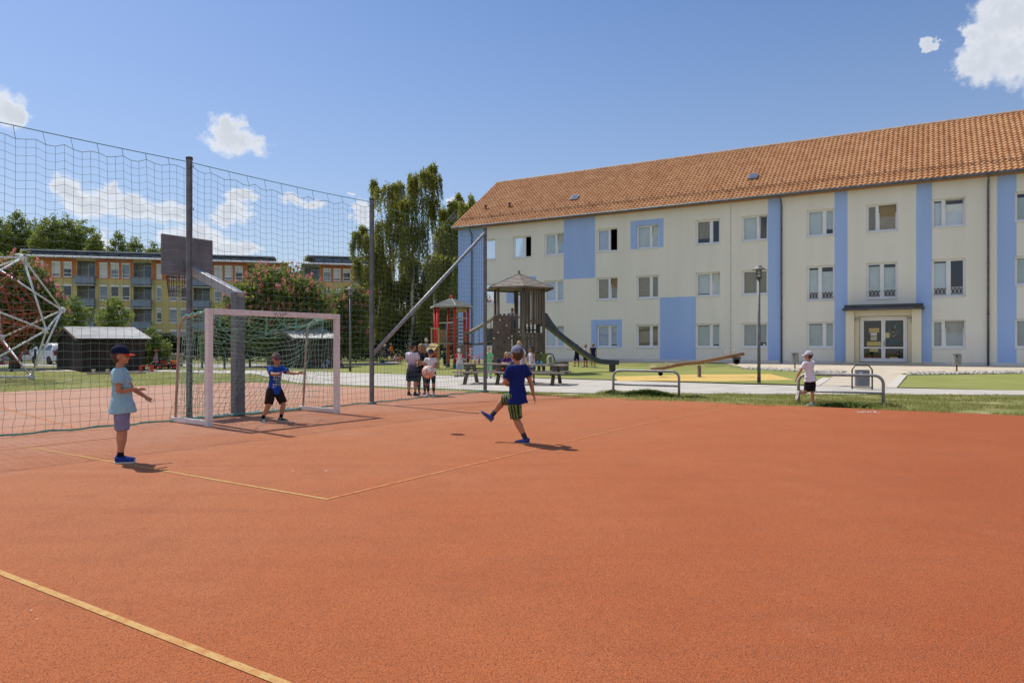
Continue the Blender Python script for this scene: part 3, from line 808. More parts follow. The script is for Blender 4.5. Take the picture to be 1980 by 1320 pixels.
def on_roof(px, py):
    o = Vector((0,0,CAMH)); dirv = Vector(((px-CX)/FPX, 1, -(py-HY)/FPX))
    p0 = SM @ Vector((0, SE, ZE)); nn = (SM.to_3x3() @ Vector((0, ns_, nz_)))
    k = (p0-o).dot(nn)/dirv.dot(nn); q = SM.inverted() @ (o+dirv*k)
    return q.x, (q.y-SE)/ds
for px, py in ((1457, 345), (1112, 385)):
    t, l = on_roof(px, py)
    k = MB(SM); c = Vector((t, SE+ds*l, ZE+dzv*l)); nrm = Vector((0, ns_, nz_)); sl = Vector((0, ds, dzv))
    k.obox(c+nrm*.09, (.27,0,0), sl*.32, nrm*.09); so = k.build('skylight', P('skylight_lead', (.22,.25,.30), rough=.4, metal=.4), school)
    k2 = MB(SM); k2.obox(c+nrm*.187, (.20,0,0), sl*.25, nrm*.006); k2.build('pane', P('skylight_pane', (.10,.14,.20), rough=.08, spec=.9), so)
for px, py in ((939, 406), (985, 402)):
    t, l = on_roof(px, py)
    k = MB(SM); c = Vector((t, SE+ds*l, ZE+dzv*l))
    k.tube([c, c+Vector((0,0,.30))], .08, 8); k.lathe([(.08,0),(.13,.02),(.13,.10),(.02,.16)], c+Vector((0,0,.26)), 8)
    k.build('roof_vent', P('vent_clay', (.16,.06,.04), rough=.7), school)

# the porch
YEL = P('porch_render', (.72,.655,.49), (.75,.69,.53), scale=1, rough=.9, spec=.15)
po = MB(SM)
po.box((6.27, -.02, .2), (6.68, .82, 3.30)); po.box((3.06, -.02, .2), (3.50, .82, 3.30)); po.box((3.503, -.02, 2.99), (6.267, .62, 3.30))
po.box((6.05, -.02, .2), (6.267, .35, 2.987)); po.box((3.503, -.02, .2), (3.70, .35, 2.987))
pch = po.build('porch', YEL, school)
cn = MB(SM)
cn.box((2.92, -.01, 3.303), (6.80, 1.05, 3.42)); cn.box((2.97, -.01, 3.42), (6.74, .99, 3.60))
cn.build('canopy', P('canopy_metal', (.045,.05,.06), (.07,.075,.085), scale=2, rough=.45, metal=.3), pch)
gtr = MB(SM); gtr.tube([(2.94, 1.09, 3.36), (6.84, 1.09, 3.33)], .055, 8); gtr.build('gutter', dirtmetal, pch, smooth=True)
stp = MB(SM); stp.box((3.0, -.2, .1), (6.75, 1.35, .46)); stp.build('step', P('step_paving', (.46,.41,.33), rough=.9), pch)
dm_ = MB(SM); dm_.box((3.75, .25, .462), (6.0, .80, .482)); dm_.build('doormat', P('black_rubber', (.03,.03,.03), rough=.9), pch)
for t in (6.16, 3.60):
    l = MB(SM); l.ell((t, .40, 2.78), (.12, .09, .10), None, 12, 8, keep=lambda d: d.z > -.05)
    lo = l.build('wall_lamp', P('lamp_metal', (.55,.56,.58), rough=.35, metal=.6), pch, smooth=True)
    l = MB(SM); l.ell((t, .40, 2.775), (.115, .085, .085), None, 12, 8, keep=lambda d: d.z < 0); l.build('shade', P('lamp_opal', (.62,.62,.60), rough=.3), lo, smooth=True)
dt0, dt1, dz0, dz1 = 3.72, 6.03, .47, 2.97
df = MB(SM); sA, sB = .02, .12
df.box((dt0, sA, dz0), (dt0+.10, sB, dz1)); df.box((dt1-.10, sA, dz0), (dt1, sB, dz1)); df.box((dt0+.1, sA, dz1-.12), (dt1-.1, sB, dz1))
dfo = df.build('door_frame', PVC, school)
mid = (dt0+dt1)/2
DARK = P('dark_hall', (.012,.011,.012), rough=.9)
for (a, b) in ((mid+.004, dt1-.103), (dt0+.103, mid-.004)):
    d = MB(SM); z0, z1, zm0, zm1 = dz0+.01, dz1-.123, 1.215, 1.295
    d.box((a, .03, z0), (a+.09, .11, z1)); d.box((b-.09, .03, z0), (b, .11, z1)); d.box((a+.09, .03, z0), (b-.09, .11, z0+.20))
    d.box((a+.09, .03, z1-.10), (b-.09, .11, z1)); d.box((a+.09, .03, zm0), (b-.09, .11, zm1))
    do = d.build('door', PVC, dfo)
    g_ = MB(SM)
    for (p, q) in ((z0+.2, zm0), (zm1, z1-.1)): g_.add([(a+.09,.07,p),(b-.09,.07,p),(b-.09,.07,q),(a+.09,.07,q)], [(0,1,2,3)])
    g_.build('pane', GLASS, do, fix=False)
    if a < mid-.5:
        h = MB(SM); h.tube([(b-.045,.11,1.35),(b-.045,.17,1.35),(b-.045,.17,1.62),(b-.045,.11,1.62)], .014, 6); h.build('handle', darksteel, do)
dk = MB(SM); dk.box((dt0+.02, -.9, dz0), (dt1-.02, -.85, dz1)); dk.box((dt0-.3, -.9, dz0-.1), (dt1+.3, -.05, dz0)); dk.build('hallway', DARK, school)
# notices and the painted emblem on the door panes
def dpt(px, py, s=.085): t, z = fac(1660+px/13.89, 610+py/13.89, s); return (t, s, z-.02)
NOT = [((280,325,555,450), (.50,.42,.20)), ((325,455,495,525), (.66,.64,.66)), ((325,540,495,655), (.50,.48,.34)), ((225,690,600,805), (.55,.46,.18)), ((295,880,530,960), (.50,.47,.18)), ((722,445,835,590), (.55,.52,.26)), ((845,1110,1060,1195), (.60,.55,.40))]
for i, ((x0,y0,x1,y1), c) in enumerate(NOT):
    k = MB(SM); a, b = dpt(x0, y1), dpt(x1, y0)
    k.box((b[0], .074, a[2]), (a[0], .080, b[2]))
    # printed lines on the paper
    n = MB(SM); zz = b[2]-.05
    o = k.build('notice', P('notice_paper_%d' % i, c, tuple(q*.9 for q in c), scale=9, rough=.8), dfo)
TEAL = P('teal_window_paint', (.03,.22,.30), rough=.6); PALE = P('pale_window_paint', (.42,.42,.34), rough=.6); REDP = P('red_window_paint', (.22,.02,.02), rough=.6)
em = MB(SM)
def arc(cx, cy, r, a0, a1, m, w=.014, ry=None):
    pts = [dpt(cx+r*math.cos(R(a0+(a1-a0)*i/14)), cy-(ry or r)*math.sin(R(a0+(a1-a0)*i/14))) for i in range(15)]
    em.tube([(p[0], .08, p[2]) for p in pts], w, 4, m)
def stroke(pts, m, w=.012): em.tube([(dpt(*p)[0], .08, dpt(*p)[2]) for p in pts], w, 4, m)
arc(845, 365, 42, 80, 300, 0, .02); arc(925, 265, 48, 60, 215, 0, .02); arc(1030, 285, 52, -60, 140, 0, .02); arc(1060, 400, 45, -130, 110, 0, .02)
stroke([(1018,245),(985,240),(978,275),(978,310),(950,322),(1010,322)], 1); stroke([(955,278),(1000,278)], 1)
arc(935, 460, 80, 180, 360, 1, .012); arc(935, 430, 75, 20, 160, 2, .016); stroke([(925,535),(940,575),(950,535)], 1)
for x in (910, 962): arc(x, 440, 10, 0, 360, 1, .012)
for x in (850, 1050): arc(x, 375 if x < 900 else 402, 8, 0, 360, 1, .012)
rs = random.Random(2)
for y, x0, x1 in ((655, 760, 1115), (725, 820, 1110)):
    x = x0
    while x < x1:
        stroke([(x, y-22), (x, y+22)], 0, .009); stroke([(x, y+rs.choice((-22,0,22))), (x+14, y+rs.choice((-22,0,22)))], 0, .009); x += rs.choice((24,28,34))
em.build('window_emblem', [TEAL, PALE, REDP], dfo)
# ------------------------------------------------------------------ the yellow flats behind the playground
YELLOW = P('yellow_panel', (.56,.45,.19), (.60,.485,.215), scale=.4, rough=.85, spec=.2, detail=6)
ORANGE = P('orange_panel', (.52,.16,.055), (.56,.19,.07), scale=.4, rough=.85, spec=.2)
GREYP = P('grey_recess', (.40,.39,.36), (.36,.35,.32), scale=.5, rough=.9)
SLATE = P('blue_slate_cladding', (.05,.075,.12), (.07,.095,.15), scale=.5, rough=.5)
CORR = P('corrugated_sheet', (.42,.43,.45), (.50,.51,.53), scale=1, rough=.5, metal=.3)
RAILB = P('blue_grey_rail_panel', (.20,.25,.33), (.24,.29,.37), scale=1, rough=.5)
SHUT = P('white_roller_shutter', (.66,.66,.66), rough=.7)
CURT = P('net_curtain', (.50,.53,.58), (.35,.38,.45), scale=1.5, rough=.9)
DIRA = Vector((.968, .25, 0)).normalized(); NRA = Vector((DIRA.y, -DIRA.x, 0))      # out towards the playground
def flats(name, label, org, x_left, x_right, bays, orange, y_ref, upper, depth=11.0):
    org = Vector(org)
    AM = Matrix(((DIRA.x, NRA.x, 0, org.x), (DIRA.y, NRA.y, 0, org.y), (0, 0, 1, 0), (0, 0, 0, 1)))
    def pl(px, py=HY):
        u = (px-CX)/FPX; t = (u*org.y-org.x)/(DIRA.x-u*DIRA.y); Y = org.y+t*DIRA.y
        return t, CAMH-(py-HY)/FPX*Y
    root = thing(name, (org.x, org.y, 0), label, 'building')
    z_top, z_fl = [pl(y_ref[0], y)[1] for y in y_ref[1:]]       # window head and sill of the top floor
    FH = 2.86
    tl, tr = pl(x_left)[0], pl(x_right)[0]
    eave = z_top+.62
    rows = [(z_fl-FH*k, z_top-FH*k) for k in range(5)]
    wins = []; bal = []
    for kind, a, b in bays:
        (wins if kind == 'w' else bal).append((pl(a)[0], pl(b)[0]))
    holes = []
    for (a, b) in wins: holes += [(a, b, z0, z1) for z0, z1 in rows if z0 > -.5]
    for (a, b) in bal: holes += [(a, b, z0-.95, z1+.25) for z0, z1 in rows[:4]]
    ts = sorted({tl, tr, *[h[0] for h in holes], *[h[1] for h in holes], *[pl(x)[0] for ab in orange for x in ab]})
    zs = sorted({-1.0, eave, z_fl-.18, *[h[2] for h in holes], *[h[3] for h in holes]})
    orr = [(pl(a)[0], pl(b)[0]) for a, b in orange]
    w = MB(AM)
    for i in range(len(ts)-1):
        for j in range(len(zs)-1):
            a, b, c, d = ts[i], ts[i+1], zs[j], zs[j+1]
            if b-a < 1e-4 or d-c < 1e-4: continue
            tm, zm = (a+b)/2, (c+d)/2
            if any(h[0] < tm < h[1] and h[2] < zm < h[3] for h in holes): continue
            m = 1 if (zm > z_fl-.18 and any(p < tm < q for p, q in orr)) else 2 if (tm < tl+1.9 and zm > z_fl-.18) else 0
            w.add([(a,0,c),(b,0,c),(b,0,d),(a,0,d)], [(0,1,2,3)], m)
    for a, b, c, d in holes:
        e = -.22 if d-c < 2.2 else -1.5; m = 0 if d-c < 2.2 else 2
        w.add([(a,0,c),(b,0,c),(b,0,d),(a,0,d),(a,e,c),(b,e,c),(b,e,d),(a,e,d)], [(0,1,5,4),(1,2,6,5),(2,3,7,6),(3,0,4,7)], m)
        if m == 2:   # back of the loggia with a dark glazed door
            w.add([(a,e,c),(b,e,c),(b,e,d),(a,e,d)], [(0,1,2,3)], 2)
    for (a, b) in ((tl, tl), (tr, tr)): w.add([(a,0,-1),(a,-depth,-1),(a,-depth,eave),(a,0,eave)], [(0,1,2,3)])
    w.add([(tl,-depth,-1),(tr,-depth,-1),(tr,-depth,eave),(tl,-depth,eave)], [(0,1,2,3)])
    w.build('wall', [YELLOW, ORANGE, GREYP], root, fix=False)
    rs = random.Random(len(bays))
    for (a, b) in wins:
        for r, (c, d) in enumerate(rows):
            if c < -.5: continue
            f = MB(AM); fw = .09
            for q in ((a,-.2,c,a+fw,-.12,d),(b-fw,-.2,c,b,-.12,d),(a+fw,-.2,c,b-fw,-.12,c+fw),(a+fw,-.2,d-fw,b-fw,-.12,d),(a+fw,-.2,c+.42,b-fw,-.12,c+.50)):
                f.box(q[:3], q[3:])
            f.box((a-.03,-.1,c-.07), (b+.03,.05,c-.01)); f.box((a+.01,-.11,d-.13), (b-.01,.03,d+.10))
            fo = f.build('window', PVC, root)
            p = MB(AM); p.add([(a+fw,-.165,c+fw),(b-fw,-.165,c+fw),(b-fw,-.165,d-fw),(a+fw,-.165,d-fw)], [(0,1,2,3)]); p.build('pane', GLASS, fo, fix=False)
            bl = MB(AM); q = rs.random()
            if q < (.8 if r == 0 else .25): bl.box((a+fw,-.14,d-(d-c)*rs.choice((.3,.45,.8,.98) if r == 0 else (.15,.3))), (b-fw,-.125,d-.12))
            if bl.v: bl.build('shutter', SHUT, fo)
            cu = MB(AM); cu.add([(a+fw,-.30,c+fw),(b-fw,-.30,c+fw),(b-fw,-.30,d),(a+fw,-.30,d)], [(0,1,2,3)]); cu.build('curtain', CURT if rs.random() < .65 else DARK, fo, fix=False)
    for (a, b) in bal:
        for r, (c, d) in enumerate(rows[:4]):
            zf = c-.95
            k = MB(AM); k.box((a-.15,-1.45,zf-.16), (b+.1,.95,zf)); 
            ko = k.build('balcony', P('balcony_concrete', (.44,.43,.41), rough=.9), root)
            p = MB(AM); p.box((a-.12,.86,zf+.12), (b+.07,.90,zf+.95)); p.box((a-.12,-.0,zf+.12), (a-.08,.85,zf+.95)); p.box((b+.03,.0,zf+.12), (b+.07,.85,zf+.95))
            p.build('railing', RAILB, ko)
            p = MB(AM); p.tube([(a-.14,0,zf+1.0),(a-.14,.92,zf+1.0),(b+.09,.92,zf+1.0),(b+.09,0,zf+1.0)], .03, 5); p.build('handrail', galv, ko)
            g = MB(AM); x0, x1 = a+(b-a)*.42, b-.15
            for q in ((x0,-1.48,zf,x0+.08,-1.40,d),(x1-.08,-1.48,zf,x1,-1.40,d),(x0+.08,-1.48,d-.08,x1-.08,-1.40,d)): g.box(q[:3], q[3:])
            go = g.build('balcony_door', PVC, root)
            g = MB(AM); g.add([(x0+.08,-1.45,zf),(x1-.08,-1.45,zf),(x1-.08,-1.45,d-.08),(x0+.08,-1.45,d-.08)], [(0,1,2,3)]); g.build('pane', P('dark_balcony_pane', (.05,.09,.15), rough=.1, spec=.8), go, fix=False)
            if rs.random() < .6:
                f = MB(AM)
                for _ in range(3):
                    x = rs.uniform(a+.3, b-.4); f.box((x, .1, zf+.01), (x+rs.uniform(.25,.5), .5, zf+rs.uniform(.6,1.25)))
                f.build('balcony_furniture', P('mixed_furniture', (.30,.30,.32), (.06,.06,.07), scale=2, rough=.8), root)
    # lower eave roof of corrugated sheet, clerestory, flat top roof
    e = MB(AM); n = int((tr-tl+1.4)/.3)
    for i in range(n):
        x = tl-.7+i*.3
        e.bar((x+.1, .95, eave+.02), (x+.1, -2.4, eave+.62), .12, .05)
    e.add([(tl-.7,.95,eave-.02),(tr+.7,.95,eave-.02),(tr+.7,-2.4,eave+.58),(tl-.7,-2.4,eave+.58)], [(0,1,2,3)])
    e.add([(tl-.7,.95,eave-.12),(tr+.7,.95,eave-.12),(tr+.7,.95,eave-.02),(tl-.7,.95,eave-.02)], [(0,1,2,3)])
    e.build('eave_roof', CORR, root, fix=False)
    ua, ub = pl(upper[0])[0], pl(upper[1])[0]; zu = pl(upper[0], upper[2])[1]; ue = pl(upper[0], upper[3])[1]
    c = MB(AM); c.box((ua,-depth+.5,eave+.1), (ub,-1.7,zu)); co = c.build('clerestory', SLATE, root)
    pn = MB(AM); x = ua+.2
    while x < ub-1.2: pn.box((x, -1.7, zu-.85), (x+1.05, -1.665, zu-.2)); x += 1.25
    pn.build('clerestory_glazing', P('clerestory_pane', (.08,.12,.19), rough=.15, spec=.7), co)
    u = MB(AM); u.box((ua-1.0,-depth-.3,zu), (ub+.6,-.9,zu+.10))
    n = int((ub-ua+1.6)/.3)
    for i in range(n): u.bar((ua-1+i*.3+.15,-.85,zu+.12), (ua-1+i*.3+.15,-depth,zu+.12), .12, .05)
    u.build('roof', CORR, root)
    return root
main_bays = [('w',71.7,84.6),('w',99.6,116.7),('w',121.4,139),('b',149,184),('w',191.8,208.7),('w',213.3,230),('w',235,251.5),('b',258,293),('w',302,313),('w',327.5,343),('w',348.6,364),('b',374,406),
             ('w',413.8,430),('w',434,449.5),('w',454,469.5),('b',478,510),('w',520,530),('w',535,548)]
flats('apartment_block', 'long yellow apartment block with an orange top floor behind the basketball hoop', (-36.7, 95, 0), 36, 556, main_bays,
      [(62,148),(184.5,257.5),(293.5,373.5),(406.5,477.5),(510.5,555)], (220, 509.5, 537), (50, 521, 481.5, 478))
flats('apartment_block', 'yellow apartment block half hidden behind the birch trees and the street lamp', (-26.2, 99, 0), 583, 760, [('b',589,618),('w',624.5,639.8),('w',644,658.8),('w',663,677.8),('b',687,716),('w',724,740)],
      [(619,686),(717,750)], (650, 520.5, 543), (607, 740, 493.5, 490))

# ------------------------------------------------------------------ trees
BARK = P('brown_bark', (.10,.075,.05), (.16,.125,.09), scale=6, rough=.95, bump=.6, bscale=14, stretch=(1,1,.25))
BIRCHB = P('birch_bark', (.55,.53,.48), (.10,.09,.08), scale=3, rough=.9, bump=.2, stretch=(1.2,1.2,3), mixlo=.52, mixhi=.62)
LF_BIRCH = leafmat('birch_leaf', (.17,.19,.03), (.40,.39,.085), transl=.58, scale=.25)
LF_CHEST = leafmat('chestnut_leaf', (.09,.13,.024), (.28,.32,.065), transl=.5, scale=.5)
LF_POP = leafmat('poplar_leaf', (.14,.185,.03), (.32,.36,.08), transl=.5, scale=.15)
LF_YOUNG = leafmat('young_tree_leaf', (.14,.20,.035), (.32,.38,.08), transl=.5, scale=.6)
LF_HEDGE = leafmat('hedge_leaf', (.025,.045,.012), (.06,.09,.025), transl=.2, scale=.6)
PINK = leafmat('pink_flower', (.75,.17,.20), (.88,.38,.38), transl=.4, scale=1)
def rand_uv(n, size, rg, flat=0.0):
    a = rg.normal(size=(n,3)); a[:,2] *= (1-flat); a /= np.linalg.norm(a, axis=1, keepdims=True)
    b = rg.normal(size=(n,3)); b -= a*(a*b).sum(1, keepdims=True); b /= np.linalg.norm(b, axis=1, keepdims=True)
    s = size*rg.uniform(.6, 1.3, (n,1))
    return a*s*.6, b*s
def limbs(mb, base, h, r, tips, rg):
    base = Vector(base)
    top = base+Vector((rg.normal()*.03*h, rg.normal()*.03*h, h))
    pts = [base+(top-base)*k/6+Vector((rg.normal()*.012*h, rg.normal()*.012*h, 0))*(k > 0) for k in range(7)]
    mb.tube(pts, [r*(1.25 if k == 0 else 1-.78*k/6) for k in range(7)], 9)
    for t in tips:
        t = Vector(t); f = min(.95, max(.25, (t.z-base.z)/h*.72))
        k = f*6; i = min(5, int(k)); s = pts[i].lerp(pts[i+1], k-i)
        rr = r*(1-.78*f)*.5
        m = s.lerp(t, .5)+Vector((0,0,.06*h))*(1 if t.z > s.z else .4)
        mb.tube([s, s.lerp(m, .6), m, t], [rr, rr*.75, rr*.5, rr*.18], 6)
def clump_tree(name, label, base, h, trunk_r, blobs, n, leaf, mat_, group, seed, bark=None, per=26, clump=.55, trunk_h=None, flowers=0, cat='tree'):
    """crown of leaf clumps spread through the given ellipsoids ((dx,dy,z),(rx,ry,rz))"""
    rg = np.random.default_rng(seed)
    root = thing(name, base, label, cat, group)
    cc = []; nb = len(blobs); vol = np.array([b[1][0]*b[1][1]*b[1][2] for b in blobs])**.66; pr = vol/vol.sum()
    nc = max(8, n//per)
    which = rg.choice(nb, nc, p=pr)
    d = rg.normal(size=(nc,3)); d /= np.linalg.norm(d, axis=1, keepdims=True)
    rad = rg.uniform(.35, 1.0, (nc,1))**.5
    c0 = np.array([blobs[k][0] for k in which]); rr = np.array([blobs[k][1] for k in which])
    cen = c0+d*rad*rr*rg.uniform(.85, 1.1, (nc,1))
    C = np.repeat(cen, per, 0)+rg.normal(size=(nc*per,3))*clump*np.array([.5,.5,.36])
    C += np.array(base)
    U, V = rand_uv(len(C), leaf, rg, .3)
    mb = MB(); tips = [np.array(base)+np.array(b[0])+np.array(b[1])*rg.uniform(-.5,.6,3) for b in blobs for _ in range(3)]
    limbs(mb, base, trunk_h or h*.75, trunk_r, tips, rg)
    mb.build('trunk', bark or BARK, root, smooth=True)
    cr = quads('crown', C, U, V, mat_, root)
    if flowers:
        out = [k for k in range(nc) if rad[k] > .80 and d[k][2] > -.35 and d[k][1] < .75]
        rg.shuffle(out); out = out[:flowers]
        F = []
        for k in out:
            p = cen[k]+np.array(base)+d[k]*np.array([.18,.18,.18]); m = 18
            zz = rg.uniform(0, .32, m)
            F.append(np.c_[p[0]+rg.normal(0, .05, m)*(1.3-2.5*zz), p[1]+rg.normal(0, .05, m)*(1.3-2.5*zz), p[2]+zz])
        F = np.concatenate(F); U, V = rand_uv(len(F), .075, rg)
        tag(quads('blossom', F, U, V, PINK, root), kind='stuff')
    return root
def weeping(name, label, base, h, trunk_r, heads, n_str, group, seed, mat_=LF_BIRCH, leaf=.102):
    """a crown of hanging strands falling from the given heads ((dx,dy,z), spread, shortest, longest)"""
    rg = np.random.default_rng(seed); root = thing(name, base, label, 'tree', group)
    Cs, tw = [], MB(); tips = []
    for (hd, sp, lo, hi, wgt) in heads:
        m = max(3, int(n_str*wgt))
        for i in range(m):
            a = rg.uniform(0, 6.283); r = sp*math.sqrt(rg.uniform(.04, 1))
            zt = hd[2]-.55*(r/sp)**2*sp+rg.normal()*.38*sp+.1*sp
            p = np.array([hd[0]+r*math.cos(a), hd[1]+r*math.sin(a), zt])
            if rg.random() < .05: tips.append(p+np.array(base))
            L = rg.uniform(lo, hi); k = max(5, int(L/.085))
            s = np.linspace(0, 1, k)
            bend = rg.normal(0, .12, 2)
            q = np.c_[p[0]+(s*.12+bend[0]*s*s)*math.cos(a)+rg.normal(0,.045,k), p[1]+(s*.12+bend[1]*s*s)*math.sin(a)+rg.normal(0,.045,k), p[2]+.16*np.sin(s*2.2)-L*s**1.05+rg.normal(0,.03,k)]
            q = q[q[:,2] > .25]
            Cs.append(q)
            # leafy knob where the strand springs from its branch
            kn = p+rg.normal(0, .10, (2,3)); Cs.append(kn)
    C = np.concatenate(Cs)+np.array(base)
    U, V = rand_uv(len(C), leaf, rg); V[:,2] = -abs(V[:,2])*1.3
    limbs(tw, base, h*.86, trunk_r, tips[:22], rg)
    tw.build('trunk', BIRCHB, root, smooth=True)
    quads('crown', C, U, V, mat_, root)
    return root
b0, b1 = gp(795, 697), gp(737, 697)
def heads_px(base, lst, rg):
    out = []
    for (px, py, sp, lo, hi, wgt) in lst:
        Y = base.y+rg.uniform(-1.6, 1.6); q = at(px, py, Y)-base
        out.append(((q.x, q.y, q.z), sp, lo, hi, wgt*.62))
        for _ in range(2):      # looser side sprays
            e = rg.normal(0, sp*.85, 3); out.append(((q.x+e[0], q.y+e[1], q.z+e[2]*.8-.15), sp*.5, lo*.8, hi*.9, wgt*.22))
    return out
_rg = np.random.default_rng(77)
LA = [(722,352,.35,.8,2.2,.5),(748,362,.5,.9,2.8,.8),(772,356,.55,1,3,.8),(800,343,.55,1,3.4,.9),(822,332,.45,.8,2.6,.7),(838,322,.35,.6,2.2,.6),(846,345,.4,.8,2.8,.6),(760,398,.7,1,3.4,1),(792,390,.7,1,3.6,1),(826,384,.7,1,3.4,1),
      (858,408,.5,1,3,.8),(876,392,.4,.8,2.4,.6),(888,378,.3,.6,1.8,.4),(738,432,.7,1.2,3.6,1),(774,444,.8,1.2,3.8,1.2),(812,438,.8,1.2,3.8,1.2),(850,450,.7,1.2,3.6,1.1),(880,440,.5,1,3.2,.8),
      (745,490,.8,1.2,3.6,1.1),(790,500,.9,1.2,3.8,1.3),(836,505,.9,1.2,3.6,1.3),(874,505,.7,1.2,3.4,1.1),(760,550,.9,1.2,3.4,1.8),(806,555,1,1.2,3.6,2.0),(850,560,.9,1.2,3.4,1.9),(880,570,.6,1,2.8,1.5),(775,610,.9,.8,2.2,1.7),(825,610,1,.8,2.4,1.9),(868,612,.8,.8,2.4,1.8)]
weeping('weeping_birch', 'tallest weeping birch with long hanging branches behind the red play tower', b0, 13.3, .25, heads_px(b0, LA, _rg), 104, 'weeping birches beside the school', 21)
LB = [(702,440,.35,.8,2.2,.6),(690,452,.4,.8,2.4,.7),(712,462,.5,1,3,.8),(728,480,.6,1,3.2,.9),(690,505,.35,.8,2.4,.6),(712,520,.6,1,3.2,1),(740,530,.7,1,3.2,1.1),(696,560,.5,1,3,.9),(722,575,.7,1,2.8,1.1),(748,590,.7,1,2.6,1.1),(700,620,.5,.8,1.9,.9),(735,625,.7,.8,1.9,1.1)]
weeping('weeping_birch', 'weeping birch drooping low beside the street lamp, left of the tallest birch', b1, 8.6, .15, heads_px(b1, LB, _rg), 104, 'weeping birches beside the school', 22)
b2 = Vector((-6.4, 61, 0))
LC = [(898,400,.5,1,3,.8),(880,412,.6,1,3.4,.9),(915,392,.4,.8,2.4,.6),(865,440,.8,1.4,4,1.2),(895,450,.8,1.4,4,1.2),(850,500,1,1.4,4,1.3),(885,510,1,1.4,4,1.3),(870,570,1.2,1.4,4,1.5)]
weeping('weeping_birch', 'weeping birch whose top shows above the end of the school roof', b2, 12.5, .22, heads_px(b2, LC, _rg), 104, 'weeping birches beside the school', 23)
clump_tree('broadleaf_tree', 'loose green tree peeping over the verge of the school roof', (-4.6, 72, 0), 15, .25, [((0,0,13.4),(1.6,1.6,2.2)), ((1.7,0,12.6),(1.3,1.3,1.8)), ((-.8,0,10.5),(2.2,2,2.4))], 9000, .16, LF_POP, None, 24, clump=.7)
c0 = at(538, 667, 47.5); c0.z = 0
clump_tree('flowering_chestnut', 'broad chestnut tree full of pink flower spikes behind the football goal', c0, 7.2, .24,
           [((0,0,4.5),(2.4,2.2,2.3)), ((-1.5,-.2,3.6),(1.9,1.8,1.9)), ((1.5,0,3.9),(2.0,1.9,2.1)), ((.2,-.8,2.4),(2.9,2.0,1.7))], 42000, .115, LF_CHEST, 'pink flowering chestnuts', 31, flowers=260, clump=.42)
c1 = at(655, 667, 51.5); c1.z = 0
clump_tree('flowering_chestnut', 'smaller pink flowering chestnut between the lamp post and the yellow flats', c1, 5.2, .18,
           [((.0,0,3.6),(1.5,1.5,1.6)), ((-1.2,0,3.1),(1.3,1.3,1.3)), ((1.0,0,4.2),(1.2,1.2,1.5)), ((.2,0,2.0),(2.2,1.6,1.3))], 20000, .115, LF_CHEST, 'pink flowering chestnuts', 32, flowers=120, clump=.42)
c2 = at(28, 667, 43); c2.z = 0
clump_tree('flowering_chestnut', 'pink flowering chestnut rising behind the white climbing frame', c2, 7.2, .26,
           [((-.3,0,4.6),(2.3,2.2,2.2)), ((1.0,0,3.4),(1.9,1.9,1.8)), ((-1.8,0,3.6),(2.2,1.9,2.0)), ((-.3,-.6,2.3),(2.8,2.0,1.6))], 40000, .115, LF_CHEST, 'pink flowering chestnuts', 33, flowers=200, clump=.42)
for k, (px, top, Yd, w) in enumerate(((142, 568, 52, 1.15), (219, 569, 54, 1.1))):
    b = at(px, HY, Yd); b.z = 0; ht = CAMH+(HY-top)/FPX*Yd
    clump_tree('young_tree', ['young light green tree standing left behind the dark brown shed', 'young light green tree behind the ridge of the brown shed roof'][k], b, ht, .06,
               [((0,0,ht-.9),(w*.55,w*.55,.8)), ((-.4,0,ht-1.8),(w*.85,w*.8,.8)), ((.45,0,ht-1.6),(w*.8,w*.8,.9)), ((0,0,ht-2.6),(w*.9,w*.8,.6))], 3400, .10, LF_YOUNG, 'young trees before the yellow flats', 40+k, per=14, clump=.3, trunk_h=ht*.95)
b = at(299, HY, 42.5); b.z = 0
clump_tree('leafy_bush', 'bright green upright bush beside the dark brown shed', b, 2.7, .05, [((-.15,0,1.95),(.38,.4,.6)), ((-.25,0,1.2),(.55,.5,.8)), ((.45,0,1.1),(.5,.5,.65)), ((0,0,.55),(.75,.6,.5))], 4200, .075, LF_YOUNG, None, 45, per=14, clump=.18, cat='bush')
# tall trees beyond the flats
spots = [(-8,416,3.6),(35,409,3.2),(68,422,2.9),(100,413,3.3),(128,415,3.4),(160,425,3.4),(186,448,2.0),(228,450,2.6),(262,459,2.2),(295,466,1.8),(318,470,1.5),(594,498,1.6)]
lab = ['leftmost of the tall trees behind the yellow flats, cut by the picture edge', 'tall tree with the highest peak behind the left end of the yellow flats', 'tall tree second beyond the highest peak, behind the flats', 'tall dense tree in the middle of the row behind the flats',
       'tall dense tree next to the broad right-hand tree behind the flats', 'broad tall tree ending the big row behind the flats', 'low tree at the foot of the big row, just above the flats roof', 'tree above the flats roof, left one of the small separate row',
       'tree above the flats roof, second of the small separate row', 'low tree above the flats roof beside the basketball board', 'lowest treetop touching the basketball board edge', 'small dark treetop in the gap between the two yellow blocks']
for k, (px, top, w) in enumerate(spots):
    Yd = 122+(k % 3)*3; b = at(px, HY, Yd); b.z = 0; ht = CAMH+(HY-top)/FPX*Yd
    clump_tree('tall_tree', lab[k], b, ht, .3, [((.0,0,ht-1.6),(w*.25,w*.3,1.7)), ((-.38*w,0,ht-2.6),(w*.26,w*.3,1.6)), ((.40*w,0,ht-2.9),(w*.26,w*.3,1.7)), ((-.68*w,0,ht-4.0),(w*.26,w*.3,1.6)), ((.70*w,0,ht-4.4),(w*.24,w*.3,1.6)), ((-.3*w,0,ht-5.2),(w*.7,w*.8,2.2)), ((.4*w,0,ht-5.6),(w*.6,w*.8,2.2)), ((0,0,ht-8.5),(w*1.0,w,2.8))], 8000, .22, LF_POP, 'tall trees behind the yellow flats', 60+k, per=18, clump=.62)
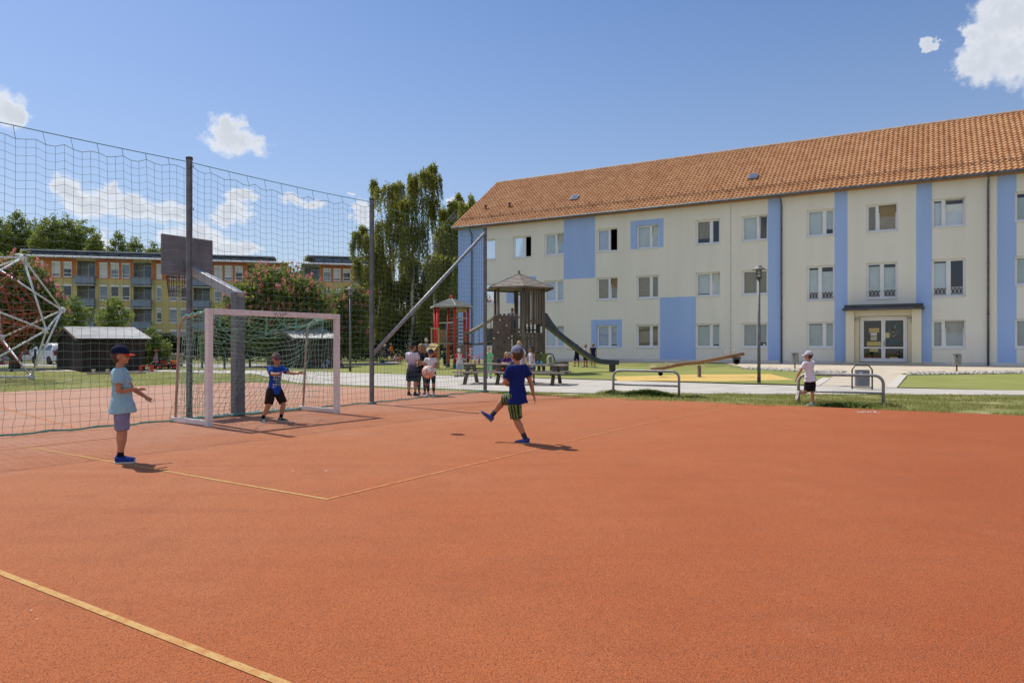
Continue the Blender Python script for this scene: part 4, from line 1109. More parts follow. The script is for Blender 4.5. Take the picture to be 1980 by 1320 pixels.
# dark shrubs and hedges below the flats
def hedge(label, a, b, h, w, n, seed, name='hedge', lf=.09, mat_=LF_HEDGE, cat='hedge'):
    rg = np.random.default_rng(seed); a, b = np.array(a[:2]), np.array(b[:2])
    t = rg.uniform(0, 1, n); d = (b-a); L = np.linalg.norm(d); sd = np.array([-d[1], d[0]])/L
    top = h*(1+.10*np.sin(t*L*.9+seed)+.06*np.sin(t*L*2.3))
    z = top*rg.uniform(0, 1, n)**.6; o = rg.normal(0, .33, n)*w
    C = np.c_[a[0]+d[0]*t+sd[0]*o, a[1]+d[1]*t+sd[1]*o, z+.03]
    U, V = rand_uv(n, lf, rg)
    return tag(quads(name, C, U, V, mat_, loc=(float(a[0]), float(a[1]), 0)), label, cat)
p = lambda px, Y: (at(px, HY, Y).x, Y)
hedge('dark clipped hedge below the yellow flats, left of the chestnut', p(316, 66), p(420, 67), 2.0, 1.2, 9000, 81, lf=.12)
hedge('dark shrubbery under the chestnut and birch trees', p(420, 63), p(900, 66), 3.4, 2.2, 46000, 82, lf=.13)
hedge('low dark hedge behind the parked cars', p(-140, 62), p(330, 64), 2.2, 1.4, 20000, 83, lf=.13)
hedge('rounded low bush on the lawn behind the goal', p(388, 50), p(398, 50.2), 1.9, .8, 1500, 84, name='bush', lf=.07, mat_=LF_CHEST, cat='bush')

# ------------------------------------------------------------------ sheds
WOODD = P('dark_brown_boards', (.030,.021,.017), (.055,.040,.033), scale=3, rough=.85, stretch=(1,1,.15), bump=.4, bscale=40)
def shed(label, front_l, front_r, gable_l, eave_h, ridge_h, seat=None):
    """front wall from front_l to front_r, gable end from front_l back to gable_l (ground points)"""
    A, B, Gp = Vector(front_l), Vector(front_r), Vector(gable_l)
    back = Gp-A; dirf = (B-A).normalized(); L = (B-A).length; out = -back.normalized()
    root = thing('shed', A.lerp(B, .5)+back*.5, label, 'shed')
    n = int(L/.17); w = MB()
    up = Vector((0,0,1))
    for i in range(n):
        a = A+dirf*(L*i/n+.008); b = A+dirf*(L*(i+1)/n-.008); o_ = out*(.012 if i % 2 else 0)
        w.prism([a+o_, b+o_, b+o_-out*.04, a+o_-out*.04], up*(eave_h-.02))
        c = a+back; d = b+back; w.prism([c, d, d+out*.04, c+out*.04], up*(eave_h-.02))
    bd = back.length; m = int(bd/.17); bn = back.normalized()
    for base, sgn in ((A, -1), (B, 1)):
        for i in range(m):
            s0, s1 = bd*i/m+.008, bd*(i+1)/m-.008
            h0 = eave_h+(ridge_h-eave_h)*(1-abs(s0/bd-.5)*2)-.03; h1 = eave_h+(ridge_h-eave_h)*(1-abs(s1/bd-.5)*2)-.03
            q = dirf*sgn*(.045+(.012 if i % 2 else 0))
            w.add([base+bn*s0+q, base+bn*s1+q, base+bn*s1+q+up*h1, base+bn*s0+q+up*h0, base+bn*s0+q-dirf*sgn*.04, base+bn*s1+q-dirf*sgn*.04, base+bn*s1+q-dirf*sgn*.04+up*h1, base+bn*s0+q-dirf*sgn*.04+up*h0],
                  [(0,1,2,3),(7,6,5,4),(0,4,5,1),(1,5,6,2),(2,6,7,3),(3,7,4,0)])
    wo = w.build('wall', WOODD, root)
    inner = MB(); inner.prism([A+bn*.08+dirf*.02, B+bn*.08-dirf*.02, B+back-bn*.08-dirf*.02, A+back-bn*.08+dirf*.02], up*(eave_h-.06)); inner.build('lining', DARK, wo)
    r = MB(); ov = .32; ng = int((L+2*ov)/.09)
    for side in (0, 1):
        e0 = A-bn*ov if side == 0 else A+back+bn*ov
        zed = eave_h-(ridge_h-eave_h)*ov/(bd/2)
        rp = A+back*.5
        vs, fs = [], []
        for i in range(ng*2+1):
            x = dirf*(-ov+(L+2*ov)*i/(ng*2)); hh = .03*(i % 2)
            vs += [e0+x+up*(zed+hh+.02), rp+x+up*(ridge_h+hh+.02)]
        fs = [(2*i, 2*i+2, 2*i+3, 2*i+1) for i in range(ng*2)]
        r.add(vs, fs)
        vs = [v-up*.045 for v in vs]; r.add(vs, [f[::-1] for f in fs])
    r.build('roof', P('grey_corrugated_roof', (.22,.225,.23), (.31,.315,.32), scale=1.5, rough=.6, metal=.2), root, fix=False)
    bg = MB()
    for sgn, bs in ((-1, A), (1, B)):
        q = dirf*sgn*(ov-.02)
        rp = bs+back*.5+q+up*(ridge_h-.03)
        for e0 in (bs-bn*ov+q, bs+back+bn*ov+q):
            bg.bar(e0+up*(eave_h-(ridge_h-eave_h)*ov/(bd/2)-.03), rp, .04, .13)
    bg.build('barge_board', P('barge_boards', (.16,.11,.08), rough=.8), root)
    return root
fr_l, fr_r = gp(158, 718), gp(279, 716); bk = gp(114, 711.5)
shed('dark brown timber shed with grey corrugated roof beside the bright green bush', fr_l, fr_r, bk, 1.78, 2.42)
fl2, fr2 = gp(575, 711.5), gp(646, 711); bk2 = gp(517, 706.5)
shed('dark brown timber shed seen through the football goal', fl2, fr2, bk2, 1.86, 2.55)
pst = MB(); 
for k, px in enumerate((181, 208)):
    q = gp(px, 722.5); s = MB(); s.lathe([(.07,0),(.07,.16),(.095,.17),(.095,.215),(.02,.22)], q, 10)
    tag(s.build('low_post', P('pale_post', (.55,.50,.40), rough=.8), loc=q), ['short pale post in the grass before the brown shed, nearer the car', 'short pale post in the grass before the brown shed, nearer the boy'][k], 'post', 'short posts by the shed')
hb = MB(); q0, q1 = gp(168, 723.5), gp(282, 722); hb.bar(q0+Vector((0,0,.04)), q1+Vector((0,0,.04)), .1, .08)
tag(hb.build('timber_edging', P('edging_wood', (.40,.31,.22), rough=.9), loc=q0), 'long low timber beam edging the grass before the brown shed', 'beam')

# ------------------------------------------------------------------ parked cars
def car(label, pos, face, paint, L=3.9, Wd=1.68, Hh=1.55, estate=True):
    pos = Vector(pos); f = Vector((face[0], face[1], 0)).normalized(); rgt = Vector((f.y, -f.x, 0)); up = Vector((0,0,1))
    M_ = Matrix(((rgt.x, f.x, 0, pos.x), (rgt.y, f.y, 0, pos.y), (0,0,1,pos.z), (0,0,0,1)))
    root = thing('parked_car', pos, label, 'car', 'cars parked behind the climbing frame')
    hw = Wd/2
    # stations along the car: y, half width at sill, at shoulder, roof half width, z bottom, z shoulder, z roof
    stn = [(-L/2, hw*.86, .30, .62, .72), (-L/2+.10, hw*.95, .26, .90, .98), (-L/2+.35, hw*.98, .24, .95, 1.38), (-L/2+.62, hw, .22, .96, Hh-.03), (-.3, hw, .20, .96, Hh), (.35, hw, .20, .95, Hh-.05), (1.05, hw, .20, .93, 1.05), (1.5, hw*.97, .22, .86, .90), (L/2-.1, hw*.88, .26, .68, .74), (L/2, hw*.8, .32, .55, .58)]
    b = MB(M_); vs = []
    for y, w, zb, zs_, zr in stn:
        rw = w*(.97 if zr < 1.1 else .76)
        ring = [(-w*.92,zb),(-w,zb+.22),(-w,zs_),(-rw,max(zr-.06, zs_+.005)),(-rw*.7,zr),(rw*.7,zr),(rw,max(zr-.06, zs_+.005)),(w,zs_),(w,zb+.22),(w*.92,zb)]
        vs += [(x, y, z) for x, z in ring]
    n = 10; k = len(stn)
    fs = [(i*n+j, i*n+(j+1)%n, (i+1)*n+(j+1)%n, (i+1)*n+j) for i in range(k-1) for j in range(n)]+[tuple(range(n)), tuple((k-1)*n+j for j in range(n))]
    b.add(vs, fs); bo = b.build('body', paint, root); auto_smooth(bo, 40)
    g = MB(M_); e = .008
    def side(y0, y1, sx):
        w0 = hw+e; r0 = hw*.76+e
        g.add([(sx*w0*.985, y0, 1.0), (sx*w0*.985, y1, .99), (sx*(r0+.03), y1-.12*(y1 > .3), Hh-.17), (sx*(r0+.03), y0+.06, Hh-.15)], [(0,1,2,3)])
    for sx in (-1, 1): side(-1.45, -.55, sx); side(-.47, .25, sx); side(.32, .8, sx)
    g.add([(-hw*.72,-L/2+.22,1.02),(hw*.72,-L/2+.22,1.02),(hw*.62,-L/2+.56,Hh-.14),(-hw*.62,-L/2+.56,Hh-.14)], [(0,1,2,3)])
    g.add([(-hw*.8,1.08,1.06),(hw*.8,1.08,1.06),(hw*.66,.46,Hh-.12),(-hw*.66,.46,Hh-.12)], [(0,1,2,3)])
    g.build('window', P('dark_car_glass', (.02,.025,.03), rough=.08, spec=.9), root, fix=False)
    for sx in (-1, 1):
        for y in (-L/2+.72, L/2-.78):
            wl = MB(M_ @ Matrix.Translation((sx*(hw-.06), y, .31)) @ Matrix.Rotation(R(90), 4, 'Y'))
            wl.lathe([(.20,-.09),(.29,-.10),(.31,-.05),(.31,.05),(.29,.10),(.20,.09)], (0,0,0), 18)
            wo = wl.build('wheel', P('tyre_rubber', (.02,.02,.02), rough=.9), root, smooth=False)
            rm = MB(M_ @ Matrix.Translation((sx*(hw-.06), y, .31)) @ Matrix.Rotation(R(90), 4, 'Y'))
            rm.lathe([(0,sx*.05),(.10,sx*.085),(.20,sx*.07),(.20,-sx*.06),(0,-sx*.06)], (0,0,0), 14); rm.build('rim', P('alloy_rim', (.45,.46,.48), rough=.35, metal=.7), wo)
        t = MB(M_); t.box((sx*hw*.80-.11, -L/2-.015, .66), (sx*hw*.80+.11, -L/2+.34, 1.02)); bevel(t.build('tail_light', P('tail_light_red', (.22,.012,.015), rough=.2), root), .03)
        t = MB(M_); t.ell((sx*hw*.66, L/2-.14, .62), (.18,.12,.10)); t.build('headlight', P('headlight_clear', (.6,.62,.65), rough=.1), root, smooth=True)
        t = MB(M_); t.ell((sx*(hw+.11), .72, 1.02), (.10,.06,.075)); t.build('mirror', paint, root, smooth=True)
    t = MB(M_); t.box((-hw*.85,-L/2-.05,.34),(hw*.85,-L/2+.1,.56)); bevel(t.build('bumper', paint, root), .03)
    t = MB(M_); t.box((-.26,-L/2-.06,.60),(.26,-L/2-.03,.71)); t.build('number_plate', P('plate_white', (.7,.7,.7), rough=.5), root)
    return root
WPAINT = P('white_car_paint', (.72,.74,.77), rough=.25, spec=.6, coat=.6)
SPAINT = P('silver_car_paint', (.30,.34,.40), rough=.3, metal=.5, coat=.6)
car('white hatchback parked beside the dark brown shed, red tail light showing', at(104, HY, 52.5)*Vector((1,1,0)), (-.82,.57), WPAINT)
car('white car half hidden behind the climbing frame tubes', at(35, HY, 55)*Vector((1,1,0)), (-.98,.2), WPAINT, L=3.2)
car('silver car at the left picture edge behind the climbing frame', at(-14, HY, 52)*Vector((1,1,0)), (-.93,.35), SPAINT)

# ------------------------------------------------------------------ wire fence along the lawn
FEN = P('dark_green_fence', (.022,.045,.035), (.03,.06,.045), rough=.6)
def wire_fence(label, pts, h, gap=.22, rows=6):
    pts = [Vector(q) for q in pts]
    root = thing('wire_fence', pts[0], label, 'fence')
    for q in pts:
        s = MB(); s.obox(q+Vector((0,0,h/2)), (.045,0,0), (0,.045,0), (0,0,h/2+.03)); s.build('post', FEN, root)
    w = MB()
    for a, b in zip(pts, pts[1:]):
        for k in range(rows): z = Vector((0,0,.06+(h-.1)*k/(rows-1))); w.tube([a+z, b+z], .006, 3, caps=False)
        n = int((b-a).length/gap)
        for k in range(1, n): c = a.lerp(b, k/n); w.tube([c+Vector((0,0,.05)), c+Vector((0,0,h-.03))], .004, 3, caps=False)
    w.build('wire_mesh', FEN, root, fix=False)
    return root
wire_fence('dark green wire fence along the lawn behind the football goal', [gp(391, 711.5), gp(434, 713), gp(483, 709), gp(560, 705.5), gp(640, 703), gp(688, 701), gp(729, 700), gp(770, 699)], 1.2)
wire_fence('low dark wire fence before the parked cars', [gp(-220, 719), gp(-100, 718.5), gp(22, 718), gp(68, 716.5), gp(112, 715.5)], 1.15)
# ------------------------------------------------------------------ ball stop net with its poles
P1, P2, P3 = gp(366, 813), gp(719, 781), gp(938, 758)
P0 = P1-(P2-P1).normalized()*4.85; PM = P0-(P2-P1).normalized()*4.85
POLEH = 4.86
def netpole(pos, label, square=True):
    root = thing('net_pole', pos, label, 'pole', 'poles of the ball stop net')
    m = MB(); m.tube([pos, pos+Vector((0,0,POLEH))], .055, 12); m.build('post', P('grey_pole_steel', (.13,.135,.14), (.20,.20,.215), scale=6, rough=.5, metal=.6), root, smooth=False)
    c = MB(); c.lathe([(.062,0),(.062,.05),(.03,.065)], pos+Vector((0,0,POLEH-.03)), 12); c.build('cap', darksteel, root)
    b = MB(); b.lathe([(.11,0),(.11,.03),(.07,.05)], pos, 12); b.build('base_collar', dirtmetal, root)
    h = MB()
    for z in (4.7, 3.9, 3.1, 2.3, 1.5, .7): h.tube([pos+AX*.05+Vector((0,0,z)), pos+AX*.09+Vector((0,0,z+.02)), pos+AX*.08+Vector((0,0,z+.06))], .007, 5)
    h.build('net_hooks', galv, root)
    return root
netpole(P0, 'tall grey pole of the ball stop net nearest the camera, outside the picture')
netpole(P1, 'tall grey net pole standing before the basketball board')
netpole(P2, 'tall grey net pole right of the football goal, brace foot fixed to it')
np3 = netpole(P3, 'tall grey net pole at the far end of the net, carrying the slanting brace')
br = MB(); br.tube([P2+(P3-P2).normalized()*.10+Vector((0,0,1.23)), P3-(P3-P2).normalized()*.03+Vector((0,0,4.72))], .047, 10)
br.build('brace', galv, np3, smooth=True)
bk_ = MB(); bk_.obox(P2+(P3-P2).normalized()*.07+Vector((0,0,1.22)), (.02,.02,0), (-.02,.03,0), (0,0,.07)); bk_.build('brace_bracket', galv, np3)

NET = P('net_twine', (.075,.145,.13), (.12,.19,.17), scale=5, rough=.8, spec=.2)
ROPE = P('green_rope', (.10,.33,.24), (.20,.42,.34), scale=30, rough=.9)
def strand(mb, pts, r): mb.tube(pts, r, 3, caps=False)
ns_root = thing('ball_net', P1, 'tall green ball stop net strung between the grey poles', 'net')
tw, rp, rbt = MB(), MB(), MB()
posts = [P0, P1, P2, P3]
for si, (A, B) in enumerate(zip(posts, posts[1:])):
    d = (B-A); L = d.length; d.normalize(); side = Vector((-d.y, d.x, 0))
    n = int(round(L/.135)); mrow = 36
    sag = (.10, .12, .22)[si]
    def node(i, j):
        s = i/n; tie = abs(math.sin(math.pi*(i+.0)/3.35))
        ztop = POLEH-.12-sag*4*s*(1-s)-.075*tie-(.02 if si < 2 else .05)
        f = j/mrow                   # 0 top, 1 bottom
        z = ztop*(1-f)+.03*f+.03*mnoise.noise(Vector((i*.09, j*.10, si*3.)))*math.sin(math.pi*f)
        fs = .03*mnoise.noise(Vector((i*.08, j*.07, 9+si)))+(.10*mnoise.noise(Vector((i*.35, j*.33, 4+si)))*max(0, (f-.72)/.28))
        edge = min(1, 6*s, 6*(1-s))
        o = .12*mnoise.noise(Vector((i*.05, j*.045, 20+si)))*math.sin(math.pi*f*.9)+(.05*mnoise.noise(Vector((i*.5, j*.4, 2)))*f if f > .7 else 0)
        return A+d*(L*s+fs*edge)+side*(o*edge-.06)+Vector((0,0,z))
    grid = [[node(i, j) for j in range(mrow+1)] for i in range(n+1)]
    for i in range(n+1): strand(tw, grid[i], .0028)
    for j in range(mrow+1): strand(tw, [grid[i][j] for i in range(n+1)], .0028 if j else .0055)
    a, b = A+Vector((0,0,POLEH-.07)), B+Vector((0,0,POLEH-.07))
    rp.tube([a.lerp(b, k/10)-Vector((0,0,(.03 if si < 2 else .10)*4*(k/10)*(1-k/10))) for k in range(11)], .008, 5)
    for i in range(0, n+1):
        if i % 3 == 0 and 0 < i < n:
            s = i/n; t = grid[i][0]; u = a.lerp(b, s)-Vector((0,0,(.03 if si < 2 else .10)*4*s*(1-s))); rp.tube([t, u], .005, 4)
    bot = [grid[i][mrow]+Vector((.02*math.sin(i*2.3), .02*math.cos(i*1.7), .012+.01*math.sin(i*1.1))) for i in range(n+1)]
    rbt.tube(bot, .016, 5)
    for i in range(0, n, 3): rbt.ell(bot[i], (.035,.03,.022), None, 6, 4)
tw.build('net_mesh', NET, ns_root, fix=False)
rp.build('top_rope', ROPE, ns_root)
rbt.build('bottom_rope', ROPE, ns_root)

# ------------------------------------------------------------------ football goal
GL, GR = gp(404, 824)-AX*.0, gp(651, 799)
gd = (GR-GL).normalized(); gb = Vector((-gd.y, gd.x, 0))          # gb points back from the goal mouth
if gb.y < 0: gb = -gb
goal = thing('football_goal', GL.lerp(GR, .5), 'pinkish white football goal with a tangled green net', 'goal')
GP = P('chalky_goal_paint', (.66,.61,.585), (.76,.71,.685), scale=7, rough=.6, bump=.08)
HG = 2.03
def fin(mb, name, mat_, par, w=.006, **k): return bevel(mb.build(name, mat_, par, **k), w, 2)
for q in (GL, GR):
    m = MB(); m.obox(q+Vector((0,0,HG/2)), gd*.05, gb*.05, (0,0,HG/2)); fin(m, 'post', GP, goal)
m = MB(); m.bar(GL+gd*.05+Vector((0,0,HG-.05)), GR-gd*.05+Vector((0,0,HG-.05)), .099, .099); fin(m, 'crossbar', GP, goal)
BD = 1.16
for q in (GL, GR):
    m = MB(); m.bar(q+gb*.05+Vector((0,0,.055)), q+gb*BD+Vector((0,0,.055)), .075, .085); fin(m, 'base_bar', GP, goal)
    m = MB(); t = [q+gb*(BD-.10)+Vector((0,0,.09)), q+gb*(BD-.17)+Vector((0,0,1.0)), q+gb*(BD-.22)+Vector((0,0,1.62)), q+gb*(BD-.26)+Vector((0,0,1.78)), q+gb*(BD-.36)+Vector((0,0,1.88)), q+gb*.05+Vector((0,0,1.97))]
    m.tube(t, .022, 8); m.build('net_stay', P('rusty_goal_tube', (.42,.33,.30), (.33,.22,.18), scale=9, rough=.7), goal, smooth=True)
m = MB(); m.bar(GL+gb*BD+Vector((0,0,.04)), GR+gb*BD+Vector((0,0,.04)), .04, .04); m.build('back_bar', GP, goal)
# the net: loose, dragged towards one side and looped under the bar
gn, grp = MB(), MB()
def surf(fn, nu, nv, r=.0038, mb=None):
    gg = [[fn(u/nu, v/nv) for v in range(nv+1)] for u in range(nu+1)]
    for u in range(nu+1): strand(mb or gn, gg[u], r)
    for v in range(nv+1): strand(mb or gn, [gg[u][v] for u in range(nu+1)], r)
    return gg
W_ = (GR-GL).length
def wob(u, v, s, k): return s*mnoise.noise(Vector((u*7, v*7, k)))
def back(u, v):
    # u along the goal, v from the back edge of the top down to the ground
    uu = u+.22*math.sin(math.pi*v)*math.sin(math.pi*u)*(1-v)*(1 if u < .8 else .4)-.06*(1-v)*math.sin(math.pi*u*2)
    ztop = 1.84-.34*math.sin(math.pi*u)*(.65+.5*u)
    z = ztop*(1-v)+.03*v+wob(u, v, .12, 3)*math.sin(math.pi*v)
    dep = (BD-.36)+(.30)*v-.10*math.sin(math.pi*v)+.10*wob(u, v, 1, 8)
    return GL+gd*(W_*uu)+gb*(dep+.16*v)+Vector((0,0,max(.02, z)))
surf(back, 27, 17)
def top(u, v):
    z = 1.99-.12*v-(.36*math.sin(math.pi*u)*(.6+.5*u))*math.sin(math.pi*min(1, v*1.0)/2)+wob(u, v, .10, 5)*v
    return GL+gd*(W_*u)+gb*(.05+(BD-.41)*v+wob(u, v, .06, 6))+Vector((0,0,z))
surf(top, 27, 6)
for q, k in ((GL, 11), (GR, 12)):
    def sidef(u, v, q=q, k=k):
        dep = .05+(BD-.15)*u*(.70+.30*v)
        z = (1.93-.12*u)*(1-v)+.09*v+wob(u, v, .08, k)*math.sin(math.pi*v)
        return q+gb*dep+gd*(.05*mnoise.noise(Vector((u*4, v*5, k))))+Vector((0,0,z))
    surf(sidef, 8, 16)
# twisted hanks along the bars and loose loops
hanks = []
for q in (GL, GR):
    hanks.append(MB())
    pts = [q+gb*(.05+(BD-.41)*k/14)+Vector((0, .02*math.sin(k*2), 1.985-.09*k/14+.02*math.sin(k*1.7))) for k in range(15)]
    hanks[-1].tube(pts, [.02+.012*abs(math.sin(k*1.3)) for k in range(15)], 6)
for (u0, z0, u1, z1, sag, r) in ((.10,1.93,.62,1.86,.42,.008), (.3,1.95,.75,1.93,.30,.006), (.55,1.95,.98,1.90,.18,.008), (.02,1.9,.35,1.94,.5,.005), (.62,1.95,.8,1.8,.1,.008)):
    pts = []
    for k in range(15):
        t = k/14; u = u0+(u1-u0)*t
        pts.append(GL+gd*W_*u+gb*(.25+.3*math.sin(math.pi*t))+Vector((0,0,z0+(z1-z0)*t-sag*4*t*(1-t)+.02*math.sin(k*2.2))))
    grp.tube(pts, r, 5)
for u, z0, z1 in ((.46,1.93,1.58), (.70,1.93,1.74), (.12,1.9,1.72), (.93,1.9,1.55)):
    grp.tube([GL+gd*W_*u+gb*.2+Vector((0,0,z0)), GL+gd*W_*(u+.006)+gb*.22+Vector((0,0,(z0+z1)/2)), GL+gd*W_*(u-.005)+gb*.21+Vector((0,0,z1))], [.012,.016,.01], 6)
for k in range(24):      # net bundled on the ground at the back
    u = k/23; 
    p = GL+gd*W_*u+gb*(BD+.05+.05*math.sin(k*1.9))+Vector((0,0,.035))
    q = GL+gd*W_*(u+.05)+gb*(BD+.05+.06*math.sin(k*1.9+1.4))+Vector((0,0,.03+.03*abs(math.sin(k))))
    grp.tube([p, q], [.022, .028], 6)
gno = gn.build('net', P('goal_twine', (.20,.37,.29), (.30,.46,.38), scale=5, rough=.8, spec=.2), goal, fix=False); grp.build('net_rope', ROPE, gno)
for h_k in hanks: h_k.build('net_hank', ROPE, gno)
# scribbled tag on the bar
sc = MB(); c = GL.lerp(GR, .505)-gb*.0508+Vector((0,0,HG-.05))
if True:
    for (x0,z0,x1,z1) in ((-.16,.03,-.12,-.035),(-.12,-.035,-.10,.035),(-.10,.035,-.06,-.04),(-.02,.04,.0,-.04),(.0,-.04,.04,.03),(.04,.03,.06,-.03),(.06,-.03,.11,.045),(.11,.045,.10,-.02),(.12,.0,.16,.03)):
        sc.bar(c+gd*x0+Vector((0,0,z0)), c+gd*x1+Vector((0,0,z1)), .003, .008, gb)
sc.build('scribble', P('black_marker', (.03,.03,.04), rough=.8), goal)

# ------------------------------------------------------------------ basketball stand
BP = gp(460, 804); HA = 2.45
GREYM = P('painted_grey_steel', (.15,.15,.165), (.21,.21,.23), scale=4, rough=.55, metal=.3, bump=.05)
bs = thing('basketball_stand', BP, 'grey steel basketball stand with a chain net hoop', 'basketball hoop')
m = MB(); m.obox(BP+Vector((0,0,HA/2)), BX*.09, AX*.105, (0,0,HA/2)); fin(m, 'post', GREYM, bs, .012)
BC = BP+BX*1.62                                                   # under the board
armA, armB = BP+BX*.0+Vector((0,0,HA-.09)), BC-BX*.06+Vector((0,0,2.99))
m = MB(); m.bar(BP-BX*.09+Vector((0,0,HA-.10)), armB, .17, .17); fin(m, 'arm', P('grey_arm_steel', (.30,.30,.31), (.40,.40,.42), scale=4, rough=.45, metal=.5), bs, .01)
m = MB(); m.prism([BC+AX*-.58+Vector((0,0,2.84)), BC+AX*.58+Vector((0,0,2.84)), BC+AX*.58+Vector((0,0,3.66)), BC+AX*-.58+Vector((0,0,3.66))], BX*.045)
bdo = fin(m, 'backboard', P('dark_board', (.135,.135,.15), (.20,.20,.22), scale=3, rough=.7, bump=.1, detail=8), bs, .004)
m = MB(); m.obox(BC-BX*.02+Vector((0,0,3.05)), AX*.10, BX*.018, (0,0,.10)); m.build('mounting_plate', GREYM, bdo)
RC = BC+BX*.36+Vector((0,0,2.86))
RUST = P('rusty_chain', (.15,.075,.05), (.09,.05,.04), scale=20, rough=.7, metal=.5)
m = MB(); m.tube([RC+Vector((.23*math.cos(a), .23*math.sin(a), 0)) for a in [i*math.pi/12 for i in range(24)]], .011, 6, closed=True)
m.bar(BC+BX*.045+Vector((0,0,2.86)), RC-BX*.22, .10, .02); rim = m.build('rim', RUST, bs)
ch = MB()
for i in range(12):
    a = i*math.pi/6; pts = []
    for k in range(9):
        r = .225-.045*(k/8); pts.append(RC+Vector((r*math.cos(a+.05*(k % 2)), r*math.sin(a+.05*(k % 2)), -.40*k/8)))
    ch.tube(pts, [.010 if k % 2 else .006 for k in range(9)], 5)
    for k in (2, 4, 6, 8):
        r = .225-.045*(k/8); a2 = a+math.pi/6; am = (a+a2)/2
        ch.tube([RC+Vector((r*math.cos(a), r*math.sin(a), -.40*k/8)), RC+Vector((r*.97*math.cos(am), r*.97*math.sin(am), -.40*k/8-.035)), RC+Vector((r*math.cos(a2), r*math.sin(a2), -.40*k/8))], .006, 4)
ch.build('chain_net', RUST, rim)

# ------------------------------------------------------------------ the ball in the air
bc = Vector((-.118*11.56, 11.56, .962))
bv = MB(); bv.ell((0,0,0), (.104,.104,.104), None, 32, 20)
BALL = bpy.data.materials.new('football_panels'); BALL.use_nodes = True
N = BALL.node_tree.nodes; L = BALL.node_tree.links; b = N['Principled BSDF']; b.inputs['Roughness'].default_value = .5
t = N.new('ShaderNodeTexCoord'); v = N.new('ShaderNodeTexVoronoi'); v.feature = 'DISTANCE_TO_EDGE'; v.inputs['Scale'].default_value = 11
L.new(t.outputs['Object'], v.inputs['Vector']); r = N.new('ShaderNodeMapRange'); r.inputs['From Min'].default_value = .02; r.inputs['From Max'].default_value = .07
L.new(v.outputs['Distance'], r.inputs['Value'])
n = N.new('ShaderNodeTexNoise'); n.inputs['Scale'].default_value = 14; L.new(t.outputs['Object'], n.inputs['Vector'])
rr_ = N.new('ShaderNodeValToRGB'); rr_.color_ramp.elements[0].position = .4; rr_.color_ramp.elements[0].color = (.66,.34,.22,1); rr_.color_ramp.elements[1].position = .62; rr_.color_ramp.elements[1].color = (.78,.68,.60,1)
L.new(n.outputs['Fac'], rr_.inputs[0])
x = N.new('ShaderNodeMix'); x.data_type = 'RGBA'; x.inputs[6].default_value = (.22,.15,.17,1); L.new(rr_.outputs[0], x.inputs[7]); L.new(r.outputs[0], x.inputs[0]); L.new(x.outputs[2], b.inputs['Base Color'])
bv.v = [(p[0]+bc.x, p[1]+bc.y, p[2]+bc.z) for p in bv.v]
tag(bv.build('football', BALL, loc=bc, smooth=True), 'pale pink and white football flying before the girl in leggings', 'ball')

# ------------------------------------------------------------------ climbing frame: tubes on an icosahedron with a red rope web inside
DOME = [(-19.16,27.79,4.81),(-23.74,28.3,2.91),(-18.02,27.46,1.97),(-22.6,27.97,.09),(-22.01,26.62,4.83),(-20.16,26.09,.24),(-21.59,29.67,4.65),(-19.75,29.14,.09),(-19.8,25.26,3.18),(-19.13,30.19,2.88),(-22.63,25.57,2.01),(-21.96,30.5,1.71)]
DV = [Vector(p) for p in DOME]; dc = sum(DV, Vector())/12
edg = [(i, j) for i in range(12) for j in range(i+1, 12) if (DV[i]-DV[j]).length < 3.6]
dome = thing('climbing_frame', (dc.x, dc.y, 0), 'white tubular climbing frame with a web of red ropes at the left edge', 'climbing frame')
WT = P('white_tube_paint', (.74,.75,.77), (.66,.67,.70), scale=5, rough=.4)
for i, j in edg:
    m = MB(); d = (DV[j]-DV[i]).normalized(); m.tube([DV[i]+d*.10, DV[j]-d*.10], .036, 10); m.build('tube', WT, dome, smooth=True)
for p in DV:
    m = MB(); o = (p-dc).normalized(); m.ell(p, (.135,.135,.135), None, 14, 10); k = m.build('node', WT, dome, smooth=True)
    m = MB(); m.tube([p+o*.10, p+o*.142], .06, 12); m.build('node_cap', darksteel, k)
RR = P('red_rope', (.42,.085,.05), (.30,.05,.035), scale=20, rough=.85)
web = MB()
for f in (.30, .52, .74):
    Q = [dc+(p-dc)*f for p in DV]
    for i, j in edg: web.tube([Q[i], (Q[i]+Q[j])/2-Vector((0,0,.05)), Q[j]], .015, 5)
for p in DV: web.tube([p, dc], .016, 5)
for i, j in edg:
    for k in range(12):
        if (min(i,j), max(i,j)) < (min(j,k), max(j,k)) and (min(i,k), max(i,k)) in edg and (min(j,k), max(j,k)) in edg:
            cen = dc+((DV[i]+DV[j]+DV[k])/3-dc)*.80
            for q in (i, j, k): web.tube([cen, dc+(DV[q]-dc)*.74], .013, 5)
            web.tube([cen, dc+((DV[i]+DV[j]+DV[k])/3-dc)*.48], .013, 5)
wbo = web.build('rope_web', RR, dome, fix=False)
kn = MB()
for f in (.52, .74):
    for p in DV: kn.ell(dc+(p-dc)*f, (.04,.04,.04), None, 8, 6)
kn.build('rope_clamp', galv, wbo, smooth=True)

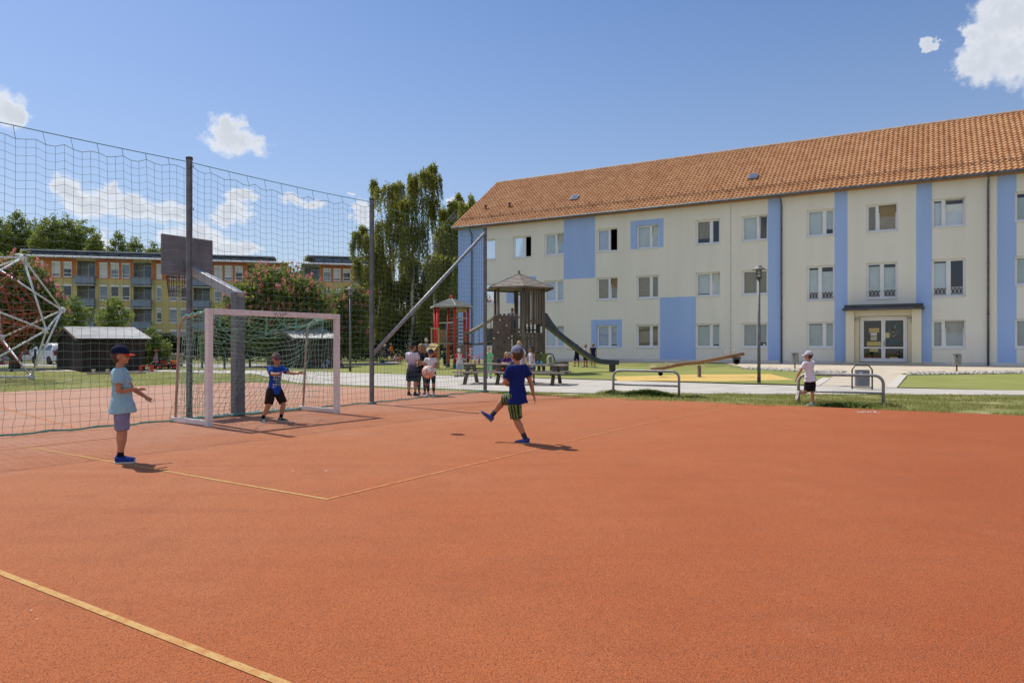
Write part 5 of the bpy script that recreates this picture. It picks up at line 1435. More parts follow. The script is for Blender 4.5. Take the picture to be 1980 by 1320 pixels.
# ------------------------------------------------------------------ hoop barriers, lamps, bins
def barrier(label, a, b, h):
    a, b = Vector(a), Vector(b); d = (b-a).normalized(); L = (b-a).length; up = Vector((0,0,1)); rad = .19
    root = thing('hoop_barrier', a.lerp(b, .5), label, 'barrier', 'galvanised hoop barriers on the verge')
    arcs = lambda c, s: [c+d*s*rad*math.cos(t)*-1+up*rad*math.sin(t) for t in [math.pi/2*k/6 for k in range(7)]]
    l = arcs(a+d*rad+up*(h-rad), 1); r = [b-d*rad+up*(h-rad)+d*rad*math.cos(t)+up*rad*math.sin(t) for t in [math.pi/2*(1-k/6) for k in range(7)]]
    m = MB(); m.tube([a-up*.1]+l+r+[b-up*.1], .034, 10); m.build('hoop', galv, root, smooth=True)
    m = MB(); m.tube([a+d*.02+up*(h*.44), b-d*.02+up*(h*.44)], .024, 8); m.build('rail', galv, root, smooth=True)
ra, rb_ = gp(1186, 764), gp(1313, 769)
barrier('galvanised hoop barrier before the seesaw', ra, rb_, .70)
rc, rd_ = gp(1544, 781), gp(1708, 787)
barrier('galvanised hoop barrier the white shirted boy leans on', rc, rd_, .71)

def lamp(label, pos, h):
    root = thing('street_lamp', pos, label, 'street lamp', 'path lamps with flat caps'); up = Vector((0,0,1))
    m = MB(); m.tube([pos, pos+up*(h-.5)], [.062, .045], 12); m.build('pole', P('lamp_pole_steel', (.13,.13,.135), (.19,.19,.195), scale=8, rough=.6, metal=.3), root, smooth=True)
    m = MB(); m.lathe([(.066,0),(.066,.22),(.062,.24)], pos, 12); m.build('base_sleeve', darksteel, root)
    hd = pos+up*(h-.52)
    m = MB(); m.lathe([(.05,0),(.085,.03),(.10,.06),(.10,.09),(.03,.09)], hd, 14); m.build('collar', darksteel, root)
    m = MB(); m.lathe([(.085,.09),(.105,.20),(.105,.36),(.085,.36)], hd, 14); m.build('lantern', P('lamp_glass', (.34,.34,.34), rough=.2, spec=.8), root, smooth=True)
    m = MB()
    for k in range(4): a = k*math.pi/2+.4; m.bar(hd+Vector((.115*math.cos(a), .115*math.sin(a), .08)), hd+Vector((.115*math.cos(a), .115*math.sin(a), .38)), .02)
    m.lathe([(.118,.20),(.118,.225)], hd, 14); m.build('cage', darksteel, root)
    m = MB(); m.lathe([(.02,.36),(.24,.365),(.25,.385),(.16,.44),(.10,.47),(.10,.51),(.07,.53),(0,.535)], hd, 20); m.build('cap', P('lamp_cap', (.20,.19,.18), (.27,.26,.25), rough=.6, metal=.2), root, smooth=True)
lamp('path lamp with flat cap standing beside the seesaw', gslope(1467.5, 740.5), 4.32)
lamp('path lamp with flat cap behind the net, left of the birches', gp(677, 718), 4.48)
def drum_bin(label, pos):
    root = thing('litter_bin', pos, label, 'bin', 'round bins on stakes before the school'); up = Vector((0,0,1))
    m = MB(); m.tube([pos-up*.1, pos+up*.42], .035, 8); m.build('stake', P('rusty_stake', (.16,.09,.06), rough=.8), root)
    m = MB(); m.lathe([(.0,.33),(.19,.33),(.19,.80),(.205,.81),(.205,.83),(.175,.83),(.175,.40),(0,.40)], pos, 20); b = auto_smooth(m.build('bin_drum', P('zinc_drum', (.22,.22,.21), (.31,.31,.30), scale=6, rough=.55, metal=.4), root))
    m = MB(); m.obox(pos+FN*.20+up*.72, FD*.03, FN*.012, up*.05); m.build('lock', darksteel, b)
drum_bin('round grey bin on a stake, left of the school entrance', gslope(1537, 713))
drum_bin('round grey bin on a stake, right of the school entrance', gslope(1850, 718.5))
lb = gslope(1667, 752.5); lr = thing('waste_bin', lb, 'rectangular grey waste bin hung in a green tube frame behind the barrier', 'bin'); up = Vector((0,0,1)); xd = Vector((.96,-.28,0)).normalized(); yd = Vector((.28,.96,0)).normalized()
m = MB(); fr_ = [(-.29,0),(-.29,.62),(-.19,.76),(.19,.76),(.29,.62),(.29,0)]
m.tube([lb+xd*x+up*z for x, z in fr_], .024, 8); m.tube([lb-xd*.28+up*.06, lb+xd*.28+up*.06], .02, 6); m.build('frame', P('dark_green_tube', (.06,.075,.07), rough=.5, metal=.3), lr)
m = MB(); m.obox(lb+up*.36, xd*.20, yd*.13, up*.26); bo = fin(m, 'container', P('grey_bin_sheet', (.14,.15,.16), (.19,.20,.21), scale=5, rough=.6), lr, .015)
m = MB(); m.obox(lb+xd*-.06-yd*.131+up*.5, xd*.05, yd*.003, up*.05); m.build('sticker', P('pale_sticker', (.4,.45,.52), rough=.6), bo)
# ------------------------------------------------------------------ play towers
OLDW = P('weathered_wood', (.115,.088,.070), (.19,.155,.125), scale=4, rough=.9, bump=.4, bscale=25, stretch=(1,1,.2))
ROOFW = P('grey_roof_boards', (.22,.185,.155), (.32,.28,.24), scale=5, rough=.9, bump=.4, bscale=20, stretch=(1,1,2.5))
up = Vector((0,0,1))
def hexpts(c, r, a0, z=0): return [Vector((c.x+r*math.cos(a0+k*math.pi/3), c.y+r*math.sin(a0+k*math.pi/3), c.z+z)) for k in range(6)]
def hexroof(root, c, r, a0, z0, z1, board, ridge, steps=9):
    ap = c+up*z1; m = MB()
    E = hexpts(c, r, a0, z0)
    for k in range(6):
        a, b = E[k], E[(k+1) % 6]
        for s in range(steps):
            f0, f1 = s/steps, (s+1)/steps
            n = (b-a).cross(ap-a).normalized()
            if n.z < 0: n = -n
            p, q = a.lerp(ap, f0), b.lerp(ap, f0); t, u = b.lerp(ap, min(.995, f1+.02)), a.lerp(ap, min(.995, f1+.02))
            m.add([p+n*.035, q+n*.035, t+n*.008, u+n*.008, p, q], [(0,1,2,3), (4,5,1,0)])
    m.add(E, [(0,1,2,3,4,5)])
    ro = m.build('roof', board, root, fix=False)
    m = MB()
    for k in range(6): m.bar(E[k]+up*.03, ap+up*.02, .05, .035)
    m.build('hip_strip', ridge, ro)
    m = MB()
    for k in range(6): m.bar(E[k]-up*.02, E[(k+1) % 6]-up*.02, .04, .09)
    m.build('eave_board', ridge, ro)
    return ap
TC = Vector((.36, 36.2, 0)); TC.z = gz(TC.x, TC.y)
tower = thing('play_tower', TC, 'weathered wooden play tower with hexagonal roof and steel slide', 'play tower')
A0 = R(-82); RT = 1.33
ap = hexroof(tower, TC, 1.84, A0, 4.26, 5.02, ROOFW, OLDW)
m = MB(); m.obox(ap+up*.06, (.05,0,0), (0,.05,0), (0,0,.11)); m.build('finial', OLDW, tower)
posts_ = hexpts(TC, RT, A0)
for k, p in enumerate(posts_):
    m = MB(); m.tube([p, p+up*4.25], [.085, .07], 10); m.build('post', OLDW, tower, smooth=True)
def slats(name, a, b, z0, z1, n, root=tower, mt=OLDW, w=.72, seed=0):
    rs = random.Random(seed); m = MB(); d = (b-a); L = d.length/n; d.normalize(); o = Vector((d.y, -d.x, 0))
    for i in range(n):
        c = a+d*L*(i+.5); j = rs.uniform(-.02,.02)
        m.obox(c+up*((z0+z1)/2+j), d*L*w/2, o*.014, up*(z1-z0)/2)
    for z in (z0+.18, z1-.18): m.bar(a-o*.03+up*z, b-o*.03+up*z, .04, .08)
    return m.build(name, mt, root)
m = MB(); m.prism(hexpts(TC, RT*1.02, A0, 1.93), up*.09); m.build('platform', OLDW, tower)
P6 = posts_
# faces: 0-1 right front, 1-2 right back, 2-3 back, 3-4 left back, 4-5 left front, 5-0 front
slats('slat_wall', P6[0], P6[1], 1.05, 1.92, 11, seed=1); slats('slat_wall', P6[0], P6[1], 2.42, 4.25, 8, w=.62, seed=2)
slats('slat_wall', P6[1], P6[2], 1.05, 1.92, 9, seed=3); slats('slat_wall', P6[1], P6[2], 2.42, 4.25, 8, w=.62, seed=9)
slats('slat_wall', P6[5], P6[0], 1.05, 1.92, 9, w=.6, seed=4); slats('slat_wall', P6[5], P6[0], 2.0, 2.95, 6, w=.55, seed=5)
slats('slat_wall', P6[2], P6[3], 2.0, 4.25, 6, w=.5, seed=6); slats('slat_wall', P6[3], P6[4], 2.0, 2.9, 7, w=.55, seed=7); slats('slat_wall', P6[2], P6[3], .8, 1.9, 7, w=.5, seed=8)
# climbing wall board leaning on the left front
c0_, c1_ = at(949.5, 700, 35.0), at(985, 700, 34.6); c0_.z = c1_.z = 0
wd_ = (c1_-c0_); nn_ = Vector((wd_.y, -wd_.x, 0)).normalized()
BRD = P('brown_climbing_board', (.085,.058,.045), (.135,.10,.082), scale=2.2, rough=.8, bump=.15)
m = MB(); m.prism([c0_, c1_, c1_+up*2.86+nn_*-.25, c0_+up*2.86+nn_*-.25], nn_*-.06); cw = m.build('climbing_wall', BRD, tower)
HOLD = P('pale_climbing_hold', (.40,.33,.24), rough=.8); HOLDD = P('dark_climbing_hold', (.06,.05,.045), rough=.8)
for k, (u, z) in enumerate(((.40,2.62),(.78,2.36),(.33,2.02),(.66,1.55),(.28,1.30),(.55,.80),(.12,1.72),(.9,1.75),(.8,.5))):
    m = MB(); q = c0_+wd_*u+up*z-nn_*.0872*z+nn_*.03; m.ell(q, (.06,.05,.05), None, 9, 6); m.build('hold', HOLD if k in (0,1,2,6,7) else HOLDD, cw, smooth=True)
# lower beams and a green barrel crate under the platform
m = MB(); q = TC+Vector((1.25,-.2,0)); m.box((q.x-.45,q.y-.4,.35),(q.x+.35,q.y+.4,.98)); bevel(m.build('green_locker', P('green_locker', (.20,.23,.05), (.15,.18,.04), scale=3, rough=.7), tower), .03)
m = MB(); m.bar(P6[1]+up*.3, P6[0]+up*.95, .08); m.bar(P6[0]+up*.3, P6[1]+up*.95, .08); m.build('cross_brace', OLDW, tower)
m = MB(); q = TC+Vector((2.0,-.7,0)); m.box((q.x-.45,q.y-.3,.0),(q.x+.45,q.y+.3,.55)); m.build('side_box', OLDW, tower)
# steel slide on the right
SST = P('blue_grey_slide_steel', (.032,.042,.058), (.055,.068,.088), scale=3, rough=.45, metal=.15)
sl0 = at(1049, 628, 36.0)
end = gslope(1180, 718.5)
h_ = Vector((end.x-sl0.x, end.y-sl0.y, 0)); HL = h_.length; h_.normalize(); sd_ = Vector((-h_.y, h_.x, 0))
prof = [(-.25, 2.42), (.12, 2.40), (.38, 2.22), (.75, 1.92), (1.4, 1.42), (2.1, .90), (2.55, .62), (2.9, .48), (3.25, .44), (HL, .42)]
prof = [(x*HL/3.5 if x > 0 else x, z+gz(end.x, end.y)*.3) for x, z in prof]
m = MB(); hw = .23
def cs(x, z, hs): b = Vector((sl0.x, sl0.y, 0))+h_*x+up*z; return [b-sd_*hw+up*hs, b-sd_*hw, b-sd_*(hw-.03)+up*.02, b+sd_*(hw-.03)+up*.02, b+sd_*hw, b+sd_*hw+up*hs, b+sd_*(hw+.035)+up*(hs-.01), b+sd_*(hw+.035)-up*.05, b-sd_*(hw+.035)-up*.05, b-sd_*(hw+.035)+up*(hs-.01)]
rings = [cs(x, z, .62 if k < 2 else .40 if k == 2 else .20) for k, (x, z) in enumerate(prof)]
vs = [q for r_ in rings for q in r_]; n = 10
m.add(vs, [(i*n+j, i*n+(j+1) % n, (i+1)*n+(j+1) % n, (i+1)*n+j) for i in range(len(rings)-1) for j in range(n)]+[tuple(range(n)), tuple((len(rings)-1)*n+j for j in range(n))])
slo = auto_smooth(m.build('slide', SST, tower), 45)
m = MB(); e0 = Vector((sl0.x, sl0.y, 0))+h_*(HL-.02); 
for s in (-1, 1):
    arc_ = [e0+sd_*s*(hw+.01)+h_*x+up*z for x, z in ((-.22,.60),(0,.60),(.12,.55),(.17,.42),(.17,0))]
    m.tube(arc_, .03, 6)
m.obox(e0+h_*.12+up*.26, h_*.05, sd_*hw, up*.26); m.build('slide_foot', SST, slo)

# the red tower with a shingled cap
RC2 = gp(873, 711.5)
rt = thing('play_tower', RC2, 'red posted play tower with grey shingled hexagonal roof', 'play tower')
REDW = P('red_painted_post', (.66,.022,.012), (.55,.018,.012), scale=4, rough=.6)
YW = P('yellow_pine', (.48,.36,.17), (.40,.29,.13), scale=5, rough=.85, stretch=(1,1,.3), bump=.2)
GW = P('grey_pine', (.28,.235,.185), (.36,.31,.25), scale=5, rough=.9, bump=.2)
SHI = P('grey_shingle', (.155,.155,.15), (.21,.21,.20), scale=14, rough=.9, bump=.4, bscale=30)
A1 = R(-75); 
ap = hexroof(rt, RC2, 1.36, A1, 3.72, 4.24, SHI, P('pale_hip_strip', (.42,.40,.34), rough=.8), 6)
m = MB(); m.ell(ap+up*.10, (.10,.10,.10), None, 14, 10); m.tube([ap, ap+up*.06], .04, 8); m.build('finial', REDW, rt, smooth=True)
RP = hexpts(RC2, 1.06, A1)
for p in RP:
    m = MB(); m.tube([p, p+up*3.72], .088, 12); po_ = m.build('post', REDW, rt, smooth=True)
    m = MB(); m.lathe([(.094,0),(.094,.28)], p, 12); m.build('post_shoe', P('dark_post_shoe', (.04,.08,.10), rough=.6), po_)
m = MB(); m.prism(hexpts(RC2, 1.10, A1, 1.44), up*.10); m.build('platform', GW, rt)
m = MB()
for k in range(7):
    z = 1.75+k*.22; a, b = RP[2].lerp(RP[3], .1), RP[2].lerp(RP[3], .9); m.bar(a+up*z, b+up*z, .05, .10)
m.build('back_rungs', GW, rt)
slats('slat_panel', RP[1], RP[2], 1.55, 2.35, 5, rt, YW, .85, 11); slats('slat_panel', RP[3], RP[4], 1.55, 2.35, 5, rt, YW, .85, 12)
slats('top_panel', RP[0], RP[1], 3.35, 3.6, 3, rt, YW, .95, 13); slats('low_panel', RP[0].lerp(RP[1],.1), RP[1].lerp(RP[0],.25), .1, 1.4, 5, rt, GW, .9, 14)
m = MB(); m.bar(RP[5]+up*2.72, RP[0]+up*2.74, .05, .07); m.bar(RP[0]+up*3.05, RP[1]+up*3.0, .05, .06); m.build('cross_rail', P('pale_rail', (.55,.52,.46), rough=.7), rt)
m = MB(); q = RP[5].lerp(RP[0], .55)-Vector((0,.3,0)); m.tube([q, q+up*2.74], .028, 8); m.build('fireman_pole', galv, rt, smooth=True)
for k in range(4):
    q = RP[0].lerp(RP[1], .45)-Vector((0,.05,0)); m = MB(); m.bar(q+up*(.35+.3*k)-Vector((.45,0,0)), q+up*(.35+.3*k)+Vector((.45,0,0)), .06, .05); m.build('ladder_rung', GW, rt)
# wooden gate frame and climbing ramp on its left
ga, gb2 = at(834.5, HY, 41.6), at(848, HY, 41.4); ga.z = gb2.z = 0
m = MB(); m.bar(ga+up*1.45, ga+up*2.42, .09); m.bar(gb2+up*.05, gb2+up*2.42, .09); m.bar(ga+up*2.36-Vector((.05,0,0)), gb2+up*2.36+Vector((.05,0,0)), .09); m.build('ramp_gate', YW, rt)
r0 = [at(835, 663, 41.5), at(849, 663, 41.3)]; r1_ = [at(812, 692, 39.6), at(821, 699, 39.3)]
m = MB(); fwd = (r1_[0]-r0[0]).lerp(r1_[1]-r0[1], .5)
a0_, a1_ = r0[0]+Vector((0,0,0)), r0[1]; L_ = fwd*1.22
nrm = (a1_-a0_).cross(L_).normalized()
if nrm.z < 0: nrm = -nrm
nb_ = 12
for k in range(nb_):
    f0, f1 = k/nb_+.008, (k+1)/nb_-.008
    m.prism([a0_+L_*f0, a1_+L_*f0, a1_+L_*f1, a0_+L_*f1], nrm*-.05)
rmp = m.build('climbing_ramp', YW, rt)
m = MB()
for q in (a0_, a1_): m.bar(q-nrm*.06, q+L_-nrm*.06, .07, .12)
m.build('ramp_beam', P('yellow_beam', (.55,.36,.06), rough=.7), rmp)
m = MB()
for k, f in enumerate((.2,.45,.7)): m.bar(a0_+L_*f+nrm*.02, a1_+L_*f+nrm*.02, .06, .05)
m.build('ramp_cleat', GW, rmp)
m = MB(); m.bar(gb2+up*.55, gb2+up*.55+Vector((-.7,-.2,0)), .05, .07); m.bar(gb2+up*.95, gb2+up*.95+Vector((-.5,-.2,0)), .05, .07); m.build('ramp_brace', YW, rt)

# rope bridge from tower to tower
br0, br1 = RP[0].lerp(RP[1], .8), P6[4]
bridge = thing('rope_bridge', br0.lerp(br1, .5)*Vector((1,1,0)), 'rope bridge with two log handrails between the two play towers', 'bridge')
for o, k in ((-.32, 0), (.32, 1)):
    s = Vector((0, o, 0)); m = MB()
    m.tube([br0+s+up*2.05, br0.lerp(br1, .5)+s+up*2.40, br1+s+up*2.86], [.075,.085,.075], 9); m.build('handrail', P('pale_log', (.30,.25,.19), (.38,.33,.26), scale=5, rough=.85), bridge, smooth=True)
    m = MB(); n = 16
    low = [br0.lerp(br1, i/n)+s*.9+up*(1.50+.12*i/n-.10*math.sin(math.pi*i/n)) for i in range(n+1)]
    m.tube(low, .055, 7)
    m.build('foot_rope', P('black_rope', (.02,.02,.02), rough=.9), bridge)
m = MB()
for i in range(17):
    c = br0.lerp(br1, i/16)+up*(1.50+.12*i/16-.10*math.sin(math.pi*i/16)); m.bar(c-Vector((0,.3,0)), c+Vector((0,.3,0)), .10, .05)
m.build('walkway', P('black_walkway', (.03,.028,.026), rough=.9), bridge)
m = MB()
for i in range(2, 16, 3):
    for o in (-.3, .3):
        c = br0.lerp(br1, i/16)+Vector((0,o,0)); m.tube([c+up*(1.50+.12*i/16-.10*math.sin(math.pi*i/16)), c+up*(2.03+.8*i/16)], .010, 4)
m.build('side_rope', P('dark_rope', (.05,.05,.045), rough=.9), bridge)

# ------------------------------------------------------------------ picnic tables
PW = P('picnic_wood', (.235,.195,.155), (.36,.31,.25), scale=4, rough=.85, bump=.3, bscale=25, stretch=(.3,1,1))
PWD = P('picnic_leg_wood', (.085,.068,.052), (.15,.125,.10), scale=4, rough=.9, bump=.3)
def picnic(label, c, dirv, L, topz):
    c = Vector(c); d = Vector((dirv[0], dirv[1], 0)).normalized(); s = Vector((-d.y, d.x, 0))
    root = thing('picnic_table', c, label, 'picnic table', 'wooden picnic tables on the path')
    m = MB()
    for k in range(5): m.obox(c+s*(-.32+.16*k)+up*(topz-.025), d*L/2, s*.072, up*.025)
    m.build('tabletop', PW, root)
    for sg_ in (-1, 1):
        m = MB()
        for k in (-.075, .075): m.obox(c+s*(sg_*.72+k)+up*(.435), d*(L/2+.06), s*.068, up*.022)
        m.build('bench_seat', PW, root)
        for e in (-1, 1):
            q = c+d*e*(L/2-.36); m = MB(); m.bar(q+s*sg_*.30+up*(topz-.06), q+s*sg_*.76, .07, .12, d); m.build('leg', PWD, root)
    for e in (-1, 1):
        q = c+d*e*(L/2-.36); m = MB(); m.bar(q-s*.78+d*.055*e*-1+up*.39, q+s*.78+d*.055*e*-1+up*.39, .05, .10); m.bar(q-s*.36+d*.055*e*-1+up*(topz-.09), q+s*.36+d*.055*e*-1+up*(topz-.09), .05, .08); m.build('crosspiece', PWD, root)
    return root
PT1, PT2, PTD = Vector((-.92, 25.85, 0)), Vector((1.02, 25.35, 0)), (.968, -.25)
picnic('picnic table with bottles on it, its end beside the net pole', PT1, PTD, 1.92, .735)
picnic('picnic table half hidden by the kicking boy, a bag on it', PT2, PTD, 1.86, .71)
# things on the tables
def tabletop_pt(px, py, Yd, z): p = at(px, py, Yd); p.z = z; return p
def bottle(label, pos, h, r, body, top_, liquid=None, name='bottle'):
    root = thing(name, pos, label, 'bottle', 'bottles on the picnic tables')
    m = MB(); m.lathe([(r*.9,0),(r,.01),(r,h*.62),(r*.75,h*.74),(r*.42,h*.84),(r*.42,h*.88)], pos, 14); m.build('body', body, root, smooth=True)
    m = MB(); m.lathe([(r*.5,h*.88),(r*.5,h),(0,h)], pos, 12); m.build('cap', top_, root)
    if liquid: m = MB(); m.lathe([(r*1.01,.012),(r*1.01,h*.28)], pos, 14); m.build('drink', liquid, root)
bottle('clear bottle with orange juice on the picnic table', tabletop_pt(918, 700, 25.9, .735), .29, .042, P('clear_plastic', (.52,.54,.52), rough=.2), P('orange_cap', (.55,.35,.12)), P('orange_juice', (.70,.26,.02), rough=.3))
bottle('small magenta drinking bottle on the picnic table', tabletop_pt(926.5, 700, 25.8, .735), .20, .036, P('magenta_plastic', (.35,.02,.16), rough=.3), P('dark_cap', (.03,.02,.03)))
bottle('blue drinking bottle on the picnic table beside the kicking boy', tabletop_pt(1040, 702, 25.3, .71), .16, .04, P('blue_plastic', (.03,.20,.42), rough=.3), P('dark_cap', (.03,.02,.03)))
bottle('pale blue drinking bottle next to the round bag', tabletop_pt(1047.5, 702, 25.2, .71), .15, .04, P('pale_blue_plastic', (.08,.30,.45), rough=.3), P('dark_cap', (.03,.02,.03)))
bg = tabletop_pt(1064, 704, 25.05, .71); rg_ = thing('bag', bg, 'round topped pale bag standing at the end of the picnic table', 'bag')
m = MB(); rings = [(bg+up*z, Vector((rx,0,0)), Vector((0,.07,0))) for z, rx in ((.0,.10),(.05,.125),(.20,.125),(.28,.105),(.33,.06),(.345,.02))]; m.loft(rings); m.build('body', P('pale_canvas', (.52,.50,.40), (.42,.40,.33), scale=8, rough=.9), rg_, smooth=True)
m = MB(); m.obox(bg+Vector((-.0,-.075,.17)), (.05,0,0), (0,.012,0), (0,0,.10)); m.build('pocket', P('green_pocket', (.12,.20,.08), rough=.9), rg_)
m = MB(); m.tube([bg+Vector((.1,0,.05)), bg+Vector((.15,0,.2)), bg+Vector((.10,0,.34)), bg+Vector((.02,0,.39)), bg+Vector((-.04,0,.34))], .02, 6); m.build('strap', P('dark_strap', (.05,.04,.04), rough=.9), rg_)
lb2 = tabletop_pt(964.5, 700, 25.95, .735); lr2 = thing('lunch_bag', lb2, 'dark blue lunch bag standing on the picnic table beside the blond girl', 'bag')
m = MB(); m.box((lb2.x-.065,lb2.y-.06,lb2.z),(lb2.x+.065,lb2.y+.06,lb2.z+.20)); bevel(m.build('body', P('navy_nylon', (.015,.014,.06), rough=.6), lr2), .02)
m = MB(); m.box((lb2.x-.068,lb2.y-.062,lb2.z+.15),(lb2.x+.068,lb2.y+.062,lb2.z+.165)); m.build('zip', P('grey_zip', (.2,.2,.22)), lr2)
pc = tabletop_pt(993, 703, 25.4, .735); pr_ = thing('pencil_case', pc, 'violet pencil case lying on the picnic table before the blond girl', 'case')
m = MB(); m.ell(pc+up*.045, (.19,.07,.045), None, 14, 8); m.build('body', P('violet_cloth', (.07,.05,.16), rough=.8), pr_, smooth=True); m = MB(); m.bar(pc+up*.09-Vector((.15,0,0)), pc+up*.09+Vector((.15,0,0)), .012); m.build('zip', P('grey_zip', (.2,.2,.22)), pr_)

# ------------------------------------------------------------------ seesaw: a crooked log on a post
LOG = P('seesaw_log', (.20,.115,.055), (.28,.17,.09), scale=4, rough=.75, bump=.3, stretch=(.3,1,1))
SP = gslope(1352, 729); YS = SP.y
ss = thing('seesaw', SP, 'log seesaw with tyre bumpers on the yellow surface', 'seesaw')
S = lambda px, py, dyy=0: at(px, py, YS+dyy)
m = MB(); m.obox(SP+up*.25, (.055,0,0), (0,.12,0), (0,0,.27)); m.build('pivot_post', P('grey_post_wood', (.17,.12,.09), (.24,.18,.14), scale=4, rough=.85), ss)
m = MB(); m.tube([S(1258,713.5,-.3), S(1285,711,-.2), S(1310,705), S(1330,702.5), S(1352,700.5), S(1385,694), S(1415,688,.2), S(1438,684,.3)], [.068,.075,.085,.085,.085,.082,.08,.075], 12); m.build('log', LOG, ss, smooth=True)
for (px, py, tx, ty, tr) in ((1276,714.5,1277,722,.10), (1424,691,1424,698,.15)):
    c = S(tx, ty); m = MB(); RR2 = tr
    Mx = Matrix.Translation(c) @ Matrix.Rotation(R(90), 4, 'X')
    t_ = MB(Mx); t_.lathe([(RR2*.55,-.07),(RR2*.9,-.08),(RR2,-.04),(RR2,.04),(RR2*.9,.08),(RR2*.55,.07),(RR2*.55,-.07)], (0,0,0), 20); t_.build('tyre', P('tyre_rubber', (.02,.02,.02)), ss)
    m = MB(); q = S(px, py); m.obox(q-up*.02, (.17,0,0), (0,.09,0), (0,0,.05)); m.build('bumper_block', darksteel, ss)
for px, py in ((1272,710),(1288,708),(1404.5,687),(1420.5,683)):
    q = S(px, py); m = MB(); m.tube([q+up*.0, q+up*.17], .020, 7); m.tube([q+up*.15-Vector((0,.12,0)), q+up*.15+Vector((0,.12,0))], .018, 7); m.build('handle', P('pale_handle', (.55,.42,.38), rough=.5), ss)

# ------------------------------------------------------------------ small toys by the far shed
REDT = P('red_toy_plastic', (.55,.03,.02), rough=.4); ORT = P('orange_toy_plastic', (.65,.17,.02), rough=.5)
def trike(label, c, face, cargo):
    c = Vector(c); f = Vector((*face, 0)).normalized(); s = Vector((f.y, -f.x, 0))
    root = thing('tricycle', c, label, 'tricycle', 'toy vehicles by the bush')
    for o, fo_, r in ((0, .42, .17), (-.24, -.32, .13), (.24, -.32, .13)):
        q = c+f*fo_+s*o+up*r; m = MB(); ring = [q+f*r*math.cos(a)+up*r*math.sin(a) for a in [i*math.pi/8 for i in range(16)]]
        m.tube(ring, .03, 6, closed=True); wo = m.build('wheel', P('tyre_rubber', (.02,.02,.02)), root, smooth=True)
        m = MB(); m.tube([q-s*.02, q+s*.02], r*.55, 10); m.build('hub', REDT, wo)
    m = MB(); m.tube([c+f*.42+up*.17, c+f*.34+up*.55], .02, 7); m.tube([c+f*.34+up*.45, c-f*.3+up*.26], .03, 7); m.tube([c-f*.32-s*.24+up*.13, c-f*.32+s*.24+up*.13], .018, 6); m.build('frame', REDT, root)
    m = MB(); m.tube([c+f*.32-s*.2+up*.6, c+f*.34+up*.55, c+f*.32+s*.2+up*.6], .016, 6); m.build('handlebar', darksteel, root)
    m = MB(); m.ell(c-f*.12+up*.36, (.13,.13,.04)); m.build('saddle', darksteel, root, smooth=True)
    if cargo:
        m = MB(); q = c-f*.38+up*.26; m.loft([(q, f*.14, s*.18), (q+up*.05, f*.17, s*.22), (q+up*.22, f*.21, s*.27), (q+up*.225, f*.19, s*.25), (q+up*.08, f*.14, s*.18)], n=12); m.build('basket', ORT, root)
trike('red tricycle beside the child in the pink dress', gp(311, 713), (.9,-.4), False)
trike('orange basket tricycle between the pink dressed child and the goal', gp(324, 714), (-.8,-.6), True)
trike('orange basket tricycle nearest the goal frame', gp(337, 712.5), (.6,-.8), True)
tb = gp(283, 718); rb2 = thing('toy_bench', tb, 'small red toy bench at the corner of the brown shed', 'bench')
m = MB(); m.box((tb.x-.35,tb.y-.13,.27),(tb.x+.35,tb.y+.13,.31)); m.build('seat', REDT, rb2)
for sx in (-.3, .3): m = MB(); m.box((tb.x+sx-.03,tb.y-.12,0),(tb.x+sx+.03,tb.y+.12,.27)); m.build('leg', REDT, rb2)
hw_ = gp(326, 709); rt3 = thing('dry_stone_wall', hw_, 'low pale rubble wall behind the orange tricycles', 'wall'); rs = random.Random(4)
m = MB()
for r_ in range(4):
    for k in range(8): m.ell(hw_+Vector((-.85+.22*k+.1*(r_ % 2), .25, .12+.22*r_)), (.12,.13,.11), Matrix.Rotation(rs.random(), 3, 'Y'), 8, 5)
rt3_o = m.build('stones', P('pale_rubble', (.34,.30,.25), (.44,.40,.34), scale=5, rough=.9), rt3, smooth=True)
# ------------------------------------------------------------------ people
def V3(*a): return Vector(a)
SKIN = P('skin', (.47,.225,.125), (.41,.19,.10), scale=6, rough=.55, spec=.35)
SKINP = P('fair_skin', (.60,.36,.26), (.55,.31,.22), scale=6, rough=.55, spec=.35)
EYE = P('eye_dark', (.02,.015,.012), rough=.2); LIP = P('lip', (.32,.09,.08), rough=.5)
def cloth(name, c1, c2=None, scale=10, **k):
    c2 = c2 or tuple(q*.82 for q in c1)
    return P('cloth_'+name, c1, c2, scale=scale, rough=.9, spec=.1, bump=.5, bscale=16, **k)
def remesh(o, vox, it=4, fac=.5, wr=0.0):
    m = o.modifiers.new('remesh', 'REMESH'); m.mode = 'VOXEL'; m.voxel_size = vox; m.use_smooth_shade = True
    s = o.modifiers.new('smooth', 'SMOOTH'); s.factor = fac; s.iterations = it
    if wr:
        t = bpy.data.textures.get('folds') or bpy.data.textures.new('folds', 'CLOUDS'); t.noise_scale = .085; t.noise_depth = 1
        d = o.modifiers.new('folds', 'DISPLACE'); d.texture = t; d.strength = wr; d.mid_level = .5; d.texture_coords = 'LOCAL'
    return o
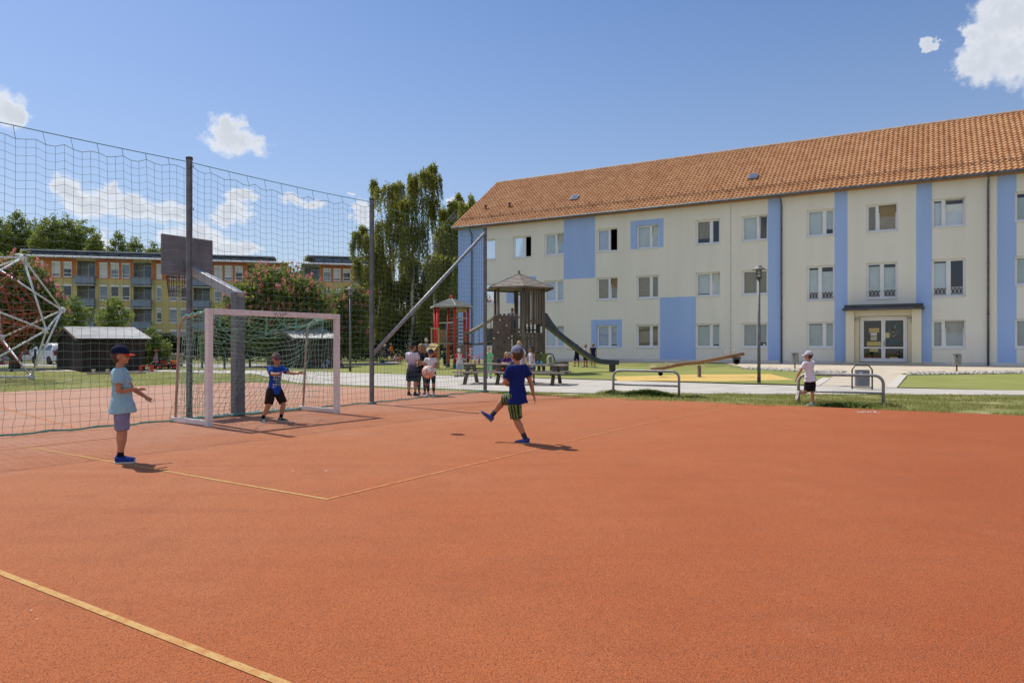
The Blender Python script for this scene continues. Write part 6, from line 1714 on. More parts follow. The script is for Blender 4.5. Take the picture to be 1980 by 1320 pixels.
def person(label, pos, face, h, pose=None, wear=None, name='person', group=None, vox=.010, z=None, skin=None, cat='child'):
    """one figure: pose gives limb directions as (right, forward, up); wear gives the clothes"""
    pose = pose or {}; wear = wear or {}; skin = skin or SKIN
    pos = Vector(pos)
    if z is None: z = gz(pos.x, pos.y)
    pos.z = z
    f = Vector((face[0], face[1], 0)).normalized(); r = Vector((f.y, -f.x, 0))
    B = Matrix((r, f, (0,0,1))).transposed()       # local (right, forward, up) to world
    root = thing(name, pos, label, cat, group)
    g = pose.get
    def D(key, default): v = Vector(g(key, default)); return v.normalized()
    lean = D('lean', (0,0,1)); hd_yaw, hd_pitch = g('head', (0,0)); tw = g('twist', 0.0)
    bulk = wear.get('bulk', 1.0)
    def uv(vec): return Vector(vec)*h
    # --- skeleton in local units, hips first at the origin
    hip = V3(0,0,0)
    tr = V3(0,1,0).cross(lean); tr.normalize(); tf = lean.cross(tr); tf.normalize()
    tR = Matrix.Rotation(-tw, 3, lean); tr2, tf2 = tR @ tr, tR @ tf
    T = lambda a, rr=0, ff=0: hip+(lean*a+tr2*rr+tf2*ff)*h        # torso point at height a above the hips
    chest = T(.31); neck0 = T(.322); neck1 = T(.365)
    J = {}
    for s, k in ((-1,'l'), (1,'r')):
        J[k+'hip'] = hip+V3(s*.052*h, 0, -.005*h)
        kn = J[k+'hip']+D(k+'t', (s*.05,.02,-1))*.238*h; J[k+'knee'] = kn
        an = kn+D(k+'s', (0,-.03,-1))*.222*h; J[k+'ank'] = an
        J[k+'foot'] = D(k+'foot', (s*.2,1,0))
        J[k+'sh'] = T(.288, s*.105)
        el = J[k+'sh']+D(k+'u', (s*.16,-.02,-1))*.165*h; J[k+'elb'] = el
        wr_ = el+D(k+'f', (s*.06,.22,-1))*.142*h; J[k+'wri'] = wr_
    shoe_h = .038*h
    # --- put the lowest sole (or the seat) on its support
    low = min(J['lank'].z, J['rank'].z)-shoe_h-.010*h
    if 'hip' in pose: off = V3(0,0,g('hip')*1.0)
    else: off = V3(0,0,-low+g('lift', 0))
    sup = g('support')                     # keep the given foot under pos
    if sup: a = J[sup+'ank']; off = off-V3(a.x, a.y-.03*h, 0)
    Wd = lambda p: pos+B @ (Vector(p)+off)
    WV = lambda v: B @ Vector(v)
    hxyz = lambda v: v
    # --- head frame
    hy = Matrix.Rotation(-hd_yaw, 3, 'Z') @ Matrix.Rotation(hd_pitch, 3, 'X')
    H = B @ hy
    tilt = g('tilt', 0)
    if tilt: H = B @ hy @ Matrix.Rotation(tilt, 3, 'Y')
    hb = Wd(neck1)
    HP = lambda rr, ff, uu: hb+H @ (V3(rr, ff, uu)*h)
    hs = g('headscale', 1.0)
    # --- body
    b = MB(); n = 12
    def ring(a, rx, ry, ff=0, infl=0.0): return (Wd(T(a, 0, ff)), WV(tr2)*(rx*h*bulk+infl), WV(tf2)*(ry*h*bulk+infl))
    hr, hf = WV(V3(1,0,0)), WV(V3(0,1,0))
    torso = [(-.050,.045,.045,0),(-.02,.082,.062,0),(.01,.088,.065,0),(.06,.078,.058,.002),(.11,.074,.054,.004),(.17,.082,.058,.003),(.23,.094,.060,0),(.275,.098,.056,-.004),(.305,.070,.045,-.006),(.325,.036,.036,-.004)]
    b.loft([ring(*t) for t in torso], n=n)
    b.tube([Wd(T(.30)), hb, HP(0,.004,.03)], [.034*h, .031*h, .031*h], 10, rnd=True)
    # skull, jaw, nose, ears
    b.ell(HP(0,-.006,.083), (.057*h*hs,.068*h*hs,.066*h*hs), H, 16, 12)
    b.ell(HP(0,.018,.040), (.043*h,.046*h,.046*h), H, 14, 10)
    b.ell(HP(0,.050,.018), (.020*h,.018*h,.016*h), H, 8, 6)
    b.ell(HP(0,.066,.052), (.0095*h,.016*h,.013*h), H, 8, 6); b.ell(HP(0,.060,.066), (.007*h,.011*h,.018*h), H, 8, 6)
    b.ell(HP(0,.057,.031), (.018*h,.010*h,.009*h), H, 8, 6)
    for s in (-1,1):
        b.ell(HP(s*.058,-.004,.060), (.0075*h,.016*h,.022*h), H, 8, 6); b.ell(HP(s*.030,.045,.046), (.020*h,.020*h,.020*h), H, 8, 6)
    for s, k in ((-1,'l'), (1,'r')):
        b.tube([Wd(T(.285, s*.055)), Wd(J[k+'sh']), Wd(J[k+'sh'].lerp(J[k+'elb'], .5)), Wd(J[k+'elb']), Wd(J[k+'elb'].lerp(J[k+'wri'], .3)), Wd(J[k+'wri'])],
               [.036*h, .0345*h, .028*h, .0235*h, .0245*h, .0165*h], 10, rnd=True)
        b.tube([Wd(J[k+'hip']+V3(0,0,.02*h)), Wd(J[k+'hip'].lerp(J[k+'knee'], .35)), Wd(J[k+'knee']), Wd(J[k+'knee'].lerp(J[k+'ank'], .30)), Wd(J[k+'knee'].lerp(J[k+'ank'], .7)), Wd(J[k+'ank'])],
               [.055*h, .053*h, .037*h, .0395*h, .027*h, .021*h], 11, rnd=True)
        ft = WV(J[k+'foot']).normalized(); A = Wd(J[k+'ank'])
        sh_dir = (Wd(J[k+'ank'])-Wd(J[k+'knee'])).normalized()
        dn = g(k+'sole'); dn = WV(V3(*dn)).normalized() if dn else V3(0,0,-1)
        dn = (dn-ft*dn.dot(ft)).normalized(); J[k+'dn'] = dn
        b.tube([A, A+dn*.016*h-ft*.012*h, A+dn*.024*h+ft*.05*h, A+dn*.030*h+ft*.095*h], [.021*h, .022*h, .020*h, .012*h], 8, rnd=True)
        # hand
        fd = (Wd(J[k+'wri'])-Wd(J[k+'elb'])).normalized()
        hdv = g(k+'h'); hdw = WV(Vector(hdv)).normalized() if hdv else fd
        pn = g(k+'palm', (-s,0,0)); pn = WV(Vector(pn)); pn = (pn-hdw*pn.dot(hdw)).normalized()
        ac = hdw.cross(pn).normalized()          # across the palm
        if k == 'l': ac = -ac
        Wp = Wd(J[k+'wri']); pc = Wp+hdw*.034*h
        Mh = Matrix((ac, hdw, pn)).transposed()
        b.ell(pc, (.024*h,.036*h,.0115*h), Mh, 12, 8)
        st = g(k+'hand', 'relax')
        curl, spread, fl = {'relax': (.55, .05, 1), 'spread': (.10, .27, 1), 'fist': (1.45, .0, .9), 'point': (.5, .03, 1)}[st]
        for i, (o, L) in enumerate(((-.0175,.034), (-.006,.040), (.006,.038), (.0165,.030))):
            root_ = Wp+hdw*.058*h+ac*o*h*1.05
            d0 = (hdw*math.cos(spread*(i-1.5))+ac*math.sin(spread*(i-1.5))).normalized()
            cu = 0.05 if (st == 'point' and i == 0) else curl*(1+.12*i)
            pts = [root_-hdw*.014*h, root_]; ang_ = 0; p_ = root_
            for seg in range(3):
                ang_ += cu*(.5 if seg == 0 else .8)
                p_ = p_+(d0*math.cos(ang_)+pn*math.sin(ang_))*L*h*(.42,.33,.25)[seg]; pts.append(p_)
            b.tube(pts, [.0068*h,.0066*h,.0062*h,.0056*h,.0048*h], 7, rnd=True)
        tb_ = Wp+hdw*.020*h-ac*.019*h; td = (hdw*.75-ac*(.85 if st == 'spread' else .45)+pn*.35).normalized(); t2 = (hdw*.95-ac*(.4 if st == 'spread' else -.05)+pn*.25).normalized()
        b.tube([tb_, tb_+td*.022*h, tb_+td*.022*h+t2*.019*h], [.0095*h,.0078*h,.0058*h], 7, rnd=True)
        J[k+'hand'] = pc
    remesh(b.build('body', skin, root), vox, 4 if vox > .008 else 3, .5)
    # --- face details
    ey = MB()
    for s in (-1,1): ey.ell(HP(s*.0225,.0555,.066), (.0085*h,.0055*h,.0055*h), H, 8, 6)
    ey.build('eyes', EYE, root, smooth=True)
    br_ = MB()
    for s in (-1,1): br_.ell(HP(s*.0235,.0575,.079), (.014*h,.005*h,.0028*h), H, 8, 5)
    br_.build('eyebrows', wear.get('hair', P('brown_hair', (.05,.03,.018), (.09,.055,.03), scale=30, rough=.7)), root, smooth=True)
    mo = MB(); op = g('mouth', .003); mo.ell(HP(0,.0665,.031), (.0135*h,.0035*h,op*h), H, 8, 6); mo.build('mouth', LIP, root, smooth=True)
    # --- hair
    hm = wear.get('hair'); style = wear.get('hairstyle', 'short')
    if hm:
        q = MB()
        q.ell(HP(0,-.009,.087), (.0635*h*hs,.0735*h*hs,.0705*h*hs), H, 18, 14, keep=lambda d: d.z > .45 or (d.y < .15 and d.z > -.62+.5*max(0, d.y+.3)) or (d.y < .45 and d.z > .15))
        q.ell(HP(0,-.024,.048), (.048*h,.040*h,.044*h), H, 14, 10)
        for s in (-1,1): q.ell(HP(s*.048,-.016,.062), (.012*h,.022*h,.034*h), H, 10, 8)
        if style in ('long', 'pony', 'wavy'):
            if style == 'pony':
                q.tube([HP(0,-.075,.10), HP(0,-.115,.07), HP(0,-.115,.0), HP(0,-.095,-.06)], [.024*h,.032*h,.028*h,.008*h], 9, rnd=True)
            else:
                for x, y in ((-.052,-.03),(-.03,-.06),(0,-.068),(.03,-.06),(.052,-.03),(-.058,.004),(.058,.004)):
                    e = -.10 if style == 'long' else -.075
                    q.tube([HP(x*.9,y,.10), HP(x*1.08,y*1.05,.03), HP(x*1.2,y*.95,e*.5), HP(x*1.05,y*.8,e)], [.022*h,.026*h,.025*h,.010*h], 8, rnd=True)
        ho = q.build('hair', hm, root, smooth=True)
    # --- cap
    cp = wear.get('cap')
    if cp:
        cm, bm_ = cp[:2]; back = cp[2] if len(cp) > 2 else False
        q = MB(); sg = -1 if back else 1
        for (infl, lowz) in ((0, .0),):
            q.ell(HP(0,-.006,.094), (.0655*h*hs,.0755*h*hs,.074*h*hs), H, 24, 16, keep=lambda d: d.z > (.02 if d.y*sg > -.55 else (.30 if abs(d.x) < .30 else -.10)))
        q.tube([HP(.0655*math.cos(a)*hs, (-.006+.0755*math.sin(a)*hs), .094+(.0 if math.sin(a)*sg > -.5 else -.006)) for a in [i*math.pi/12 for i in range(24)] if math.sin(i_ := a)*sg > -.92], .0035*h, 6)
        q.ell(HP(0,-.006,.168), (.006*h,.006*h,.004*h), H, 8, 5)
        co = q.build('cap', cm, root, fix=False, smooth=True)
        q = MB(); rows = []
        for i in range(9):
            a = (i-4)/4; x = .052*a; y0 = .066*math.sqrt(max(.1, 1-(a*.80)**2)); y1 = .122-.040*a*a
            rows.append((x, y0, y1))
        vs = []; m_ = len(rows)
        for x, y0, y1 in rows:
            c = -.010*(x/.052)**2
            for (yy, dz_) in ((y0-.012, .098), (y1, .086+c)): vs += [HP(x, sg*yy, dz_+c*.5), HP(x, sg*yy, dz_-.004+c*.5)]
        fs = []
        for i in range(m_-1):
            a, c = i*4, (i+1)*4
            fs += [(a, c, c+2, a+2), (a+1, a+3, c+3, c+1), (a+2, c+2, c+3, a+3), (a, a+1, c+1, c)]
        fs += [(0,2,3,1), ((m_-1)*4, (m_-1)*4+1, (m_-1)*4+3, (m_-1)*4+2)]
        q.add(vs, fs); q.build('brim', bm_, co, smooth=False)
    if wear.get('bandana'):
        q = MB(); q.ell(HP(0,-.008,.090), (.0665*h,.0765*h,.073*h), H, 20, 14, keep=lambda d: d.z > .12-.25*max(0,-d.y))
        q.ell(HP(0,-.085,.06), (.02*h,.02*h,.015*h), H, 8, 6); q.build('bandana', wear['bandana'], root, smooth=True)
    if wear.get('glasses'):
        q = MB()
        for s in (-1,1): q.ell(HP(s*.024,.0625,.066), (.020*h,.006*h,.014*h), H, 10, 6); q.bar(HP(s*.044,.055,.070), HP(s*.064,-.01,.070), .004*h)
        q.bar(HP(-.01,.066,.068), HP(.01,.066,.068), .004*h); q.build('sunglasses', P('sunglass_black', (.01,.01,.012), rough=.1, spec=.8), root)
    # --- shirt
    sh = wear.get('shirt')
    if sh:
        q = MB(); lo = wear.get('hem', -.075); fl = wear.get('flare', .006)
        prof = [(lo,.115+fl,.094+fl,0),(lo+.03,.113+fl*.8,.092+fl*.8,0),(0,.108+fl*.7,.087+fl*.7,0),(.06,.094+fl*.5,.073+fl*.5,.002),(.12,.090+fl*.3,.069+fl*.3,.004),(.18,.094,.070,.003),(.24,.104,.071,0),(.28,.107,.066,-.004),(.308,.082,.055,-.006),(.326,.049,.046,-.004)]
        q.loft([ring(*t) for t in prof], n=16)
        sl = wear.get('sleeve', .62)
        if sl:
            for s, k in ((-1,'l'), (1,'r')):
                a, e, w = J[k+'sh'], J[k+'elb'], J[k+'wri']
                end = a.lerp(e, min(sl, 1.0)); pts = [Wd(T(.283, s*.058)), Wd(a+V3(0,0,.004*h)), Wd(a.lerp(end, .55)), Wd(end)]; rs_ = [.046*h, .047*h, .046*h, .047*h if sl < .9 else .036*h]
                if sl > 1: pts.append(Wd(e.lerp(w, min(.93, sl-1)))); rs_.append(.029*h)
                q.tube(pts, rs_, 12)
        so = remesh(q.build('shirt', sh, root), max(.009, vox*1.15), 4, .5, .022 if vox < .009 else .012)
        if wear.get('print'):
            wear['print'](root, so, lambda a, ang_, o: Wd(T(a))+WV(tr2)*math.sin(ang_)*(.097*h+o)+WV(tf2)*math.cos(ang_)*(.072*h+o), h)
    # --- skirt part of a dress
    if wear.get('skirt'):
        q = MB(); q.loft([ring(.10,.09,.068), ring(.02,.102,.085), (Wd(V3(0,0,-.08*h)), hr*.125*h, hf*.105*h), (Wd(V3(0,0,-.17*h)), hr*.145*h, hf*.125*h)], n=16)
        remesh(q.build('skirt', wear['skirt'], root), max(.010, vox), 2, .5, .012)
    # --- trousers or shorts
    pt = wear.get('pants')
    if pt:
        length = wear.get('leg', .92); loose = wear.get('loose', 1.0)
        q = MB(); q.loft([ring(-.055,.062,.055), ring(-.03,.096,.074), ring(.01,.100,.077), ring(.04,.096,.074), ring(.075,.088,.067)], n=14)
        for k in 'lr': q.ell(Wd(J[k+'hip']+V3(0,0,.008*h)), (.061*h,)*3, None, 12, 8)
        for s, k in ((-1,'l'), (1,'r')):
            a, e, w = J[k+'hip'], J[k+'knee'], J[k+'ank']
            if length <= 1:
                end = a.lerp(e, length); pts = [a+V3(0,0,.01*h), a.lerp(end, .5), end]; rs_ = [.063*h, .066*h*loose, (.057 if length > .8 else .062)*h*loose]
            else:
                t = length-1; pts = [a+V3(0,0,.01*h), a.lerp(e, .5), e, e.lerp(w, .35*min(1, t*1.5)), e.lerp(w, t)]
                rs_ = [.069*h, .062*h*loose, .045*h*loose, .045*h*loose, (.040-.012*t)*h*loose]
            q.tube([Wd(p_) for p_ in pts], rs_, 13)
        remesh(q.build('shorts' if length <= 1.2 else 'trousers', pt, root), max(.009, vox*1.1), 3, .5, .016 if vox < .009 else .008)
    # --- socks and shoes
    sk = wear.get('socks')
    for s, k in ((-1,'l'), (1,'r')):
        A = Wd(J[k+'ank']); K = Wd(J[k+'knee']); ft = WV(J[k+'foot']).normalized(); dn = J[k+'dn']
        if sk:
            q = MB(); u = (K-A).normalized(); q.tube([A-u*.012*h, A+u*.02*h, A+u*wear.get('sock_h', .05)*h], [.0265*h, .0255*h, .0275*h], 10); q.build('sock', sk, root, smooth=True)
        if wear.get('shoes'):
            q = MB(); sd = ft.cross(dn).normalized(); W_ = .034*h
            rg_ = [(-.040,.010,.018,.020),(-.030,.016,.026,.030),(.0,.018,.029,.032),(.035,.024,.031,.024),(.075,.030,.033,.017),(.105,.033,.027,.013),(.122,.037,.013,.007)]
            q.loft([(A+ft*y*h+dn*dz_*h, sd*w*h, dn*t*h) for y, dz_, w, t in rg_], n=12)
            q.tube([A+dn*.012*h, A-dn*.012*h], [.029*h, .0285*h], 10)
            so_ = q.build('shoe', wear['shoes'], root); remesh(so_, .0065 if vox < .009 else .01, 3)
            q = MB(); out = [(-.044,.016),(-.035,.026),(0,.0285),(.04,.0315),(.08,.0335),(.108,.027),(.126,.012)]
            base_ = A+dn*.047*h
            pl = [base_+ft*y*h+sd*w*h for y, w in out]+[base_+ft*y*h-sd*w*h for y, w in reversed(out)]
            q.prism(pl, -dn*.011*h); q.build('sole', wear.get('sole', P('white_sole', (.6,.6,.58), rough=.7)), so_)
    return root, Wd, J, HP
HB = P('dark_brown_hair', (.045,.028,.018), (.08,.05,.03), scale=30, rough=.6)
HBL = P('blond_hair', (.48,.32,.13), (.38,.23,.08), scale=30, rough=.6)
HLB = P('light_brown_hair', (.20,.115,.05), (.28,.17,.08), scale=30, rough=.6)
NAVY = cloth('navy', (.018,.022,.06)); BLACK = cloth('black', (.016,.015,.018)); WHITE = cloth('white', (.74,.72,.76), (.66,.64,.70))
BSOCK = cloth('black_sock', (.012,.012,.014)); DKSHOE = cloth('dark_shoe', (.02,.02,.025))

# 1  the boy in the pale blue shirt, seen from his right side
def print_side(root, so, pt, h):
    m = MB(); rs = random.Random(3)
    def patch(a0, a1, g0, g1, k):
        n_ = 3
        for i in range(n_):
            x0, x1 = g0+(g1-g0)*i/n_, g0+(g1-g0)*(i+1)/n_
            m.poly([pt(a0,x0,.007), pt(a0,x1,.007), pt(a1,x1,.007), pt(a1,x0,.007)], k)
    patch(.05, .25, -.35, .80, 0)
    for a in (.07,.105,.14,.175,.21): patch(a, a+.014, -.28, .35+.35*rs.random(), 1)
    patch(.035, .075, -.35, .85, 1); patch(.10, .17, .42, .66, 2)
    m.build('shirt_print', [cloth('print_white', (.62,.64,.68)), cloth('print_black', (.02,.02,.03)), cloth('print_violet', (.22,.16,.30))], root, fix=False)
person('boy in pale blue shirt and navy cap standing with one arm stretched out', gp(236, 893), (.90,.36), 1.345,
       dict(lean=(0,-.05,1), head=(.05,-.06), rt=(.08,.06,-1), rs=(.02,-.10,-1), lt=(-.05,-.06,-1), ls=(0,-.02,-1),
            ru=(.22,.02,-1), rf=(-.50,.90,.10), lu=(-.16,.42,-.85), lf=(.12,.86,-.62), rfoot=(.05,1,0), lfoot=(-.12,1,0), rpalm=(-.2,-.1,-1), lpalm=(.6,.2,.6), lhand='relax', rhand='relax'),
       dict(shirt=cloth('pale_blue', (.30,.52,.60), (.26,.47,.56)), flare=.012, bulk=1.08, pants=cloth('grey_violet', (.235,.235,.36), (.20,.20,.31)), leg=.93, loose=1.0, shoes=cloth('royal_blue_shoe', (.02,.06,.26)), socks=BSOCK, sock_h=.05,
            hair=HB, cap=(cloth('navy_cap', (.012,.016,.045)), cloth('red_brim', (.55,.06,.03))), **{'print': print_side}), vox=.0065)

# 2  the goalkeeper
def print_icons(root, so, pt, h):
    m = MB(); rs = random.Random(8); cols = 6
    for r_ in range(6):
        for c_ in range(5):
            g0 = -.72+.33*c_; a0 = .02+.040*r_; 
            if rs.random() < .12: continue
            m.poly([pt(a0,g0,.011), pt(a0,g0+.20+.05*rs.random(),.011), pt(a0+.025,g0+.20+.05*rs.random(),.011), pt(a0+.025,g0,.011)], rs.randrange(cols))
    m.build('shirt_print', [cloth('icon_pale', (.55,.60,.62)), cloth('icon_pink', (.66,.50,.48)), cloth('icon_yellow', (.62,.55,.30)), cloth('icon_white', (.66,.68,.72)), cloth('icon_green', (.20,.38,.28)), cloth('icon_grey', (.34,.36,.42))], root, fix=False)
gk, Wd, J, HP = person('goalkeeper boy in bright blue shirt reaching out both hands in the goal', gp(530, 815), (.86,-.50), 1.25,
       dict(lean=(-.02,.10,1), head=(.28,-.03), rt=(.36,.16,-1), rs=(.22,-.40,-1), lt=(-.16,.46,-1), ls=(-.04,-.30,-1), rfoot=(.35,1,0), lfoot=(-.25,1,0),
            ru=(.42,.80,-.42), rf=(.0,1,.10), lu=(-.30,.92,-.36), lf=(-.12,1,.0), rh=(-.05,.85,.45), lh=(-.05,.95,.28), rpalm=(-.3,.5,-.6), lpalm=(.3,.6,-.5), lhand='spread', rhand='spread', mouth=.007),
       dict(shirt=cloth('bright_blue', (.018,.075,.36), (.014,.06,.30)), pants=cloth('dark_brown', (.028,.017,.016)), leg=.95, loose=1.05, shoes=cloth('grey_black_shoe', (.22,.23,.23), (.02,.02,.02), scale=14), socks=BSOCK, sock_h=.065,
            hair=HB, cap=(cloth('dusky_violet', (.13,.09,.11), (.19,.15,.10)), cloth('dark_violet_brim', (.03,.022,.035))), **{'print': print_icons}), vox=.0065)
m = MB(); c, e = Wd(J['lwri']), Wd(J['lelb']); u = (e-c).normalized(); m.tube([c+u*.01, c+u*.022], .027, 10); m.build('wristband', P('pale_wristband', (.6,.52,.40)), gk)

# 3  the boy kicking the ball
GREENP = bpy.data.materials.new('green_plaid'); GREENP.use_nodes = True
N = GREENP.node_tree.nodes; L = GREENP.node_tree.links; b = N['Principled BSDF']; b.inputs['Roughness'].default_value = .9
t = N.new('ShaderNodeTexCoord'); w = N.new('ShaderNodeTexWave'); w.inputs['Scale'].default_value = 7.5; w.inputs['Distortion'].default_value = 3.5; w.inputs['Detail'].default_value = 3; w.inputs['Detail Scale'].default_value = 3.0
mp = N.new('ShaderNodeMapping'); mp.inputs['Rotation'].default_value = (0, R(8), R(20)); L.new(t.outputs['Object'], mp.inputs[0]); L.new(mp.outputs[0], w.inputs['Vector'])
cr = N.new('ShaderNodeValToRGB'); e0 = cr.color_ramp.elements; e0[0].position = .35; e0[0].color = (.018,.018,.014,1); e0[1].position = .62; e0[1].color = (.085,.16,.03,1); q = e0.new(.48); q.color = (.07,.035,.03,1); q = e0.new(.9); q.color = (.14,.25,.05,1)
L.new(w.outputs['Fac'], cr.inputs[0]); L.new(cr.outputs[0], b.inputs['Base Color'])
person('boy in dark blue shirt and green striped shorts kicking the ball', gp(1020, 858), (-.62,.78), 1.375,
       dict(lean=(-.035,-.02,1), twist=-.15, head=(.05,.02), lt=(.14,-.04,-1), ls=(.32,-.28,-.9), rt=(-.22,.97,-.20), rs=(-.48,.36,-.78), lfoot=(-.55,.85,0), rfoot=(-.55,.45,.66), rsole=(-.52,.42,-.74), support='l',
            ru=(.42,-.20,-.90), rf=(.22,-.08,-1), lu=(-.14,.40,-.88), lf=(1.0,.16,-.22), rpalm=(-.8,.4,0), lpalm=(0,-.6,-.5), lhand='relax', rhand='relax'),
       dict(shirt=cloth('royal_navy', (.012,.026,.155), (.009,.020,.125)), pants=GREENP, leg=.96, loose=1.12, shoes=cloth('blue_shoe', (.05,.09,.32), (.02,.03,.10), scale=12), socks=cloth('grey_sock', (.04,.045,.06)), sock_h=.07, sole=P('tan_sole', (.45,.33,.18), rough=.8),
            hair=HB, cap=(cloth('grey_blue_cap', (.20,.22,.30), (.17,.185,.25)), cloth('grey_blue_cap', (.20,.22,.30)))), vox=.0065)

# 4  the boy leaning on the barrier
person('boy in white shirt and cap leaning on the hoop barrier with one leg raised', gp(1574, 784), (-.42,.88), 1.22,
       dict(lean=(-.05,.07,1), head=(-.55,.0), rt=(.04,.02,-1), rs=(.0,-.04,-1), lt=(-.05,.08,-1), ls=(-.90,-.10,-.10), lfoot=(-.05,.25,-1), lsole=(-.95,.1,.1), rfoot=(-.25,1,0), support='r',
            lu=(-.34,.36,-.86), lf=(-.22,.42,-.88), ru=(.10,.50,-.86), rf=(.0,.75,-.5), lhand='fist', rhand='fist', lpalm=(.4,0,-.8), rpalm=(-.3,0,-1)),
       dict(shirt=WHITE, pants=BLACK, leg=.98, loose=1.0, shoes=cloth('grey_shoe', (.30,.32,.36), (.05,.05,.06), scale=16), hair=HB, cap=(cloth('pale_violet_cap', (.50,.50,.58)), cloth('pale_violet_cap', (.50,.50,.58))), hem=-.06, flare=.012), vox=.008)

# 5-7  three children just behind the net
GRAD = bpy.data.materials.new('dip_dyed_shirt'); GRAD.use_nodes = True
N = GRAD.node_tree.nodes; L = GRAD.node_tree.links; b = N['Principled BSDF']; b.inputs['Roughness'].default_value = .9
t = N.new('ShaderNodeTexCoord'); s_ = N.new('ShaderNodeSeparateXYZ'); L.new(t.outputs['Object'], s_.inputs[0]); r_ = N.new('ShaderNodeMapRange'); r_.inputs['From Min'].default_value = .70; r_.inputs['From Max'].default_value = 1.12
L.new(s_.outputs[2], r_.inputs['Value']); cr = N.new('ShaderNodeValToRGB'); e0 = cr.color_ramp.elements; e0[0].color = (.02,.022,.05,1); e0[1].color = (.62,.58,.68,1); q = e0.new(.32); q.color = (.10,.07,.13,1); q = e0.new(.55); q.color = (.42,.34,.46,1)
L.new(r_.outputs[0], cr.inputs[0]); L.new(cr.outputs[0], b.inputs['Base Color'])
DENIM = cloth('dark_denim', (.025,.033,.07), (.018,.022,.045))
person('boy in dip dyed white shirt and black cap with his back to the net', gp(797, 765), (.45,.85), 1.43,
       dict(head=(.35,-.28), ru=(.22,.25,-1), rf=(-.05,.95,.05), lu=(-.2,.3,-1), lf=(.1,.9,.1), lt=(-.10,0,-1), rt=(.10,0,-1)),
       dict(shirt=GRAD, pants=DENIM, leg=.94, loose=1.05, shoes=cloth('black_shoe', (.018,.018,.022)), socks=BSOCK, sock_h=.03, hair=HB, cap=(BLACK, BLACK)), vox=.009, group='children behind the net')
person('long haired girl in black top and grey leggings behind the net', gp(816, 762.5), (-.25,-.95), 1.40,
       dict(head=(.5,-.30), ru=(.12,.25,-1), rf=(-.35,.85,-.15), lu=(-.15,.25,-1), lf=(.45,.8,-.15), lt=(-.03,0,-1), rt=(.05,.05,-1)),
       dict(shirt=BLACK, sleeve=.3, pants=cloth('mottled_leggings', (.11,.10,.12), (.05,.045,.055), scale=26), leg=1.9, loose=.86, shoes=cloth('mauve_shoe', (.24,.21,.26)), hair=HLB, hairstyle='long'), vox=.009, group='children behind the net')
person('girl in white shirt, navy cap and black leggings behind the flying ball', gp(833, 765), (-.12,-1), 1.245,
       dict(head=(-.15,-.05), ru=(.22,.1,-1), rf=(-.6,.7,.05), lu=(-.22,.1,-1), lf=(.5,.8,.0), lt=(-.06,0,-1), rt=(.04,0,-1)),
       dict(shirt=WHITE, sleeve=.42, pants=cloth('black_leggings', (.022,.02,.03)), leg=1.78, loose=.84, shoes=cloth('lilac_shoe', (.34,.30,.36)), hair=HLB, cap=(cloth('navy_cap2', (.02,.03,.08)), cloth('navy_cap2', (.02,.03,.08))), skin=None), vox=.009, group='children behind the net')

# children round the picnic tables
GP_ = 'children round the picnic tables'
person('blond girl in purple top sitting drawing at the picnic table', PT1+Vector((.74,.60,0)), (-.08,-1), 1.22,
       dict(hip=.53, lean=(0,.22,1), head=(-.15,-.28), tilt=.1, lt=(-.12,1,-.12), rt=(.12,1,-.12), ls=(0,.05,-1), rs=(0,-.1,-1), ru=(.16,.55,-.75), rf=(-.55,.75,.12), lu=(-.18,.5,-.75), lf=(.6,.75,.15)),
       dict(shirt=cloth('purple_print', (.13,.045,.22), (.05,.02,.10), scale=22), pants=cloth('dark_shorts', (.03,.03,.05)), leg=.7, shoes=cloth('brown_sandal', (.20,.10,.06)), hair=HBL, hairstyle='long', hem=-.03), vox=.009, skin=SKINP, group=GP_, z=0)
person('blond child in white with black sunglasses standing behind the picnic tables', at(1003, HY, 27.2)*Vector((1,1,0)), (-.25,-.95), 1.52,
       dict(lean=(-.06,.10,1), head=(-.2,-.22), lu=(-.3,.3,-.9), lf=(.05,.4,-.9), ru=(.3,.35,-.9), rf=(0,.5,-.85)),
       dict(shirt=WHITE, pants=cloth('pale_shorts', (.45,.42,.40)), leg=.8, shoes=DKSHOE, hair=HBL, glasses=True), vox=.011, skin=SKINP, group=GP_, z=0)
person('girl with dark bandana and white vest standing at the picnic table', at(1029, HY, 26.35)*Vector((1,1,0)), (-.75,-.65), 1.34,
       dict(lean=(0,.08,1), head=(.1,-.2), lu=(-.15,.3,-.95), lf=(.05,.5,-.85), ru=(.2,.2,-.95), rf=(0,.55,-.85)),
       dict(shirt=cloth('white_vest', (.70,.70,.78)), sleeve=0, pants=cloth('blue_shorts', (.12,.16,.30)), leg=.6, shoes=DKSHOE, hair=HB, hairstyle='long', bandana=cloth('dark_bandana', (.02,.022,.045), (.10,.10,.16), scale=40)), vox=.010, group=GP_, z=0)
gb_, Wg, Jg, _ = person('boy in green shirt and green trousers behind the picnic table, holding a rope', gp(945, 731.5), (-.15,-1), 1.28,
       dict(head=(-.1,-.12), ru=(.25,.2,-.9), rf=(-.3,.7,.5), lu=(-.25,.15,-1), lf=(.0,.75,-.1), lhand='fist', rhand='fist'),
       dict(shirt=cloth('leaf_green', (.20,.50,.22), (.17,.44,.20)), pants=cloth('mint_trousers', (.28,.52,.36)), leg=1.85, loose=1.05, shoes=cloth('teal_shoe', (.03,.10,.14)), hair=HLB, hem=-.10), vox=.010, skin=SKINP, group=GP_)
